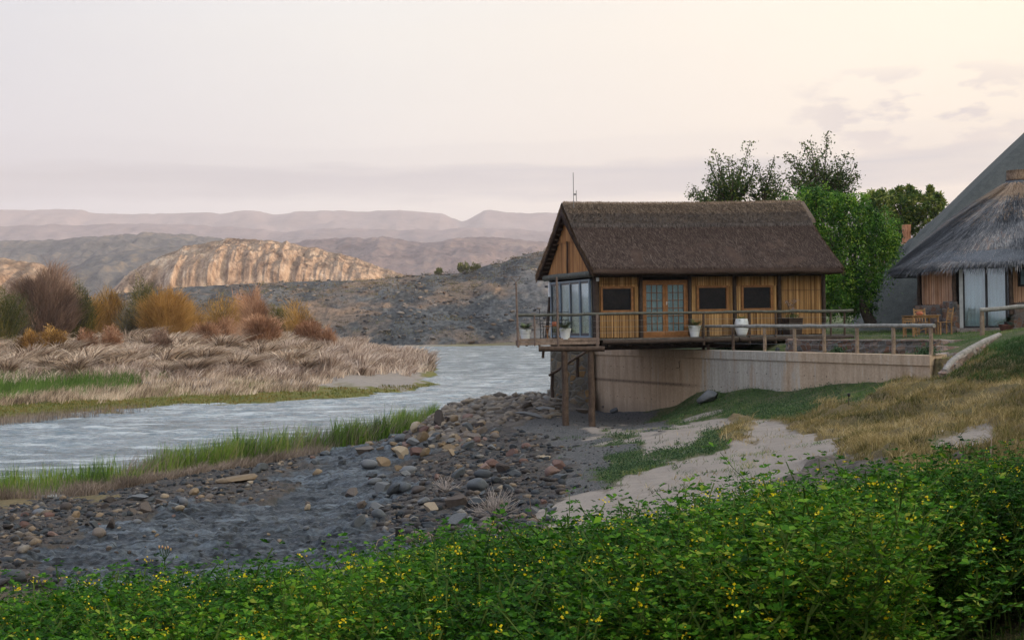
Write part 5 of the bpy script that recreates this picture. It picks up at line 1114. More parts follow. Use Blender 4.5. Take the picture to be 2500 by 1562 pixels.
# ---- right hand pole rail and cycad
rf = empty('pole_rail', P(2397, 812, 47), 0, 'thick grey pole rail on a post before the round hut door', 'fence', world=True)
m = MB(); m.log(P(2392, 757, 47), P(2620, 738, 46.6), .075, .08, 12, 8, .012); m.build('rail', m_grey, rf); m = MB(); m.log(P(2398, 822, 47), P(2397, 760, 47), .075, .07, 12, 4, .006); m.build('post', m_fp, rf)
m = MB(); m.log(P(2610, 822, 47), P(2610, 742, 47), .075, .07, 12, 4, .006); m.build('post', m_fp, rf)
p = P(2457, 808, 50.5); e = empty('potted_cycad', (p.x, p.y, lawn_z(p.x, p.y) - .02), 0, 'round terracotta bowl of dark cycad behind the pole rail', 'plant pot')
m = MB(); m.lathe((0, 0, 0), [(0, 0), (.17, 0), (.2, .03), (.25, .20), (.27, .22), (.27, .26), (.24, .26), (.22, .2), (0, .2)], 24); m.build('pot', simple('old_terracotta', (.12, .05, .045), (.22, .10, .08), 8, .8), e)
m = MB(); m.log((0, 0, .2), (0, 0, .36), .08, .07, 9, 3, 0); m.build('stem', m_dark, e); fronds((0, 0, .34), 22, .55, .06, .8, 9, foliage('cycad_leaf', [(0, (.008, .02, .015)), (1, (.03, .06, .035))]), e, 'fronds', 10)
# ---- small garden lights
def spike(loc, label, s=1.0):
    e = empty('garden_light', loc, 0, label, 'garden light', 'black garden spike lights'); m = MB(); m.tube([(0, 0, -.05), (0.01, 0, .26 * s)], .012 * s, 6); m.build('spike', m_black, e)
    m = MB(); m.lathe((0.01, 0, .24 * s), [(0, 0), (.035 * s, 0), (.045 * s, .05 * s), (.05 * s, .085 * s), (0, .095 * s)], 12); m.build('lamp_head', m_black, e)
p = hit(2072, 990, 20); spike(p, 'small black garden light in the dry grass below the concrete wall', .95)
p = hit(972, 1352, 10); e = empty('garden_light', (p.x, p.y, p.z), 0, 'black boxy garden light on a pale stake among the river stones', 'garden light', 'black garden spike lights')
s_ = p.y / 24
m = MB(); m.tube([(.03, 0, -.02), (.01, 0, .24 * s_)], .016 * s_, 6); m.build('spike', m_tan, e)
m = MB(); m.box((0, 0, .30 * s_), (.085 * s_, .08 * s_, .20 * s_), M=Matrix.Rotation(.08, 3, 'Y')); m.box((0.0, 0, .405 * s_), (.11 * s_, .09 * s_, .02 * s_)); m.build('lamp_head', m_black, e)
# ---------------------------------------------------------------- trees
m_bark = wood_mat('bark', (.035, .028, .022), (.085, .065, .05), (.13, .105, .085), .9, 10)
def twig_path(a, b, n=6, bend=.1, rise=.0):
    a = Vector(a); b = Vector(b); l = (b - a).length; off = Vector([random.gauss(0, bend * l) for _ in range(3)]); pts = []
    for i in range(n + 1):
        t = i / n; pts.append(a.lerp(b, t) + off * math.sin(math.pi * t) + Vector((0, 0, rise * l * (t * t - t))))
    return pts
def shoot_tree(name, base, fork, tips, Y, label, cat, mats, leaf, nl=150, group=None, sprd=.15):
    b = P(*base); fk = P(*fork); e = empty(name, b, 0, label, cat, group, world=True); m = MB()
    pts = twig_path(b, fk, 6, .03); m.tube(pts, [.17, .15, .13, .12, .11, .10, .09], 9); LP = []
    for (u, v) in tips:
        yy = Y + random.uniform(-1.6, 1.6); tp = P(u, v, yy); ps = twig_path(fk, tp, 9, .05, .35); m.tube(ps, [.05 * (1 - i / 10) + .006 for i in range(10)], 5)
        for _ in range(nl):
            t = random.random() ** .75; t = .18 + .82 * t; q = t * 9; i = min(int(q), 8); p = ps[i].lerp(ps[i + 1], q - i); w_ = sprd * (1.15 - t) * 2.2 + .07
            LP.append(p + Vector((random.gauss(0, w_), random.gauss(0, w_), random.gauss(0, w_ * .8) - .02)))
        for _ in range(5):
            t = random.uniform(.25, .8); i = int(t * 9); p = ps[i]; q = p + Vector((random.gauss(0, .55), random.gauss(0, .4), random.uniform(.4, 1.1))); pp = twig_path(p, q, 4, .06); m.tube(pp, [.015, .012, .01, .008, .005], 4)
            for s in np.linspace(.1, 1, 22): i = min(int(s * 4), 3); LP.append(pp[i].lerp(pp[i + 1], s * 4 - i) + Vector([random.gauss(0, .07) for _ in range(3)]))
    m.build('trunk', m_bark, e); LP = np.array([tuple(p) for p in LP]); V_, F_, R_ = leaves(LP, leaf * rng.uniform(.6, 1.3, len(LP)), up=.2, aspect=.55)
    np_mesh('crown', V_, F_, mats, attrs={'rnd': R_}, parent=e); return e
m_dkleaf = foliage('dark_round_leaf', [(0, (.016, .042, .012)), (.6, (.055, .095, .022)), (1, (.15, .18, .045))], .5, .2, .35)
shoot_tree('leafy_tree', (1790, 770, 66), (1785, 520, 66), [(1679, 469), (1692, 461), (1712, 470), (1729, 392), (1744, 369), (1777, 385), (1760, 420), (1790, 425), (1815, 400), (1832, 345), (1846, 402), (1835, 437), (1740, 440), (1765, 455), (1805, 440), (1725, 425), (1700, 480)], 66, 'dark leafy tree with upright shoots behind the middle of the brown thatched roof', 'tree', m_dkleaf, .135, 190)
shoot_tree('leafy_tree', (1875, 770, 66), (1868, 540, 66), [(1891, 379), (1856, 424), (1893, 430), (1907, 451), (1870, 440), (1862, 455), (1880, 400), (1925, 470)], 66, 'slender dark leafy tree between the two larger ones behind the roof', 'tree', m_dkleaf, .135, 150)
shoot_tree('leafy_tree', (2010, 770, 70), (2010, 500, 70), [(1921, 377), (1917, 430), (1930, 422), (1962, 345), (1978, 340), (2020, 325), (2039, 382), (2070, 374), (2089, 398), (2094, 430), (2084, 469), (1941, 382), (1995, 380), (2005, 410), (1975, 400), (2055, 420), (2075, 440), (1955, 410), (2030, 430), (1940, 440)], 70, 'tallest dark leafy tree with upright shoots above the bright green tree', 'tree', m_dkleaf, .14, 190)
def lobe_tree(name, lobes, Y, base, top, label, cat, mat, leaf, per, group=None, droop=.0, ncl=50, clr=.28, tr=.2, stems=1, yspread=.8):
    b = P(*base); e = empty(name, b, 0, label, cat, group, world=True); m = MB(); LP = []; RN = []
    tpp = P(*top)
    for s in range(stems):
        o_ = Vector((random.uniform(-.3, .3) * (stems > 1), random.uniform(-.3, .3) * (stems > 1), 0)); m.tube(twig_path(b + o_ * .4, tpp + o_ * 3, 6, .05), [tr, tr * .9, tr * .8, tr * .7, tr * .6, tr * .5, tr * .4], 8)
    for (u, v, rp, *dy) in lobes:
        rr = rp / F * Y; c = P(u, v, Y + (dy[0] if dy else random.uniform(-.5, .5) * rr)); m.tube(twig_path(tpp, c, 5, .08), [tr * .35, tr * .3, tr * .24, tr * .18, tr * .12, tr * .06], 5)
        for _ in range(int(ncl * (rp / 60.0) ** 2) + 8):
            d = Vector([random.gauss(0, 1) for _ in range(3)]).normalized(); q = random.uniform(.55, 1.04); p = c + Vector((d.x * rr, d.y * rr * yspread, d.z * rr * .92)) * q
            cr = rr * clr * random.uniform(.5, 1.25); sh = random.random(); k_ = per
            g = rng.normal(0, .5, (k_, 3)) * cr; g[:, 2] = g[:, 2] * (1 + droop) - np.abs(g[:, 2]) * droop * .8
            LP.append(g + np.array(p)); RN.append(np.clip(sh + rng.normal(0, .16, k_), 0, 1))
    m.build('trunk', m_bark, e); LP = np.concatenate(LP); V_, F_, R_ = leaves(LP, leaf * rng.uniform(.6, 1.3, len(LP)), rnd=np.concatenate(RN), up=-.5 if droop else .2, aspect=.42)
    np_mesh('crown', V_, F_, mat, attrs={'rnd': R_}, parent=e); return e
m_pep = foliage('bright_green_leaf', [(0, (.016, .06, .008)), (.5, (.06, .18, .018)), (.85, (.15, .31, .03)), (1, (.28, .42, .05))], .5, .3, .3)
lobe_tree('willowy_tree', [(1948, 512, 46), (1990, 492, 48), (2030, 498, 42), (1965, 560, 60), (2030, 560, 66), (2090, 545, 58), (2140, 560, 52), (2172, 585, 34), (2010, 640, 62), (2075, 630, 70), (2135, 630, 52), (1985, 610, 48), (2050, 695, 48), (2110, 690, 42), (2080, 735, 30), (2000, 700, 40), (1935, 540, 34), (2060, 500, 38), (2100, 500, 30), (2015, 740, 34, 1), (1990, 675, 46), (2035, 715, 46), (2085, 705, 44), (2070, 750, 26), (2120, 735, 26), (1975, 590, 46), (2150, 600, 48),  (1985, 480, 30), (1925, 530, 30)], 61.5, (2128, 792, 61.5), (2075, 680, 61.5),
    'dense bright green willowy tree just right of the brown roof', 'tree', m_pep, .13, 60, droop=1.2, ncl=52, clr=.30, tr=.26)
m_bkt = foliage('olive_green_leaf', [(0, (.04, .085, .016)), (.5, (.14, .22, .035)), (1, (.36, .37, .08))], .5, .3, .3)
lobe_tree('bushy_tree', [(2120, 500, 34), (2150, 510, 40), (2190, 505, 42), (2230, 500, 40), (2265, 512, 34), (2292, 505, 26), (2200, 545, 50), (2240, 545, 44), (2160, 550, 44), (2180, 480, 22), (2215, 475, 24), (2275, 478, 16), (2248, 480, 18), (2150, 478, 16), (2295, 488, 12), (2128, 482, 14), (2272, 462, 7), (2196, 464, 8), (2220, 462, 6)], 104, (2210, 760, 104), (2205, 570, 104),
    'olive green bushy tree on the skyline beside the bare rock slope', 'tree', m_bkt, .26, 34, ncl=60, clr=.3, tr=.3)
m_hb = foliage('hill_bush_leaf', [(0, (.04, .06, .02)), (1, (.14, .15, .05))], .7, .1)
for (u, v, r_, lb) in ((1131, 652, 13, 'largest round green bush on the skyline of the dark hill'), (1161, 653, 11, 'round green bush on the skyline just right of the largest one'), (1071, 662, 7, 'smallest bush on the skyline, left of the other two')):
    lobe_tree('round_bush', [(u, v, r_), (u - r_ * .5, v + r_ * .3, r_ * .7), (u + r_ * .6, v + r_ * .3, r_ * .7)], 424, (u, v + r_ * 1.3 + 4, 424), (u, v, 424), lb, 'bush', m_hb, .55, 26, group='bushes on the skyline', ncl=260, clr=.35, tr=.12)
# ---------------------------------------------------------------- shrubs on the far bank
def twig_shrub(name, u, vt, vb, hw, Y, mat, label, nst=8, ntw=900, fine=.045, leafm=None, nleaf=0, leaf=.14, grp='shrubs on the far bank', flop=.0, top_round=.5):
    g = P(u, vb, Y); gzz = G1(g.x, Y); g = Vector((g.x, Y, min(gzz, g.z) if gzz < g.z + 2 else g.z)); hgt = P(u, vt, Y).z - g.z; w_ = hw / F * Y
    e = empty(name, g, 0, label, 'shrub', grp, world=True); m = MB(); tips = []; B = []; Hh = []; Lx = []; Az = []
    for i in range(nst):
        a = random.uniform(0, 2 * math.pi); q = random.random() ** .6; tip = g + Vector((math.cos(a) * w_ * q * .8, math.sin(a) * w_ * q * .6, hgt * (1 - .35 * q * q) * random.uniform(.66, .86)))
        ps = twig_path(g + Vector((math.cos(a) * w_ * .12, math.sin(a) * w_ * .1, -.1)), tip, 6, .05, .3 * q); m.tube(ps, [.06, .05, .04, .032, .025, .018, .01], 5); tips.append(ps)
    m.build('trunk', m_bark, e); n = int(ntw * 1.6)
    def vol(n):     # points through a rounded crown that reaches down to the ground
        d = rng.normal(0, 1, (n, 3)); d /= np.linalg.norm(d, axis=1)[:, None]; q = rng.random(n)[:, None] ** .45; p = d * q
        lump = 1 + .50 * fbm(d[:, 0] * 2 + g.x, d[:, 2] * 2 + d[:, 1] * 1.5, 3)[:, None]
        p = p * lump * [w_, w_ * .8, hgt * .5]; p[:, 2] += hgt * .50; low_ = np.clip(p[:, 2] / (hgt * .38), .45, 1)
        p[:, 0] *= low_; p[:, 1] *= low_; p[:, 2] = np.maximum(p[:, 2], .05); return p
    base = vol(n); ln = hgt * rng.uniform(.10, .26, n); rad = base[:, :2] / w_; up_ = rng.uniform(.45, 1.0, n)
    lean = rad * ln[:, None] * .85 + rng.normal(0, .30, (n, 2)) * ln[:, None]; base[:, 2] -= ln * .5 * (base[:, 2] > ln)
    hue = np.clip(.5 + fbm(base[:, 0] / w_ * 1.6 + g.x, base[:, 2] / hgt * 2.2 + base[:, 1] / w_, 3) * .9 + rng.normal(0, .2, n), 0, 1)
    V_, F_, R_ = blades(base + np.array(g)[None], ln * up_, lean, np.full(n, fine) * rng.uniform(.6, 1.5, n), rng.uniform(0, 3.14, n), 2, flop, hue)
    np_mesh('twigs', V_, F_, mat, attrs={'rnd': R_}, parent=e)
    if nleaf:
        lp = vol(nleaf) * [1.05, 1.05, 1.0] + np.array(g)[None]; hu = np.clip(.5 + fbm((lp[:, 0] - g.x) / w_ * 1.6 + g.x, (lp[:, 2] - g.z) / hgt * 2.2 + 3, 3) * .9 + rng.normal(0, .2, nleaf), 0, 1)
        V_, F_, R_ = leaves(lp, leaf * rng.uniform(.6, 1.7, nleaf), rnd=hu, up=.9, aspect=.3); np_mesh('crown', V_, F_, leafm, attrs={'rnd': R_}, parent=e)
    return e
T_mauve = foliage('mauve_twig', [(0, (.10, .068, .055)), (.5, (.23, .15, .115)), (1, (.38, .26, .20))], .9, .1)
T_orange = foliage('orange_twig', [(0, (.16, .085, .022)), (.5, (.36, .20, .055)), (1, (.55, .33, .11))], .9, .1)
T_red = foliage('red_brown_twig', [(0, (.17, .085, .045)), (.5, (.36, .19, .11)), (1, (.55, .34, .22))], .9, .1)
T_olive = foliage('olive_leaf', [(0, (.05, .055, .016)), (.5, (.13, .12, .03)), (1, (.25, .20, .055))], .8, .1, .2)
T_green = foliage('deep_green_leaf', [(0, (.025, .04, .012)), (.5, (.055, .075, .02)), (1, (.12, .125, .035))], .8, .1, .2)
T_gold = foliage('golden_leaf', [(0, (.14, .09, .012)), (.5, (.36, .21, .028)), (1, (.56, .32, .05))], .8, .1, .2)
T_rust = foliage('rusty_leaf', [(0, (.18, .085, .018)), (.5, (.42, .20, .038)), (1, (.60, .32, .07))], .8, .1, .2)
T_grey = foliage('grey_twig', [(0, (.08, .07, .055)), (.5, (.15, .13, .10)), (1, (.26, .22, .17))], .9, .1)
for a in (
 (8, 700, 838, 52, 150, T_olive, 'dark green shrub cut by the left edge of the photo', dict(leafm=T_green, nleaf=9000)),
 (62, 715, 838, 34, 158, T_grey, 'dull green shrub between the left edge and the mauve bush', dict(leafm=T_green, nleaf=4500)),
 (112, 652, 836, 74, 160, T_mauve, 'tallest shrub, bare mauve twigs in a broad fan', dict(ntw=9500, fine=.05, nst=16)),
 (192, 682, 838, 48, 163, T_olive, 'olive green shrub to the right of the mauve bush', dict(leafm=T_green, nleaf=9500, nst=12)),
 (228, 720, 830, 28, 172, T_orange, 'low orange olive shrub right of the olive green one', dict(leafm=T_gold, nleaf=2500)),
 (272, 694, 828, 44, 175, T_orange, 'thin see-through shrub of orange olive twigs', dict(leafm=T_gold, nleaf=3200, nst=7, ntw=1600)),
 (322, 742, 826, 38, 165, T_grey, 'low grey olive shrub before the tall narrow green one', dict(leafm=T_olive, nleaf=3500)),
 (352, 680, 832, 34, 172, T_olive, 'tall narrow dark green shrub in the middle of the row', dict(leafm=T_green, nleaf=6500, nst=9)),
 (402, 704, 836, 58, 164, T_orange, 'broad fan shaped orange brown shrub in the middle of the row', dict(ntw=5500, leafm=T_rust, nleaf=6500, nst=14)),
 (456, 742, 838, 40, 168, T_orange, 'orange brown shrub leaning right beside the broad fan', dict(ntw=2500, leafm=T_gold, nleaf=3000)),
 (540, 722, 812, 50, 195, T_orange, 'rounded golden olive shrub', dict(leafm=T_gold, nleaf=8500, nst=12)),
 (585, 716, 812, 30, 205, T_red, 'russet shrub behind the rounded golden olive one', dict(leafm=T_rust, nleaf=3200)),
 (625, 702, 826, 30, 190, T_red, 'thin reddish twiggy shrub rising above its neighbours', dict(ntw=2200)),
 (683, 738, 815, 32, 200, T_olive, 'small round olive shrub near the right end of the row', dict(leafm=T_olive, nleaf=4500)),
 (728, 732, 820, 36, 198, T_orange, 'airy golden shrub at the right end of the row', dict(leafm=T_gold, nleaf=2600, nst=6)),
 (755, 772, 848, 36, 172, T_red, 'low rounded rust red shrub at the right end of the row', dict(ntw=4200, flop=.3)),
 (545, 770, 850, 34, 158, T_red, 'low pale reddish shrub under the rounded golden one', dict(ntw=1800)),
 (505, 782, 848, 30, 152, T_red, 'low reddish brown shrub left of the pale reddish one', dict(ntw=2000)),
 (640, 765, 848, 48, 162, T_red, 'wide low reddish thicket under the thin reddish shrub', dict(ntw=4500, flop=.2)),
 (800, 795, 856, 20, 170, T_red, 'last small rust coloured shrub at the end of the row', dict(ntw=1400)),
 (212, 796, 848, 24, 140, T_red, 'small drooping rust shrub below the olive green one', dict(ntw=2200, flop=.6)),
 (272, 792, 850, 26, 139, T_red, 'dark drooping rust shrub below the thin orange one', dict(ntw=2600, flop=.6)),
 (130, 792, 846, 34, 138, T_orange, 'drooping golden straw mound at the foot of the mauve bush', dict(ntw=3000, flop=.8)),
 (70, 798, 850, 26, 138, T_orange, 'low orange straw mound left of the mauve bush foot', dict(ntw=2200, flop=.6)),
 (395, 800, 850, 26, 140, T_mauve, 'low mauve thicket below the broad orange shrub', dict(ntw=1800, flop=.4)),
): twig_shrub('bank_shrub', *a[:6], a[6], **a[7])
# ---- windswept dry reed mounds
m_tus = foliage('dry_reed', [(0, (.10, .07, .05)), (.3, (.32, .23, .165)), (.7, (.64, .49, .37)), (1, (.86, .72, .58))], .9, .1, .35)
m_tus2 = foliage('pale_dry_reed', [(0, (.18, .125, .10)), (.4, (.42, .315, .25)), (1, (.84, .70, .59))], .9, .1, .35)
def tussock_mesh(seed, mat, n=620, w_=1.0, h=1.0, upr=.0):
    r_ = np.random.default_rng(seed); a = r_.uniform(0, 2 * math.pi, n); q = r_.random(n) ** .5 * .45
    base = np.stack([np.cos(a) * q * w_, np.sin(a) * q * w_, np.zeros(n)], 1); wind = np.array([.55, -.25]) * r_.uniform(.3, 1.2)
    ln = h * r_.uniform(.6, 1.2, n); lean = (np.stack([np.cos(a), np.sin(a)], 1) * (.18 + q[:, None]) * .55 + wind[None] + r_.normal(0, .27, (n, 2))) * ln[:, None] * (1 - upr)
    V, Fq, R__ = blades(base, ln, lean, np.full(n, .10) * r_.uniform(.5, 1.5, n), r_.uniform(0, 3.14, n), 4, .40 * (1 - upr), r_.random(n))
    return np_mesh('dry_reed_mound', V, Fq, mat, attrs={'rnd': R__}, link=False)
TM = [tussock_mesh(100 + i, m_tus, 440, .9, 2.3) for i in range(7)]; TM2 = [tussock_mesh(200 + i, m_tus2, 260, .9, 1.9, .45) for i in range(5)]
UNI = []; cand = []
tr_ = random.Random(5)
for k_ in range(30000):
    u = tr_.uniform(-60, 1068); Y = math.exp(tr_.uniform(math.log(104), math.log(215))); x = (u - 1250) / F * Y
    cand.append((x, Y, u))
X_ = np.array([c[0] for c in cand]); Y_ = np.array([c[1] for c in cand]); Zt = gz(X_, Y_); Ut, Vt = proj(X_, Y_, Zt); placed = []; nt_c = 0
lim = np.interp(Ut, [0, 300, 600, 800, 900, 1000, 1070], [925, 920, 912, 914, 916, 912, 905]); upl = np.interp(Ut, [0, 600, 800, 900, 1000, 1070], [828, 828, 832, 845, 868, 880])
for i in range(len(cand)):
    if not (upl[i] < Vt[i] < lim[i]) or Zt[i] < .08: continue
    x, Y, z = X_[i], Y_[i], Zt[i]; s = tr_.uniform(.75, 1.35) * (1.0 if Ut[i] < 800 else .95)
    if any((x - a) ** 2 + ((Y - b) * .42) ** 2 < 1.75 for a, b in placed): continue
    placed.append((x, Y)); wht = Ut[i] > 780 or tr_.random() < .12; me = tr_.choice(TM2 if wht else TM)
    o = bpy.data.objects.new('dry_reed_mound', me); C.objects.link(o); o.location = (x, Y, z - .08); o.rotation_euler = (tr_.uniform(-.15, .15), tr_.uniform(-.15, .15), tr_.uniform(-1.5, 1.5)); o.scale = (s * 1.25, s * 1.2, s * tr_.uniform(.75, 1.1))
    UNI.append((o, Ut[i], Vt[i], wht)); 
    if wht: tag(o, 'upright whitish clump of dry reeds on the far bank', 'reeds', 'whitish dry reed clumps on the far bank')
    else: tag(o, 'windswept arching mound of tan dry reeds on the far bank', 'reeds', 'arching dry reed mounds on the far bank')
    nt_c += 1
    if nt_c >= 300: break
SHR = [(8, 'left edge shrub'), (112, 'tallest mauve bush'), (192, 'olive green shrub'), (272, 'thin orange olive shrub'), (352, 'tall narrow green shrub'), (402, 'broad orange brown shrub'), (456, 'leaning orange shrub'), (540, 'rounded golden olive shrub'), (625, 'thin reddish shrub'), (683, 'small round olive shrub'), (728, 'airy golden shrub'), (800, 'last rust coloured shrub')]
ORD = ['leftmost', 'second', 'third', 'fourth', 'fifth', 'sixth', 'seventh', 'eighth', 'ninth', 'tenth', 'eleventh', 'twelfth', 'thirteenth', 'fourteenth', 'fifteenth', 'sixteenth', 'seventeenth', 'eighteenth', 'nineteenth', 'twentieth']
def number_off(items):
    """(object, u, base label): things with the same base label are told apart by their order from the left"""
    d = {}
    for o, u, b in items: d.setdefault(b, []).append((u, o))
    for b, l in d.items():
        l.sort(key=lambda q: q[0])
        for i, (u, o) in enumerate(l):
            if len(l) == 1: o['label'] = b
            else: o['label'] = b + ', ' + ('leftmost' if i == 0 else 'rightmost' if i == len(l) - 1 else ORD[min(i, 19)] + ' from left')
it = []
for o, u, v, wht in UNI:
    fr_ = (v - np.interp(u, [0, 600, 800, 900, 1000, 1070], [828, 828, 832, 845, 868, 880])) / (np.interp(u, [0, 300, 600, 800, 900, 1000, 1070], [925, 920, 912, 914, 916, 912, 905]) - np.interp(u, [0, 600, 800, 900, 1000, 1070], [828, 828, 832, 845, 868, 880]))
    row = 'front' if fr_ > .62 else 'middle' if fr_ > .3 else 'back'; nm = 'whitish reed clump' if wht else 'tan reed mound'
    if u > 830: b = f'{nm} in the {row} row at the river tip'
    else: b = f'{nm}, {row} row below the ' + min(SHR, key=lambda q: abs(q[0] - u))[1]
    it.append((o, u, b))
number_off(it)
print('tussocks', nt_c)
# ---------------------------------------------------------------- grasses
def scatter(n, u0, u1, y0, y1, seed, logy=True):
    r_ = np.random.default_rng(seed); Y = np.exp(r_.uniform(math.log(y0), math.log(y1), n)); u = r_.uniform(u0, u1, n); x = (u - 1250) / F * Y; z = gz(x, Y); uu, vv = proj(x, Y, z); return x, Y, z, uu, vv, r_
def inpoly(u, v, poly):
    p = np.array(poly, float); ins = np.zeros(len(u), bool); j = len(p) - 1
    for i in range(len(p)):
        c = ((p[i, 1] > v) != (p[j, 1] > v)) & (u < (p[j, 0] - p[i, 0]) * (v - p[i, 1]) / (p[j, 1] - p[i, 1] + 1e-9) + p[i, 0]); ins ^= c; j = i
    return ins
def grass(name, n, box, seed, poly, h, wd, mat, lean=.3, droop=.1, keep=None, segs=2, clump=0, wind=(.1, 0), minz=-.2, rndf=None):
    x, Y, z, u, v, r_ = scatter(n, *box, seed)
    ok = (z > minz)
    if poly is not None: ok &= inpoly(u + fbm(x / 2, Y / 2, 3) * 25, v + fbm(x / 2 + 9, Y / 3, 3) * 12, poly)
    if clump: ok &= fbm(x / clump, Y / clump, 3) > -.12 + r_.normal(0, .12, n)
    if keep is not None: ok &= keep(x, Y, z, u, v, r_)
    x, Y, z = x[ok], Y[ok], z[ok]; m_ = len(x)
    hh = h * r_.uniform(.5, 1.3, m_) * (1 + .35 * fbm(x / 1.5, Y / 1.5, 2)); ln = (r_.normal(0, lean, (m_, 2)) + np.array([wind])) * hh[:, None]
    if rndf is not None: rv = rndf(x, Y, r_)
    else: rv = np.clip(.5 + fbm(x / 1.2 + 5, Y / 1.6, 4, .65) * .95 + r_.normal(0, .16, m_), 0, 1)
    V, Fq, R__ = blades(np.stack([x, Y, z - .02], 1), hh, ln, wd * r_.uniform(.6, 1.4, m_) * (Y / Y.mean()) ** .5, r_.uniform(0, 3.14, m_), segs, droop, rv)
    return V, Fq, R__
def stuff(name, parts_, mat):
    V, Fq, R__ = merge(parts_) if isinstance(parts_, list) else parts_; return tag(np_mesh(name, V, Fq, mat, attrs={'rnd': R__}), kind='stuff')
m_reedg = foliage('green_reed', [(0, (.022, .055, .008)), (.45, (.09, .17, .02)), (.8, (.19, .29, .04)), (1, (.36, .33, .13))], .6, .2, .3)
m_dryg = foliage('mauve_dry_grass', [(0, (.09, .07, .055)), (.5, (.21, .165, .135)), (1, (.36, .29, .24))], .9, .1)
edge = np.array([(-200, 1235), (0, 1212), (170, 1200), (300, 1180), (500, 1150), (700, 1118), (850, 1090), (980, 1056), (1062, 1030), (1100, 1010)], float)
def edY(u):
    v = np.interp(u, edge[:, 0], edge[:, 1]); d = ((v - 781) * cth + (u - 1250) * sth) / F; return EYE / d
def band(n, u0, u1, a, b, h, wd, lean, droop, wind, seed, clump=0, hprof=None, thin=None):
    r_ = np.random.default_rng(seed); u = r_.uniform(u0, u1, n); Y = edY(u) + r_.uniform(a, b, n) + fbm(u / 60, u * 0, 3) * .6; x = (u - 1250) / F * Y; z = np.maximum(gz(x, Y), -.12); ok = np.ones(n, bool)
    if clump: ok &= fbm(x / clump, Y / clump, 3) > -.1 + r_.normal(0, .15, n)
    if thin is not None: ok &= r_.random(n) < thin(u)
    u, x, Y, z = u[ok], x[ok], Y[ok], z[ok]; m_ = len(u); hh = h * r_.uniform(.35, 1.3, m_) * (hprof(u) if hprof else 1) * (1 + .45 * fbm(u / 18, Y / 1.2, 3))
    ln = (r_.normal(0, lean, (m_, 2)) + np.array([wind])) * hh[:, None]
    return blades(np.stack([x, Y, z - .03], 1), hh, ln, wd * r_.uniform(.6, 1.4, m_), r_.uniform(0, 3.14, m_), 3, droop, np.clip(.5 + fbm(x / 1.6, Y / 1.6, 3) * .5 + r_.normal(0, .2, m_), 0, 1))
stuff('green_reeds', [band(14500, 285, 1060, -.6, 3.2, 1.0, .034, .16, .06, (.12, 0), 11, hprof=lambda u: np.interp(u, [285, 330, 420, 600, 880, 900, 940, 1000, 1060], [.45, .7, 1, 1.1, 1.0, 1.0, 1.25, 1.0, .9]), clump=.8),
                      band(7000, -330, 300, -.5, 3.4, .75, .022, .12, .03, (.03, 0), 12, clump=1.5)], m_reedg)
stuff('dry_shore_grass', [band(15000, 150, 800, -1.9, 1.0, .42, .020, .35, .15, (.2, 0), 13, thin=lambda u: np.interp(u, [150, 320, 650, 800], [.5, 1, 1, .3])), band(11000, -330, 420, -1.6, 2.6, .40, .016, .25, .1, (.05, 0), 14), band(2600, 290, 1040, -.4, 2.0, 1.25, .016, .2, .25, (.30, 0), 15)], m_dryg)
# far bank strips
m_fgr = foliage('far_green_grass', [(0, (.05, .105, .018)), (1, (.14, .22, .05))], .8, .1)
stuff('far_bank_green_grass', [grass('g', 24000, (-330, 430, 95, 150), 21, [(-330, 935), (-60, 930), (120, 922), (330, 925), (350, 950), (200, 962), (60, 972), (-60, 985), (-330, 990)], .85, .06, None, .18, .05), grass('g', 2500, (330, 420, 110, 150), 22, [(340, 915), (410, 912), (410, 926), (350, 930)], .5, .06, None, .2, .05)], m_fgr)
stuff('far_bank_dry_grass', [grass('g', 58000, (-330, 900, 92, 170), 23, [(-330, 980), (-60, 975), (120, 960), (350, 925), (430, 905), (700, 900), (860, 918), (760, 950), (500, 965), (250, 980), (-60, 1000), (-330, 1010)], .62, .045, None, .28, .2, wind=(.35, 0))], m_tus)
m_oliv = foliage('olive_turf', [(0, (.07, .085, .02)), (.5, (.15, .15, .035)), (1, (.22, .13, .045))], .9, .1)
stuff('far_bank_turf', [grass('g', 52000, (-330, 1110, 80, 135), 24, [(-330, 992), (-60, 985), (300, 978), (700, 955), (900, 945), (1110, 934), (1110, 945), (900, 975), (600, 995), (250, 1012), (-60, 1035), (-330, 1044)], .16, .06, None, .3, .1, minz=.0)], m_oliv)
r_ = np.random.default_rng(31); n = 5200; u = -330 + 700 * r_.beta(1.2, 1.5, n); v = np.interp(u, [-330, -60, 100, 300, 400], [1048, 1040, 1022, 1003, 996]) + r_.uniform(-9, 7, n); Yq = EYE / (((v - 781) * cth + (u - 1250) * sth) / F)
stuff('drowned_dry_stems', blades(np.stack([(u - 1250) / F * Yq, Yq, np.full(n, -.05)], 1), r_.uniform(.2, .5, n), r_.normal(0, .05, (n, 2)), np.full(n, .03), r_.uniform(0, 3, n), 1), m_dryg)
stuff('dry_reed_wisps', [grass('g', 76000, (-330, 1060, 104, 215), 35, [(-330, 832), (-60, 832), (600, 830), (800, 842), (1000, 872), (1065, 902), (1000, 914), (800, 922), (400, 928), (-60, 940), (-330, 945)], 1.25, .09, None, .45, .30, wind=(.25, 0), segs=3)], m_tus2)
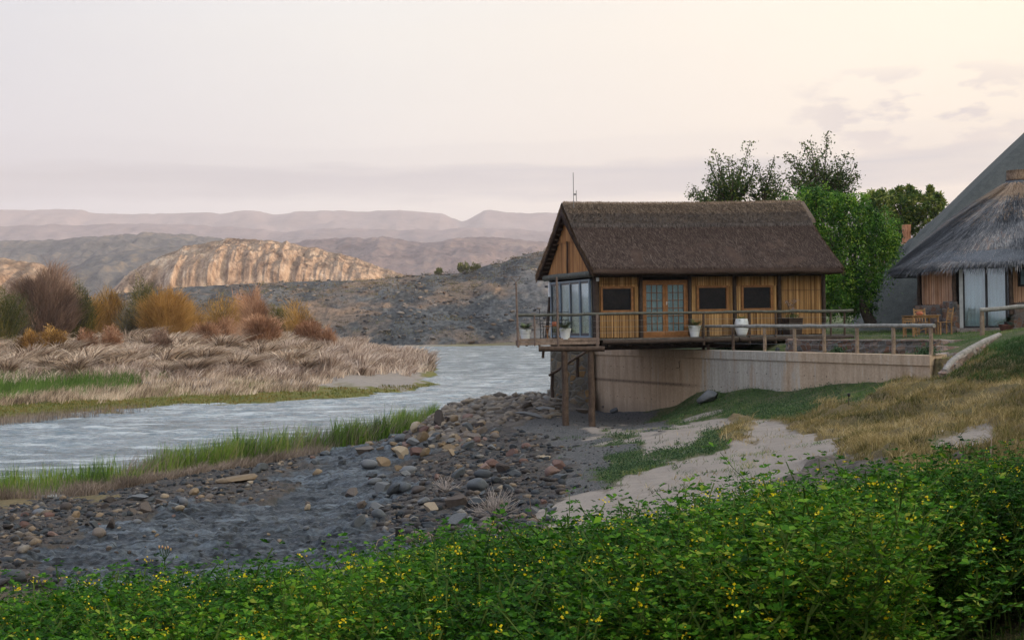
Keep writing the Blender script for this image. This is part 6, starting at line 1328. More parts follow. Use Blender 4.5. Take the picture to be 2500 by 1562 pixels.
# near slope
m_drys = foliage('straw_grass', [(0, (.045, .05, .018)), (.25, (.13, .12, .035)), (.5, (.25, .185, .075)), (.75, (.37, .28, .12)), (1, (.50, .40, .22))], .85, .15, .2)
m_grns = foliage('lawn_grass', [(0, (.022, .055, .014)), (.45, (.055, .12, .028)), (.8, (.12, .20, .045)), (1, (.26, .25, .10))], .75, .2, .2)
notpad = lambda x, Y: ~((( (x - WA.x) * WDIR.x + (Y - WA.y) * WDIR.y) > -.5) & (((x - WA.x) * -WN.x + (Y - WA.y) * -WN.y) > -.02) & (((x - WA.x) * WDIR.x + (Y - WA.y) * WDIR.y) < 19.9))
def kk_(nm, lo, front=True):
    def f(x, Y, z, u, v, r_):
        K = kinds(x, Y, z); ok = K[nm] > lo + r_.random(len(x)) * (.9 - lo)
        return ok & notpad(x, Y) if front else ok
    return f
stuff('dry_grass', [grass('g', 230000, (1300, 2650, 19, 47), 41, None, .13, .011, None, .45, .25, kk_('dry', .22), clump=1.0),
                    grass('g', 80000, (1450, 2650, 20, 44), 42, None, .29, .012, None, .5, .35, kk_('dry', .35), clump=.55),
                    grass('g', 9000, (1350, 2300, 20, 40), 43, None, .14, .010, None, .5, .2, lambda x, Y, z, u, v, r_: (kinds(x, Y, z)['sand'] > .5) & (fbm(x / .35, Y / .5, 2) > .30) & (u > 1480), clump=0)], m_drys)
stuff('green_grass', [grass('g', 26000, (1350, 2300, 22, 46), 49, None, .10, .012, None, .5, .2, lambda x, Y, z, u, v, r_: notpad(x, Y) & (kinds(x, Y, z)['sand'] + kinds(x, Y, z)['dgr'] > .4) & (fbm(x / .9, Y / 1.6, 4, .6) > .22 + r_.normal(0, .08, len(x))) & (v < 1200)),
                      grass('g', 120000, (1300, 2650, 24, 58), 44, None, .11, .012, None, .45, .15, kk_('grn', .22)),
                      grass('g', 26000, (1750, 2700, 42, 66), 45, None, .07, .016, None, .4, .1, lambda x, Y, z, u, v, r_: (z > 4.1) & (kinds(x, Y, z)['grn'] > .3) & ~notpad(x, Y)),
                      grass('g', 30000, (2280, 2700, 36, 52), 46, None, .10, .014, None, .4, .1, lambda x, Y, z, u, v, r_: (kinds(x, Y, z)['grn'] > .3) & notpad(x, Y)),
                      grass('g', 24000, (2250, 2700, 36, 46), 48, None, .20, .014, None, .5, .3, lambda x, Y, z, u, v, r_: notpad(x, Y) & (z > 3.7), clump=.8)], m_grns)
# low herb clumps between wall and sand
m_herb = foliage('blue_green_herb', [(0, (.02, .05, .02)), (.5, (.045, .09, .04)), (1, (.10, .16, .07))], .6, .2, .2)
x, Y, z, u, v, r_ = scatter(60000, 1450, 2050, 26, 52, 47); K = kinds(x, Y, z); ok = (K['grn'] > .3 + r_.random(len(x)) * .6) & notpad(x, Y); pz = np.stack([x, Y, z + np.abs(r_.normal(0, .07, len(x)))], 1)[ok]
stuff('low_herbs', leaves(pz, .05 * rng.uniform(.5, 1.4, len(pz)), up=.8), m_herb)
# little plants behind the fence
for (u, v, Y, s, lb) in ((1760, 836, 52.5, .30, 'blue green weed at the wall top under the deck end'), (2045, 852, 45.6, .22, 'small dark weed at the wall top before the low cobble wall'), (2262, 850, 43.2, .32, 'dark bushy weed beside the last post of the pole fence')):
    c = P(u, v, Y); n = 500; g = rng.normal(0, s * .5, (n, 3)); g[:, 2] = np.abs(g[:, 2]) * 1.1; V_, F_, R_ = leaves(g, .09 * rng.uniform(.5, 1.4, n), up=.9); o = np_mesh('weed', V_, F_, m_herb, attrs={'rnd': R_}); o.location = (c.x, c.y, max(G1(c.x, c.y), 4.2) - .02); tag(o, lb, 'weed')
# ---------------------------------------------------------------- stones
def stone_m(name, stops, sc_=5, rough=.8):
    k = NT(name, rough, .3); oi = k.n('ShaderNodeObjectInfo'); a = k.noise(sc_, 6, .65); c = k.ramp(k.math('ADD', k.math('MULTIPLY', a, .45), k.math('MULTIPLY', oi.outputs['Random'], .75)), stops)
    f = k.noise(sc_ * 6, 5, .7); k.color(k.mix(.6, c, k.ramp(f, [(.3, .55), (.7, 1.3)]), 'MULTIPLY')); k.bump(k.mix(.5, a, f), .6, .03); return k.m
M_gs = stone_m('slate_grey_stone', [(.2, (.030, .035, .042)), (.6, (.065, .073, .082)), (.9, (.12, .125, .135))], rough=.6)
M_bs = stone_m('brown_stone', [(.2, (.040, .034, .033)), (.5, (.088, .07, .062)), (.9, (.155, .13, .115))])
M_ts = stone_m('tan_stone', [(.2, (.12, .085, .05)), (.5, (.21, .15, .095)), (.9, (.29, .24, .18))])
M_rs = stone_m('reddish_stone', [(.2, (.075, .04, .034)), (.5, (.13, .075, .062)), (.9, (.18, .12, .105))])
def rock_data(seed, kind='round', sub=3):
    r_ = random.Random(seed); bm = bmesh.new(); bmesh.ops.create_icosphere(bm, subdivisions=sub, radius=1)
    pl = [(Vector([r_.gauss(0, 1) for _ in range(3)]).normalized(), r_.uniform(.34, .62) if kind != 'round' else r_.uniform(.75, .98)) for _ in range(8 if kind != 'round' else 7)]
    for v in bm.verts:
        for n, d in pl:
            q = v.co.dot(n) - d
            if q > 0: v.co -= n * q * (1.0 if kind != 'round' else .75)
        nn = fbm(np.array([v.co.x * 2 + seed]), np.array([v.co.y * 2 + v.co.z * 1.7]), 3)[0]; v.co *= 1 + nn * (.09 if kind == 'round' else .03)
        if kind == 'slab': v.co.z *= .42
    me = bpy.data.meshes.new('stone'); bm.to_mesh(me); bm.free()
    if kind == 'round': me.polygons.foreach_set('use_smooth', [True] * len(me.polygons))
    return me
RD = {}
for kd in ('round', 'angular', 'slab'):
    for mi, mt in enumerate((M_gs, M_bs, M_ts, M_rs)):
        for s in range(3):
            me = rock_data(50 + s * 7 + mi + len(kd) * 31, kd); me.materials.append(mt); RD.setdefault((kd, mi), []).append(me)
def rock(name, u, v, w_, h, kd, mi, label=None, grp=None, rz=None, tilt=.15, Y=None, seed=0):
    p = hit(u, v) if Y is None else Vector((P(u, v, Y).x, Y, P(u, v, Y).z)); s = w_ / F * p.y / 2; sh = h / F * p.y / 2
    o = bpy.data.objects.new(name, RD[(kd, mi)][seed % 3]); C.objects.link(o); k_ = 1.12 if kd == 'round' else 1.4
    o.scale = (s * k_, s * random.uniform(.8, 1.1), (sh if kd != 'slab' else sh / .42) * (1.15 if kd == 'round' else 1.4)); o.location = (p.x, p.y + s * .3, p.z + sh * .55)
    o.rotation_euler = (random.uniform(-tilt, tilt), random.uniform(-tilt, tilt), random.uniform(-.5, .5) if rz is None else rz); return tag(o, label, 'stone', grp)
G_, B_s, T_s, R_s = 0, 1, 2, 3
for q in (
 ('boulder', 1166, 1198, 50, 34, 'round', G_, 'smooth blue grey boulder balanced on others right of centre in the rubble'),
 ('boulder', 1180, 1166, 44, 24, 'round', G_, 'grey green boulder behind the smooth blue grey one'),
 ('boulder', 1120, 1290, 66, 52, 'angular', G_, 'dark hollowed boulder in the rubble above the flowering plants'),
 ('boulder', 1144, 1318, 40, 46, 'round', G_, 'upright grey egg shaped boulder just above the flowering plants'),
 ('boulder', 1186, 1312, 50, 44, 'round', B_s, 'pale brown cracked boulder behind the bare twig bush'),
 ('boulder', 1108, 1242, 50, 42, 'angular', B_s, 'large brown blocky boulder left of the long grey one'),
 ('boulder', 1165, 1240, 62, 30, 'angular', G_, 'long flat topped grey boulder left of the bare twig bush'),
 ('boulder', 936, 1200, 34, 28, 'angular', G_, 'dark pointed stone on the dark rock shelf'),
 ('boulder', 915, 1182, 34, 17, 'round', G_, 'rounded dark stone behind the pointed one on the shelf'),
 ('boulder', 857, 1212, 38, 24, 'angular', B_s, 'brown wedge stone on the dark rock shelf'),
 ('boulder', 885, 1240, 24, 24, 'angular', B_s, 'small brown upright stone at the edge of the dark shelf'),
 ('boulder', 1208, 1142, 38, 24, 'angular', R_s, 'large reddish boulder in the middle of the rubble slope'),
 ('boulder', 903, 1142, 44, 22, 'round', G_, 'long bluish stone before the orange blocks near the reeds'),
 ('boulder', 932, 1138, 34, 24, 'angular', T_s, 'orange brown block before the reeds'),
 ('boulder', 977, 1112, 36, 26, 'angular', T_s, 'tan tilted block at the right end of the reeds'),
 ('boulder', 1018, 1112, 46, 22, 'angular', R_s, 'purple red slanted stone beside the tan tilted block'),
 ('boulder', 886, 1108, 42, 22, 'angular', B_s, 'tilted brown slab sticking up at the edge of the reeds'),
 ('boulder', 980, 1078, 32, 22, 'round', G_, 'round mauve stone standing in the green reeds'),
 ('boulder', 1027, 1078, 30, 30, 'angular', T_s, 'square tan block at the foot of the stone apron'),
 ('boulder', 1070, 1042, 34, 46, 'angular', B_s, 'dark brown block at the left tip of the stone apron'),
 ('boulder', 750, 1245, 18, 16, 'angular', T_s, 'small tan stone standing alone on the dark rock shelf'),
 ('boulder', 751, 1232, 12, 10, 'round', B_s, 'little brown stone perched on the lone tan one'),
 ('boulder', 772, 1158, 22, 18, 'angular', T_s, 'tan pyramid stone on the rim of the dark shelf'),
 ('boulder', 1332, 1120, 34, 13, 'slab', T_s, 'pale rectangular block lying on the dark gravel'),
 ('boulder', 1285, 1095, 24, 15, 'round', R_s, 'round pinkish stone on the dark gravel'),
 ('boulder', 1278, 1132, 22, 14, 'round', R_s, 'round reddish stone below the pinkish one'),
 ('boulder', 240, 1310, 34, 26, 'round', B_s, 'dark brown rounded stone low on the left shore'),
 ('boulder', 350, 1252, 40, 30, 'angular', B_s, 'pinkish brown block in the middle of the left shore stones'),
 ('boulder', 340, 1222, 54, 16, 'slab', G_, 'flat pale grey slab in the left shore stones'),
 ('boulder', 160, 1244, 30, 22, 'round', B_s, 'rounded brown stone by the small pool'),
 ('boulder', 95, 1258, 34, 20, 'round', G_, 'dark rounded stone near the left edge of the shore'),
 ('boulder', 270, 1290, 28, 30, 'slab', B_s, 'slanted rusty slab propped on the left shore'),
 ('boulder', 30, 1418, 56, 34, 'round', G_, 'big dark split cobble at the lower left edge'),
 ('boulder', 58, 1420, 22, 30, 'angular', B_s, 'broken brown face of the split cobble'),
 ('boulder', 1730, 982, 44, 34, 'angular', G_, 'pale grey boulder against the foot of the concrete wall'),
 ('boulder', 1899, 858, 11, 12, 'round', G_, 'small grey stone on the wall top beside the green tuft'),
 ('boulder', 1958, 859, 18, 9, 'round', G_, 'dark flat stone on the wall top at the low cobble wall end'),
 ('boulder', 1505, 1006, 26, 14, 'angular', G_, 'grey stone at the left foot of the concrete wall'),
 ('boulder', 1480, 1002, 22, 12, 'angular', B_s, 'brown block beside the grey one at the wall foot'),
 ('boulder', 1420, 1008, 30, 14, 'angular', B_s, 'brown stone between the two stilts'),
 ('boulder', 1290, 1000, 24, 22, 'angular', B_s, 'pointed brown rock on the stone apron'),
 ('boulder', 1330, 1005, 60, 12, 'slab', G_, 'thin grey slab jutting from the apron left of the stilts'),
 ('boulder', 1300, 1020, 70, 12, 'slab', G_, 'long undercut grey ledge below the stone apron'),
): rock(*q[:7], label=q[7], seed=int(q[1]))
o = rock('long_stone', 590, 1178, 98, 20, 'slab', T_s, 'long orange brown stone bar resting on the shore stones by the reeds', rz=.0, tilt=.03); o.rotation_euler = (0, -.09, .1)
o = rock('flat_rock', 2335, 1128, 90, 28, 'slab', B_s, 'flat brown rock bedded in the dry grass slope'); o.rotation_euler = (.1, -.15, .1)
# individual loose stones, the larger ones; the rest as rubble
zones = [([(0, 1215), (130, 1225), (400, 1200), (560, 1165), (800, 1105), (960, 1060), (1000, 1100), (700, 1165), (480, 1230), (400, 1290), (200, 1300), (0, 1330)], 95, 'stones along the river shore', 'loose river stone among the stones along the shore', (9, 30), (6, 3, 2, 1)),
         ([(1080, 1010), (1240, 1040), (1250, 1060), (1180, 1090), (1080, 1130), (1020, 1120), (960, 1130), (940, 1095)], 75, 'blocks at the foot of the apron', 'angular tan or grey block at the foot of the stone apron', (14, 34), (3, 2, 5, 1)),
         ([(960, 1130), (1080, 1130), (1180, 1090), (1330, 1060), (1400, 1180), (1370, 1320), (1250, 1330), (980, 1330), (850, 1270), (880, 1180)], 105, 'stones of the rubble slope', 'loose stone on the rubble slope below the stilts', (10, 40), (9, 2.5, 1, 1.2)),
         ([(0, 1330), (200, 1300), (500, 1280), (900, 1280), (980, 1330), (700, 1380), (300, 1400), (0, 1420)], 25, 'stones on the dark rock shelf', 'stray stone lying on the dark rock shelf', (8, 18), (4, 3, 1, 1))]
rr = random.Random(77); loose = []
LMK = [(1166, 1198, 'smooth blue grey boulder'), (1120, 1290, 'dark hollowed boulder'), (936, 1200, 'dark pointed stone'), (1208, 1142, 'large reddish boulder'), (903, 1142, 'long bluish stone'), (977, 1112, 'tan tilted block'), (1070, 1042, 'dark apron tip block'), (1332, 1120, 'pale rectangular block'), (750, 1245, 'lone tan stone'),
       (240, 1310, 'dark brown shore stone'), (350, 1252, 'pinkish brown shore block'), (340, 1222, 'flat pale slab'), (160, 1244, 'rounded stone by the pool'), (590, 1178, 'long orange brown bar'), (30, 1418, 'split cobble'), (1300, 1020, 'undercut grey ledge'), (1205, 1262, 'bleached twig bush'), (772, 1158, 'tan pyramid stone'), (970, 1330, 'black garden light')]
for poly, n, grp, lb, (s0, s1), wts in zones:
    k_ = 0; us = [p[0] for p in poly]; vs = [p[1] for p in poly]
    while k_ < n:
        u, v = rr.uniform(min(us), max(us)), rr.uniform(min(vs), max(vs))
        if not inpoly(np.array([u]), np.array([v]), poly)[0]: continue
        w_ = s0 + (s1 - s0) * rr.random() ** 2.0; kd = rr.choice(('round', 'angular', 'angular', 'slab', 'slab', 'angular') if 'apron' not in grp else ('angular', 'slab')); mi = rr.choices((0, 1, 2, 3), wts)[0]
        o = rock('river_stone', u, v, w_, w_ * rr.uniform(.5, .8), kd, mi, lb, grp, tilt=.5, seed=rr.randrange(3)); k_ += 1
        lm = min(LMK, key=lambda q: (q[0] - u) ** 2 + ((q[1] - v) * 1.6) ** 2); side = 'left of' if u < lm[0] - 14 else 'right of' if u > lm[0] + 14 else 'above' if v < lm[1] else 'below'
        loose.append((o, u, f"{'large' if w_ > (s0 + s1) / 2 else 'small'} {('grey', 'brown', 'tan', 'reddish')[mi]} {'rounded' if kd == 'round' else 'flat' if kd == 'slab' else 'angular'} stone {side} the {lm[2]}"))
number_off(loose)
# rubble: thousands of small stones
def low_rock(seed):
    r_ = np.random.default_rng(seed); bm = bmesh.new(); bmesh.ops.create_icosphere(bm, subdivisions=1, radius=1); v = np.array([q.co[:] for q in bm.verts]); f = np.array([[q.index for q in fc.verts] for fc in bm.faces]); bm.free()
    for _ in range(6):
        n = r_.normal(size=3); n /= np.linalg.norm(n); d = r_.uniform(.30, .65); q = v @ n - d; v = v - np.outer(np.clip(q, 0, 9), n)
    v = v / np.abs(v).max(); return v * [1, r_.uniform(.6, 1), r_.uniform(.4, .75)], f
LR = [low_rock(i) for i in range(10)]
def rubble(n, seed, box, keep, smin, smax, pw=3.0):
    x, Y, z, u, v, r_ = scatter(n, *box, seed); ok = keep(x, Y, z, u, v, r_); x, Y, z = x[ok], Y[ok], z[ok]; Vs = []; Fs = []; Rs = []; b = 0
    for i in range(len(x)):
        v0, f0 = LR[int(r_.integers(10))]; s = smin + (smax - smin) * r_.random() ** pw; a = r_.uniform(0, 6.28); ca, sa = math.cos(a), math.sin(a); q = v0 * s; q = np.stack([q[:, 0] * ca - q[:, 1] * sa + x[i], q[:, 0] * sa + q[:, 1] * ca + Y[i], q[:, 2] + z[i] + s * .12], 1)
        Vs.append(q); Fs.append(f0 + b); b += len(q); Rs.append(np.full(len(q), r_.random()))
    return np.concatenate(Vs), np.concatenate(Fs), np.concatenate(Rs)
k = NT('mixed_rubble', .85, .2); f = k.noise(18, 5, .7)
k.color(k.mix(.7, k.ramp(k.attr('rnd'), [(0, (.014, .018, .023)), (.25, (.05, .056, .064)), (.4, (.030, .028, .028)), (.6, (.078, .064, .057)), (.75, (.05, .052, .06)), (.88, (.19, .14, .095)), (1, (.16, .155, .15))]), k.ramp(f, [(.3, .5), (.7, 1.4)]), 'MULTIPLY')); k.bump(f, .5, .02); M_rub = k.m
def krub(x, Y, z, u, v, r_): K = kinds(x, Y, z); return ((K['rub'] + K['dgr'] * .15 + K['slab'] * .05) > .25 + r_.random(len(x)) * .7) & (z > -.02) & notpad(x, Y)
A1 = rubble(21000, 61, (-120, 1600, 18, 62), krub, .025, .17, 3.6)
A2 = rubble(9000, 62, (-120, 1700, 18, 60), lambda x, Y, z, u, v, r_: ((kinds(x, Y, z)['dgr'] + kinds(x, Y, z)['slab'] * .35) > .3 + r_.random(len(x)) * .7) & (z > 0) & notpad(x, Y), .012, .07, 2.5)
o = np_mesh('rubble', *(lambda t: (t[0], t[1]))(merge([A1, A2])), M_rub, attrs={'rnd': np.concatenate([A1[2], A2[2]])}); tag(o, kind='stuff')
# flagstones set in the pale apron
A3 = rubble(1500, 63, (1040, 1360, 52, 63), lambda x, Y, z, u, v, r_: kinds(x, Y, z)['pale'] > .35, .08, .34, 1.4)
V = A3[0]; k = stone_mat('x_', 1, [(0, (0, 0, 0)), (1, (0, 0, 0))]) if False else None
tag(np_mesh('apron_paving_stones', V - [0, 0, .07], A3[1], foliage('apron_stone', [(0, (.06, .052, .047)), (.5, (.15, .128, .11)), (.85, (.21, .17, .13)), (1, (.17, .165, .16))], .85, .2), attrs={'rnd': A3[2]}), kind='stuff')
# scree and scrub on the slate hill
nv = len(SLH.data.vertices); HV = np.empty(nv * 3, np.float32); SLH.data.vertices.foreach_get('co', HV); HV = HV.reshape(-1, 3); r_ = np.random.default_rng(88)
sel = r_.integers(0, nv, 9000); pp = HV[sel]; dens = fbm(pp[:, 0] / 22, pp[:, 1] / 40, 4) + .25 * (pp[:, 0] > -40); ok = (dens + r_.normal(0, .25, len(pp)) > .12) & (pp[:, 1] < 436); pp = pp[ok]
Vs = []; Fs = []; Rs = []; b = 0
for q in pp:
    v0, f0 = LR[int(r_.integers(10))]; s = .12 + 1.0 * r_.random() ** 4; a = r_.uniform(0, 6.28); ca, sa = math.cos(a), math.sin(a); o3 = r_.normal(0, .8, 2); w3 = np.stack([(v0[:, 0] * ca - v0[:, 1] * sa) * s + q[0] + o3[0], (v0[:, 0] * sa + v0[:, 1] * ca) * s + q[1] + o3[1], v0[:, 2] * s * .8 + q[2] + .1], 1); Vs.append(w3); Fs.append(f0 + b); b += len(w3); Rs.append(np.full(len(w3), r_.random()))
m_scr = foliage('scree_stone', [(0, (.02, .023, .028)), (.3, (.07, .072, .078)), (.5, (.11, .08, .06)), (.8, (.15, .14, .135)), (1, (.22, .195, .175))], .9, .1)
tag(np_mesh('hill_scree', np.concatenate(Vs), np.concatenate(Fs), m_scr, attrs={'rnd': np.concatenate(Rs)}), kind='stuff')
sel = r_.integers(0, nv, 1500); pp = HV[sel]; ok = (pp[:, 1] < 432) & (fbm(pp[:, 0] / 30 + 9, pp[:, 1] / 30, 3) > -.02); pp = pp[ok]; LPp = np.repeat(pp, 26, 0) + r_.normal(0, 1, (len(pp) * 26, 3)) * [.8, .8, .35]; LPp[:, 2] += .35
V_, F_, R_ = leaves(LPp, .45 * r_.uniform(.4, 1.2, len(LPp)), rnd=np.repeat(r_.random(len(pp)), 26), up=.8, aspect=.35); tag(np_mesh('hill_scrub', V_, F_, foliage('hill_scrub_leaf', [(0, (.05, .045, .03)), (.5, (.13, .095, .05)), (1, (.15, .15, .06))], .9, .1), attrs={'rnd': R_}), kind='stuff')
# bare twig bushes in the rubble
def bare_bush(u, v, s, label, n=46, seed=0):
    p = hit(u, v); e = empty('bare_twig_bush', p, 0, label, 'bush', 'bare twig bushes in the rubble'); r_ = random.Random(seed); m = MB()
    for i in range(n):
        a = r_.uniform(0, 6.28); el = r_.uniform(.15, 1.3); l = s * r_.uniform(.6, 1.1); d = Vector((math.cos(a) * math.cos(el), math.sin(a) * math.cos(el), math.sin(el))); q = d * l; mid = q * .5 + Vector([r_.gauss(0, .05 * s) for _ in range(3)]); m.tube([(0, 0, 0), mid, q], [.009, .007, .004], 4)
        for _ in range(2): m.tube([mid, mid + (d + Vector([r_.gauss(0, .5) for _ in range(3)])) * l * .35], [.005, .003], 4)
    m.build('twigs', simple('bleached_twig', (.28, .24, .22), (.44, .38, .35), 8, .8), e); m = MB(); m.lathe((0, 0, -.02), [(0, 0), (.05 * s, 0), (.03 * s, .06), (0, .07)], 8); m.build('crown_base', m_bark, e)
bare_bush(1205, 1262, .55, 'bleached bare twig bush among the boulders right of centre', seed=1); bare_bush(1088, 1200, .42, 'thin mauve bare twig bush left of the large boulders', 26, 2)
def stick(pts, r0, label, mat=None, name='dry_stick'): m = MB(); m.tube(pts, [r0 * (1 - .6 * i / (len(pts) - 1)) for i in range(len(pts))], 5); return tag(m.build(name, mat or m_fp), label, 'stick')
# ---------------------------------------------------------------- foreground: flowering ground cover
m_leaf = foliage('clover_leaf', [(0, (.006, .030, .003)), (.35, (.020, .082, .005)), (.7, (.055, .165, .008)), (.97, (.16, .30, .018)), (1, (.24, .29, .035))], .65, .10, .28)
m_stem = foliage('green_stem', [(0, (.025, .06, .008)), (1, (.09, .13, .025))], .7, .1)
m_flow = foliage('yellow_petal', [(0, (.62, .42, .008)), (.6, (.80, .62, .012)), (1, (.88, .76, .04))], .5, .2, .25)
def sprig(seed, tall=False):
    r_ = np.random.default_rng(seed); Lq = []; Sq = []; Fq_ = []; h = 1.0
    def leaf(p, d, s):
        side = np.cross(d, [0, 0, 1]); side = side / (np.linalg.norm(side) + 1e-6); up_ = np.cross(side, d)
        for a in (-1.0, 0, 1.0):
            dd = d * math.cos(a) + side * math.sin(a) + up_ * r_.uniform(-.25, .25); dd /= np.linalg.norm(dd); sd = np.cross(dd, up_ + r_.normal(0, .3, 3)); sd /= np.linalg.norm(sd); nn = np.cross(sd, dd); l = s * r_.uniform(.8, 1.15)
            Lq.append([p, p + dd * l * .62 + sd * l * .30 + nn * l * .10, p + dd * l, p + dd * l * .62 - sd * l * .30 + nn * l * .10])
    def stem(p0, d0, l, n, depth):
        p = np.array(p0, float); d = np.array(d0, float)
        for i in range(n):
            d = d + r_.normal(0, .14, 3); d[2] += .05; d /= np.linalg.norm(d); q = p + d * l / n; w_ = .0028 if depth else .004; sx = np.cross(d, r_.normal(size=3)); sx = sx / np.linalg.norm(sx) * w_; Sq.append([p - sx, p + sx, q + sx, q - sx])
            t = i / n
            for _ in range(3 if (t > .25 or depth) else 1):
                a = r_.uniform(0, 6.28); dl = np.array([math.cos(a), math.sin(a), r_.uniform(.0, .8)]); dl /= np.linalg.norm(dl); pl_ = q + dl * r_.uniform(.02, .055); leaf(pl_, dl, r_.uniform(.014, .033))
            if depth == 0 and t > .15 and r_.random() < .75: a = r_.uniform(0, 6.28); stem(q, [math.cos(a) * .8, math.sin(a) * .8, .8], l * r_.uniform(.22, .42), 5, 1)
            p = q
        if r_.random() < .25:
            for _ in range(int(r_.integers(4, 9))):
                c = p + r_.normal(0, .012, 3) + d * .012; dd = r_.normal(size=3); dd[2] = abs(dd[2]); dd /= np.linalg.norm(dd); sd = np.cross(dd, r_.normal(size=3)); sd /= np.linalg.norm(sd); s = r_.uniform(.007, .013); Fq_.append([c, c + dd * s * .5 + sd * s * .5, c + dd * s, c + dd * s * .5 - sd * s * .5])
    stem([0, 0, 0], [r_.normal(0, .15), r_.normal(0, .15), 1], .80 if not tall else .95, 16, 0)
    return np.array(Lq), np.array(Sq), np.array(Fq_) if len(Fq_) else np.zeros((0, 4, 3))
SP = [sprig(500 + i) for i in range(18)]
def topv(u): return np.interp(u, [-300, 0, 60, 150, 212, 260, 297, 400, 463, 560, 628, 700, 793, 850, 960, 1040, 1120, 1180, 1240, 1300, 1400, 1480, 1550, 1640, 1700, 1740, 1800, 1850, 1900, 2000, 2060, 2140, 2200, 2270, 2330, 2400, 2450, 2560, 2900], [1470, 1455, 1440, 1425, 1412, 1425, 1400, 1412, 1398, 1400, 1395, 1405, 1392, 1395, 1350, 1335, 1318, 1300, 1325, 1318, 1282, 1292, 1262, 1252, 1240, 1222, 1232, 1200, 1180, 1180, 1168, 1150, 1165, 1128, 1160, 1115, 1100, 1115, 1100])
def front(u): return np.interp(u, [-900, 2080, 2140, 2300, 2500, 3400], [4.6, 4.8, 6.2, 6.6, 7.2, 9.5])
def backY(u): return np.interp(u, [-900, 0, 1250, 2500, 3400], [11, 11, 11.5, 12.5, 13])
uu = np.linspace(-900, 3400, 220); yb = backY(uu) - .6
r_ = np.random.default_rng(9); pos = []
while len(pos) < 7400:
    Y = math.sqrt(r_.uniform(4.6 ** 2, 13.2 ** 2)); u = r_.uniform(-420, 2920)
    if Y > backY(u) + r_.normal(0, .12) or Y < front(u) + r_.normal(0, .15): continue
    pos.append(((u - 1250) / F * Y, Y, u))
pos = np.array(pos); pz_ = gz(pos[:, 0], pos[:, 1]); LV = []; LR_ = []; SV = []; FV = []
lump = fbm(pos[:, 0] / .55, pos[:, 1] / .55, 3); hu_ = fbm(pos[:, 0] / .7 + 30, pos[:, 1] / .7, 3)
for i, (x, Y, u) in enumerate(pos):
    tgt = P(u, topv(u) + np.interp(u, [0, 1250, 2500], [46, 30, 26]) + 34 * r_.random() - 34 * lump[i], Y).z; s = min(1.12, (tgt - pz_[i]) / .86) * r_.uniform(.86, 1.02)
    if s < .42: continue
    Lq, Sq, Fq_ = SP[int(r_.integers(len(SP)))]; a = r_.uniform(0, 6.28); ca, sa = math.cos(a), math.sin(a); sxy = max(s, .8)
    Rm = np.array([[ca * sxy, -sa * sxy, 0], [sa * sxy, ca * sxy, 0], [0, 0, s]]); off = np.array([x, Y, pz_[i] - .03]); tl_ = r_.normal(0, .13, 2)
    def tf(q): w_ = q @ Rm.T; w_[..., 0] += w_[..., 2] * tl_[0]; w_[..., 1] += w_[..., 2] * tl_[1]; return w_ + off
    LV.append(tf(Lq)); SV.append(tf(Sq)); FV.append(tf(Fq_)); LR_.append(np.clip(.46 + .5 * hu_[i] + r_.normal(0, .22, len(Lq)), 0, 1))
LV = np.concatenate(LV); SV = np.concatenate(SV); FV = np.concatenate(FV); LR_ = np.concatenate(LR_); nl_, ns_, nf_ = len(LV), len(SV), len(FV); print('leaflets', nl_, 'flowers', nf_)
V = np.concatenate([LV, SV, FV]).reshape(-1, 3); Fq = np.arange(len(V)).reshape(-1, 4)
tag(np_mesh('flowering_ground_cover', V, Fq, [m_leaf, m_stem, m_flow], midx=np.concatenate([np.zeros(nl_), np.ones(ns_), np.full(nf_, 2)]), attrs={'rnd': np.repeat(np.concatenate([LR_, r_.random(ns_), r_.random(nf_)]), 4)}), kind='stuff')
# single tall plants standing clear of the mass
def single(u, vtop, label, seed, extra=.0, Yoff=-.2):
    Lq, Sq, Fq_ = sprig(900 + seed, True); n = 60
    b = float(np.interp(u, uu, yb)) + Yoff; x = (u - 1250) / F * b; g = G1(x, b); zt = P(u, vtop, b).z; h = zt - g; g += max(0, h - 1.25); h = min(h, 1.25); zz = max(Lq[..., 2].max(), .9); s = h / zz; e = empty('flowering_plant', (x, b, g), random.uniform(0, 6), label, 'plant', 'tall sprigs standing above the flowering plants')
    sc3 = np.array([min(s, 1.1), min(s, 1.1), s]); top = Sq[12, 2]
    ex = rng.normal(0, .014, (26, 3)) + top; V1, F1, R1 = leaves(ex, .016, up=.6); fl = np.concatenate([Fq_.reshape(-1, 3), V1]) * sc3
    np_mesh('leaves', Lq.reshape(-1, 3) * sc3, np.arange(len(Lq) * 4).reshape(-1, 4), m_leaf, attrs={'rnd': rng.random(len(Lq) * 4)}, parent=e)
    np_mesh('stem', Sq.reshape(-1, 3) * sc3, np.arange(len(Sq) * 4).reshape(-1, 4), m_stem, attrs={'rnd': rng.random(len(Sq) * 4)}, parent=e)
    np_mesh('flowers', fl, np.arange(len(fl)).reshape(-1, 4), m_flow, attrs={'rnd': rng.random(len(fl))}, parent=e)
for i, (u, v, lb) in enumerate(((212, 1385, 'leafy sprig above the lower left of the flowering plants'), (463, 1374, 'dark leafy sprig with yellow flowers just right of the lone flower stalk'), (566, 1370, 'thin leafy sprig left of the middle of the photo bottom'), (1395, 1243, 'thin stemmed flowering plant standing before the sand'), (1505, 1208, 'pale green topped plant standing before the sand'), (1752, 1186, 'tall leafy plant with a flower head against the sand'), (2052, 1140, 'yellow flowered plant left of the exposed rock'), (2138, 1110, 'dark leafy plant before the exposed rock'), (2275, 1104, 'broad yellow flowered plant before the flat brown rock'), (2352, 1112, 'single yellow topped plant right of the flat brown rock'), (2438, 1076, 'tallest yellow flowered plant near the right edge'))): single(u, v, lb, i)
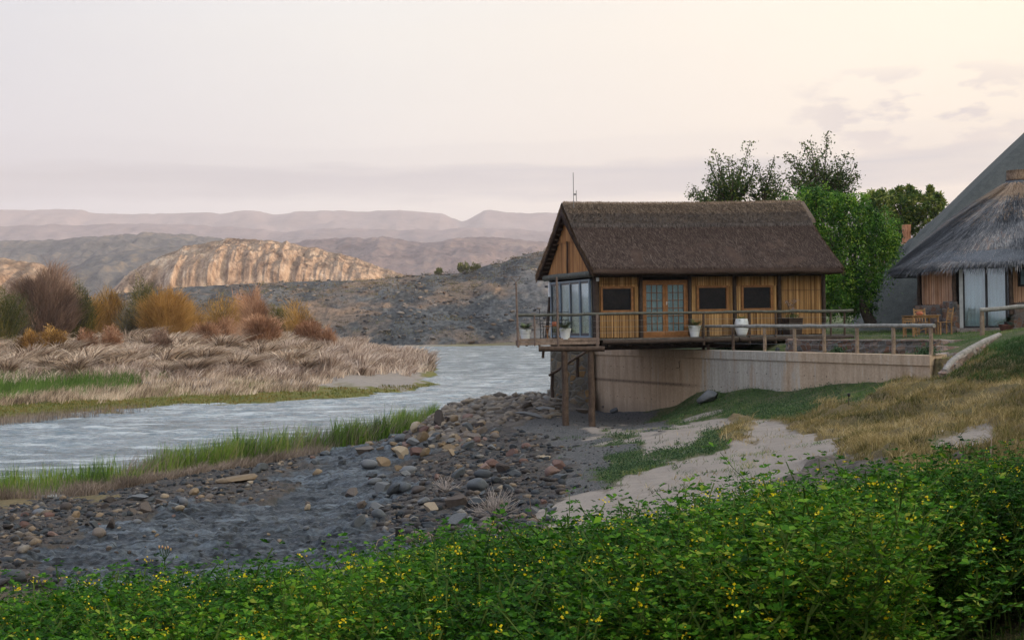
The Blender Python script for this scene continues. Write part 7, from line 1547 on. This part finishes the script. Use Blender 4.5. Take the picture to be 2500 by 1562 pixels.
# lone flower stalk
b = float(np.interp(393, uu, yb)) - .1; x = (393 - 1250) / F * b; g = G1(x, b); zt = P(393, 1335, b).z; e = empty('flower_stalk', (x, b, g), 0, 'lone green stalk with pinkish buds rising above the plants at lower left', 'plant')
m = MB(); H_ = zt - g; m.tube([(0, 0, 0), (.006, 0, H_ * .5), (0, 0, H_ * .93)], [.005, .0045, .004], 6)
bud = []
for dx, dz in ((-.03, 0), (.005, -.01), (.035, -.02), (-.012, .0), (.02, -.005)): m.tube([(0, 0, H_ * .92), (dx * .7, 0, H_ * .95), (dx * 1.3, 0, H_ + dz)], .003, 5); bud.append((dx * 1.3, 0, H_ + dz))
m.build('stem', m_stem, e); m = MB()
for q in bud: m.lathe((q[0], q[1], q[2] - .01), [(0, 0), (.006, .005), (.007, .014), (.003, .024), (0, .026)], 8)
m.build('buds', simple('pink_bud', (.35, .30, .10), (.55, .28, .18), 60, .6), e)
# dry straws and sticks
def gp(u, v, dz=0): p = hit(u, v); return p + Vector((0, 0, dz))
def ab(u, v, Y): return P(u, v, Y)
stick([ab(906, 1400, 11.6), ab(912, 1350, 11.6), ab(923, 1318, 11.7), ab(950, 1308, 11.9), ab(965, 1300, 12.0)], .006, 'bent pale dry straw beside the black boxy garden light')
stick([ab(888, 1550, 8.0), ab(935, 1485, 8.2), ab(975, 1440, 8.4), ab(998, 1412, 8.6)], .006, 'dry brown stalk leaning through the plants left of centre')
stick([ab(928, 1556, 7.8), ab(955, 1518, 7.9), ab(982, 1482, 8.0)], .005, 'shorter dry stalk beside the leaning one left of centre')
stick([ab(430, 1478, 8.4), ab(468, 1510, 8.2), ab(505, 1556, 8.0)], .006, 'tan dry stalk bending right at lower left')
stick([ab(52, 1500, 8.2), ab(58, 1530, 8.1), ab(64, 1570, 8.0)], .006, 'short dry stalk at the far lower left')
stick([ab(2107, 1562, 7.2), ab(2107, 1525, 7.2)], .006, 'left one of two dry stubs at the bottom edge'); stick([ab(2120, 1562, 7.15), ab(2120, 1528, 7.15)], .006, 'right one of two dry stubs at the bottom edge')
stick([gp(2215, 1535, .03), ab(2245, 1500, 7.2), ab(2278, 1468, 7.4)], .007, 'grey stick leaning over the grass at lower right')
stick([gp(2335, 1542, .02), gp(2380, 1535, .03), gp(2400, 1530, .02)], .008, 'pale branch lying on the grass at lower right'); stick([gp(2340, 1562, .02), gp(2358, 1550, .06), gp(2360, 1535, .03)], .007, 'curved pale twig hooked under the lying branch')
stick([ab(2465, 1340, 9), ab(2485, 1370, 8.9), ab(2505, 1400, 8.8)], .005, 'dry straw poking out at the right edge'); stick([ab(2380, 1418, 8.4), ab(2440, 1418, 8.5), ab(2500, 1445, 8.4)], .004, 'long arching dry straw low at the right edge')
stick([gp(1350, 1300, .02) + Vector((0, 0, 0)), ab(1297, 1255, 20), ab(1292, 1205, 20)], .010, 'thin dry grass stalk over the rubble right of centre')
stick([ab(2418, 1120, 14), ab(2421, 1070, 14.2), ab(2416, 1040, 14.3)], .007, 'thin dry stalk above the plants near the right edge')
# turf at the lower right
stuff('near_turf', [grass('g', 46000, (1950, 2750, 5, 9.5), 71, None, .05, .004, None, .6, .2, lambda x, Y, z, u, v, r_: Y < front(u) + .9)], m_grns)
stuff('near_dead_grass', [grass('g', 9000, (1950, 2750, 5, 9.0), 72, None, .07, .004, None, 1.2, .6, lambda x, Y, z, u, v, r_: Y < front(u) + .9, clump=.5)], m_drys)
# ---------------------------------------------------------------- haze
m = MB(); m.box((0, 3950, 305), (13000, 8300, 614)); ho = m.build('haze', [])
km = bpy.data.materials.new('haze_air'); km.use_nodes = True; t = km.node_tree; t.nodes.clear(); o_ = t.nodes.new('ShaderNodeOutputMaterial'); pv = t.nodes.new('ShaderNodeVolumePrincipled')
pv.inputs['Color'].default_value = (.84, .82, .90, 1); pv.inputs['Density'].default_value = .00012; pv.inputs['Anisotropy'].default_value = 0.0; t.links.new(pv.outputs[0], o_.inputs['Volume']); ho.data.materials.append(km); tag(ho, kind='stuff')
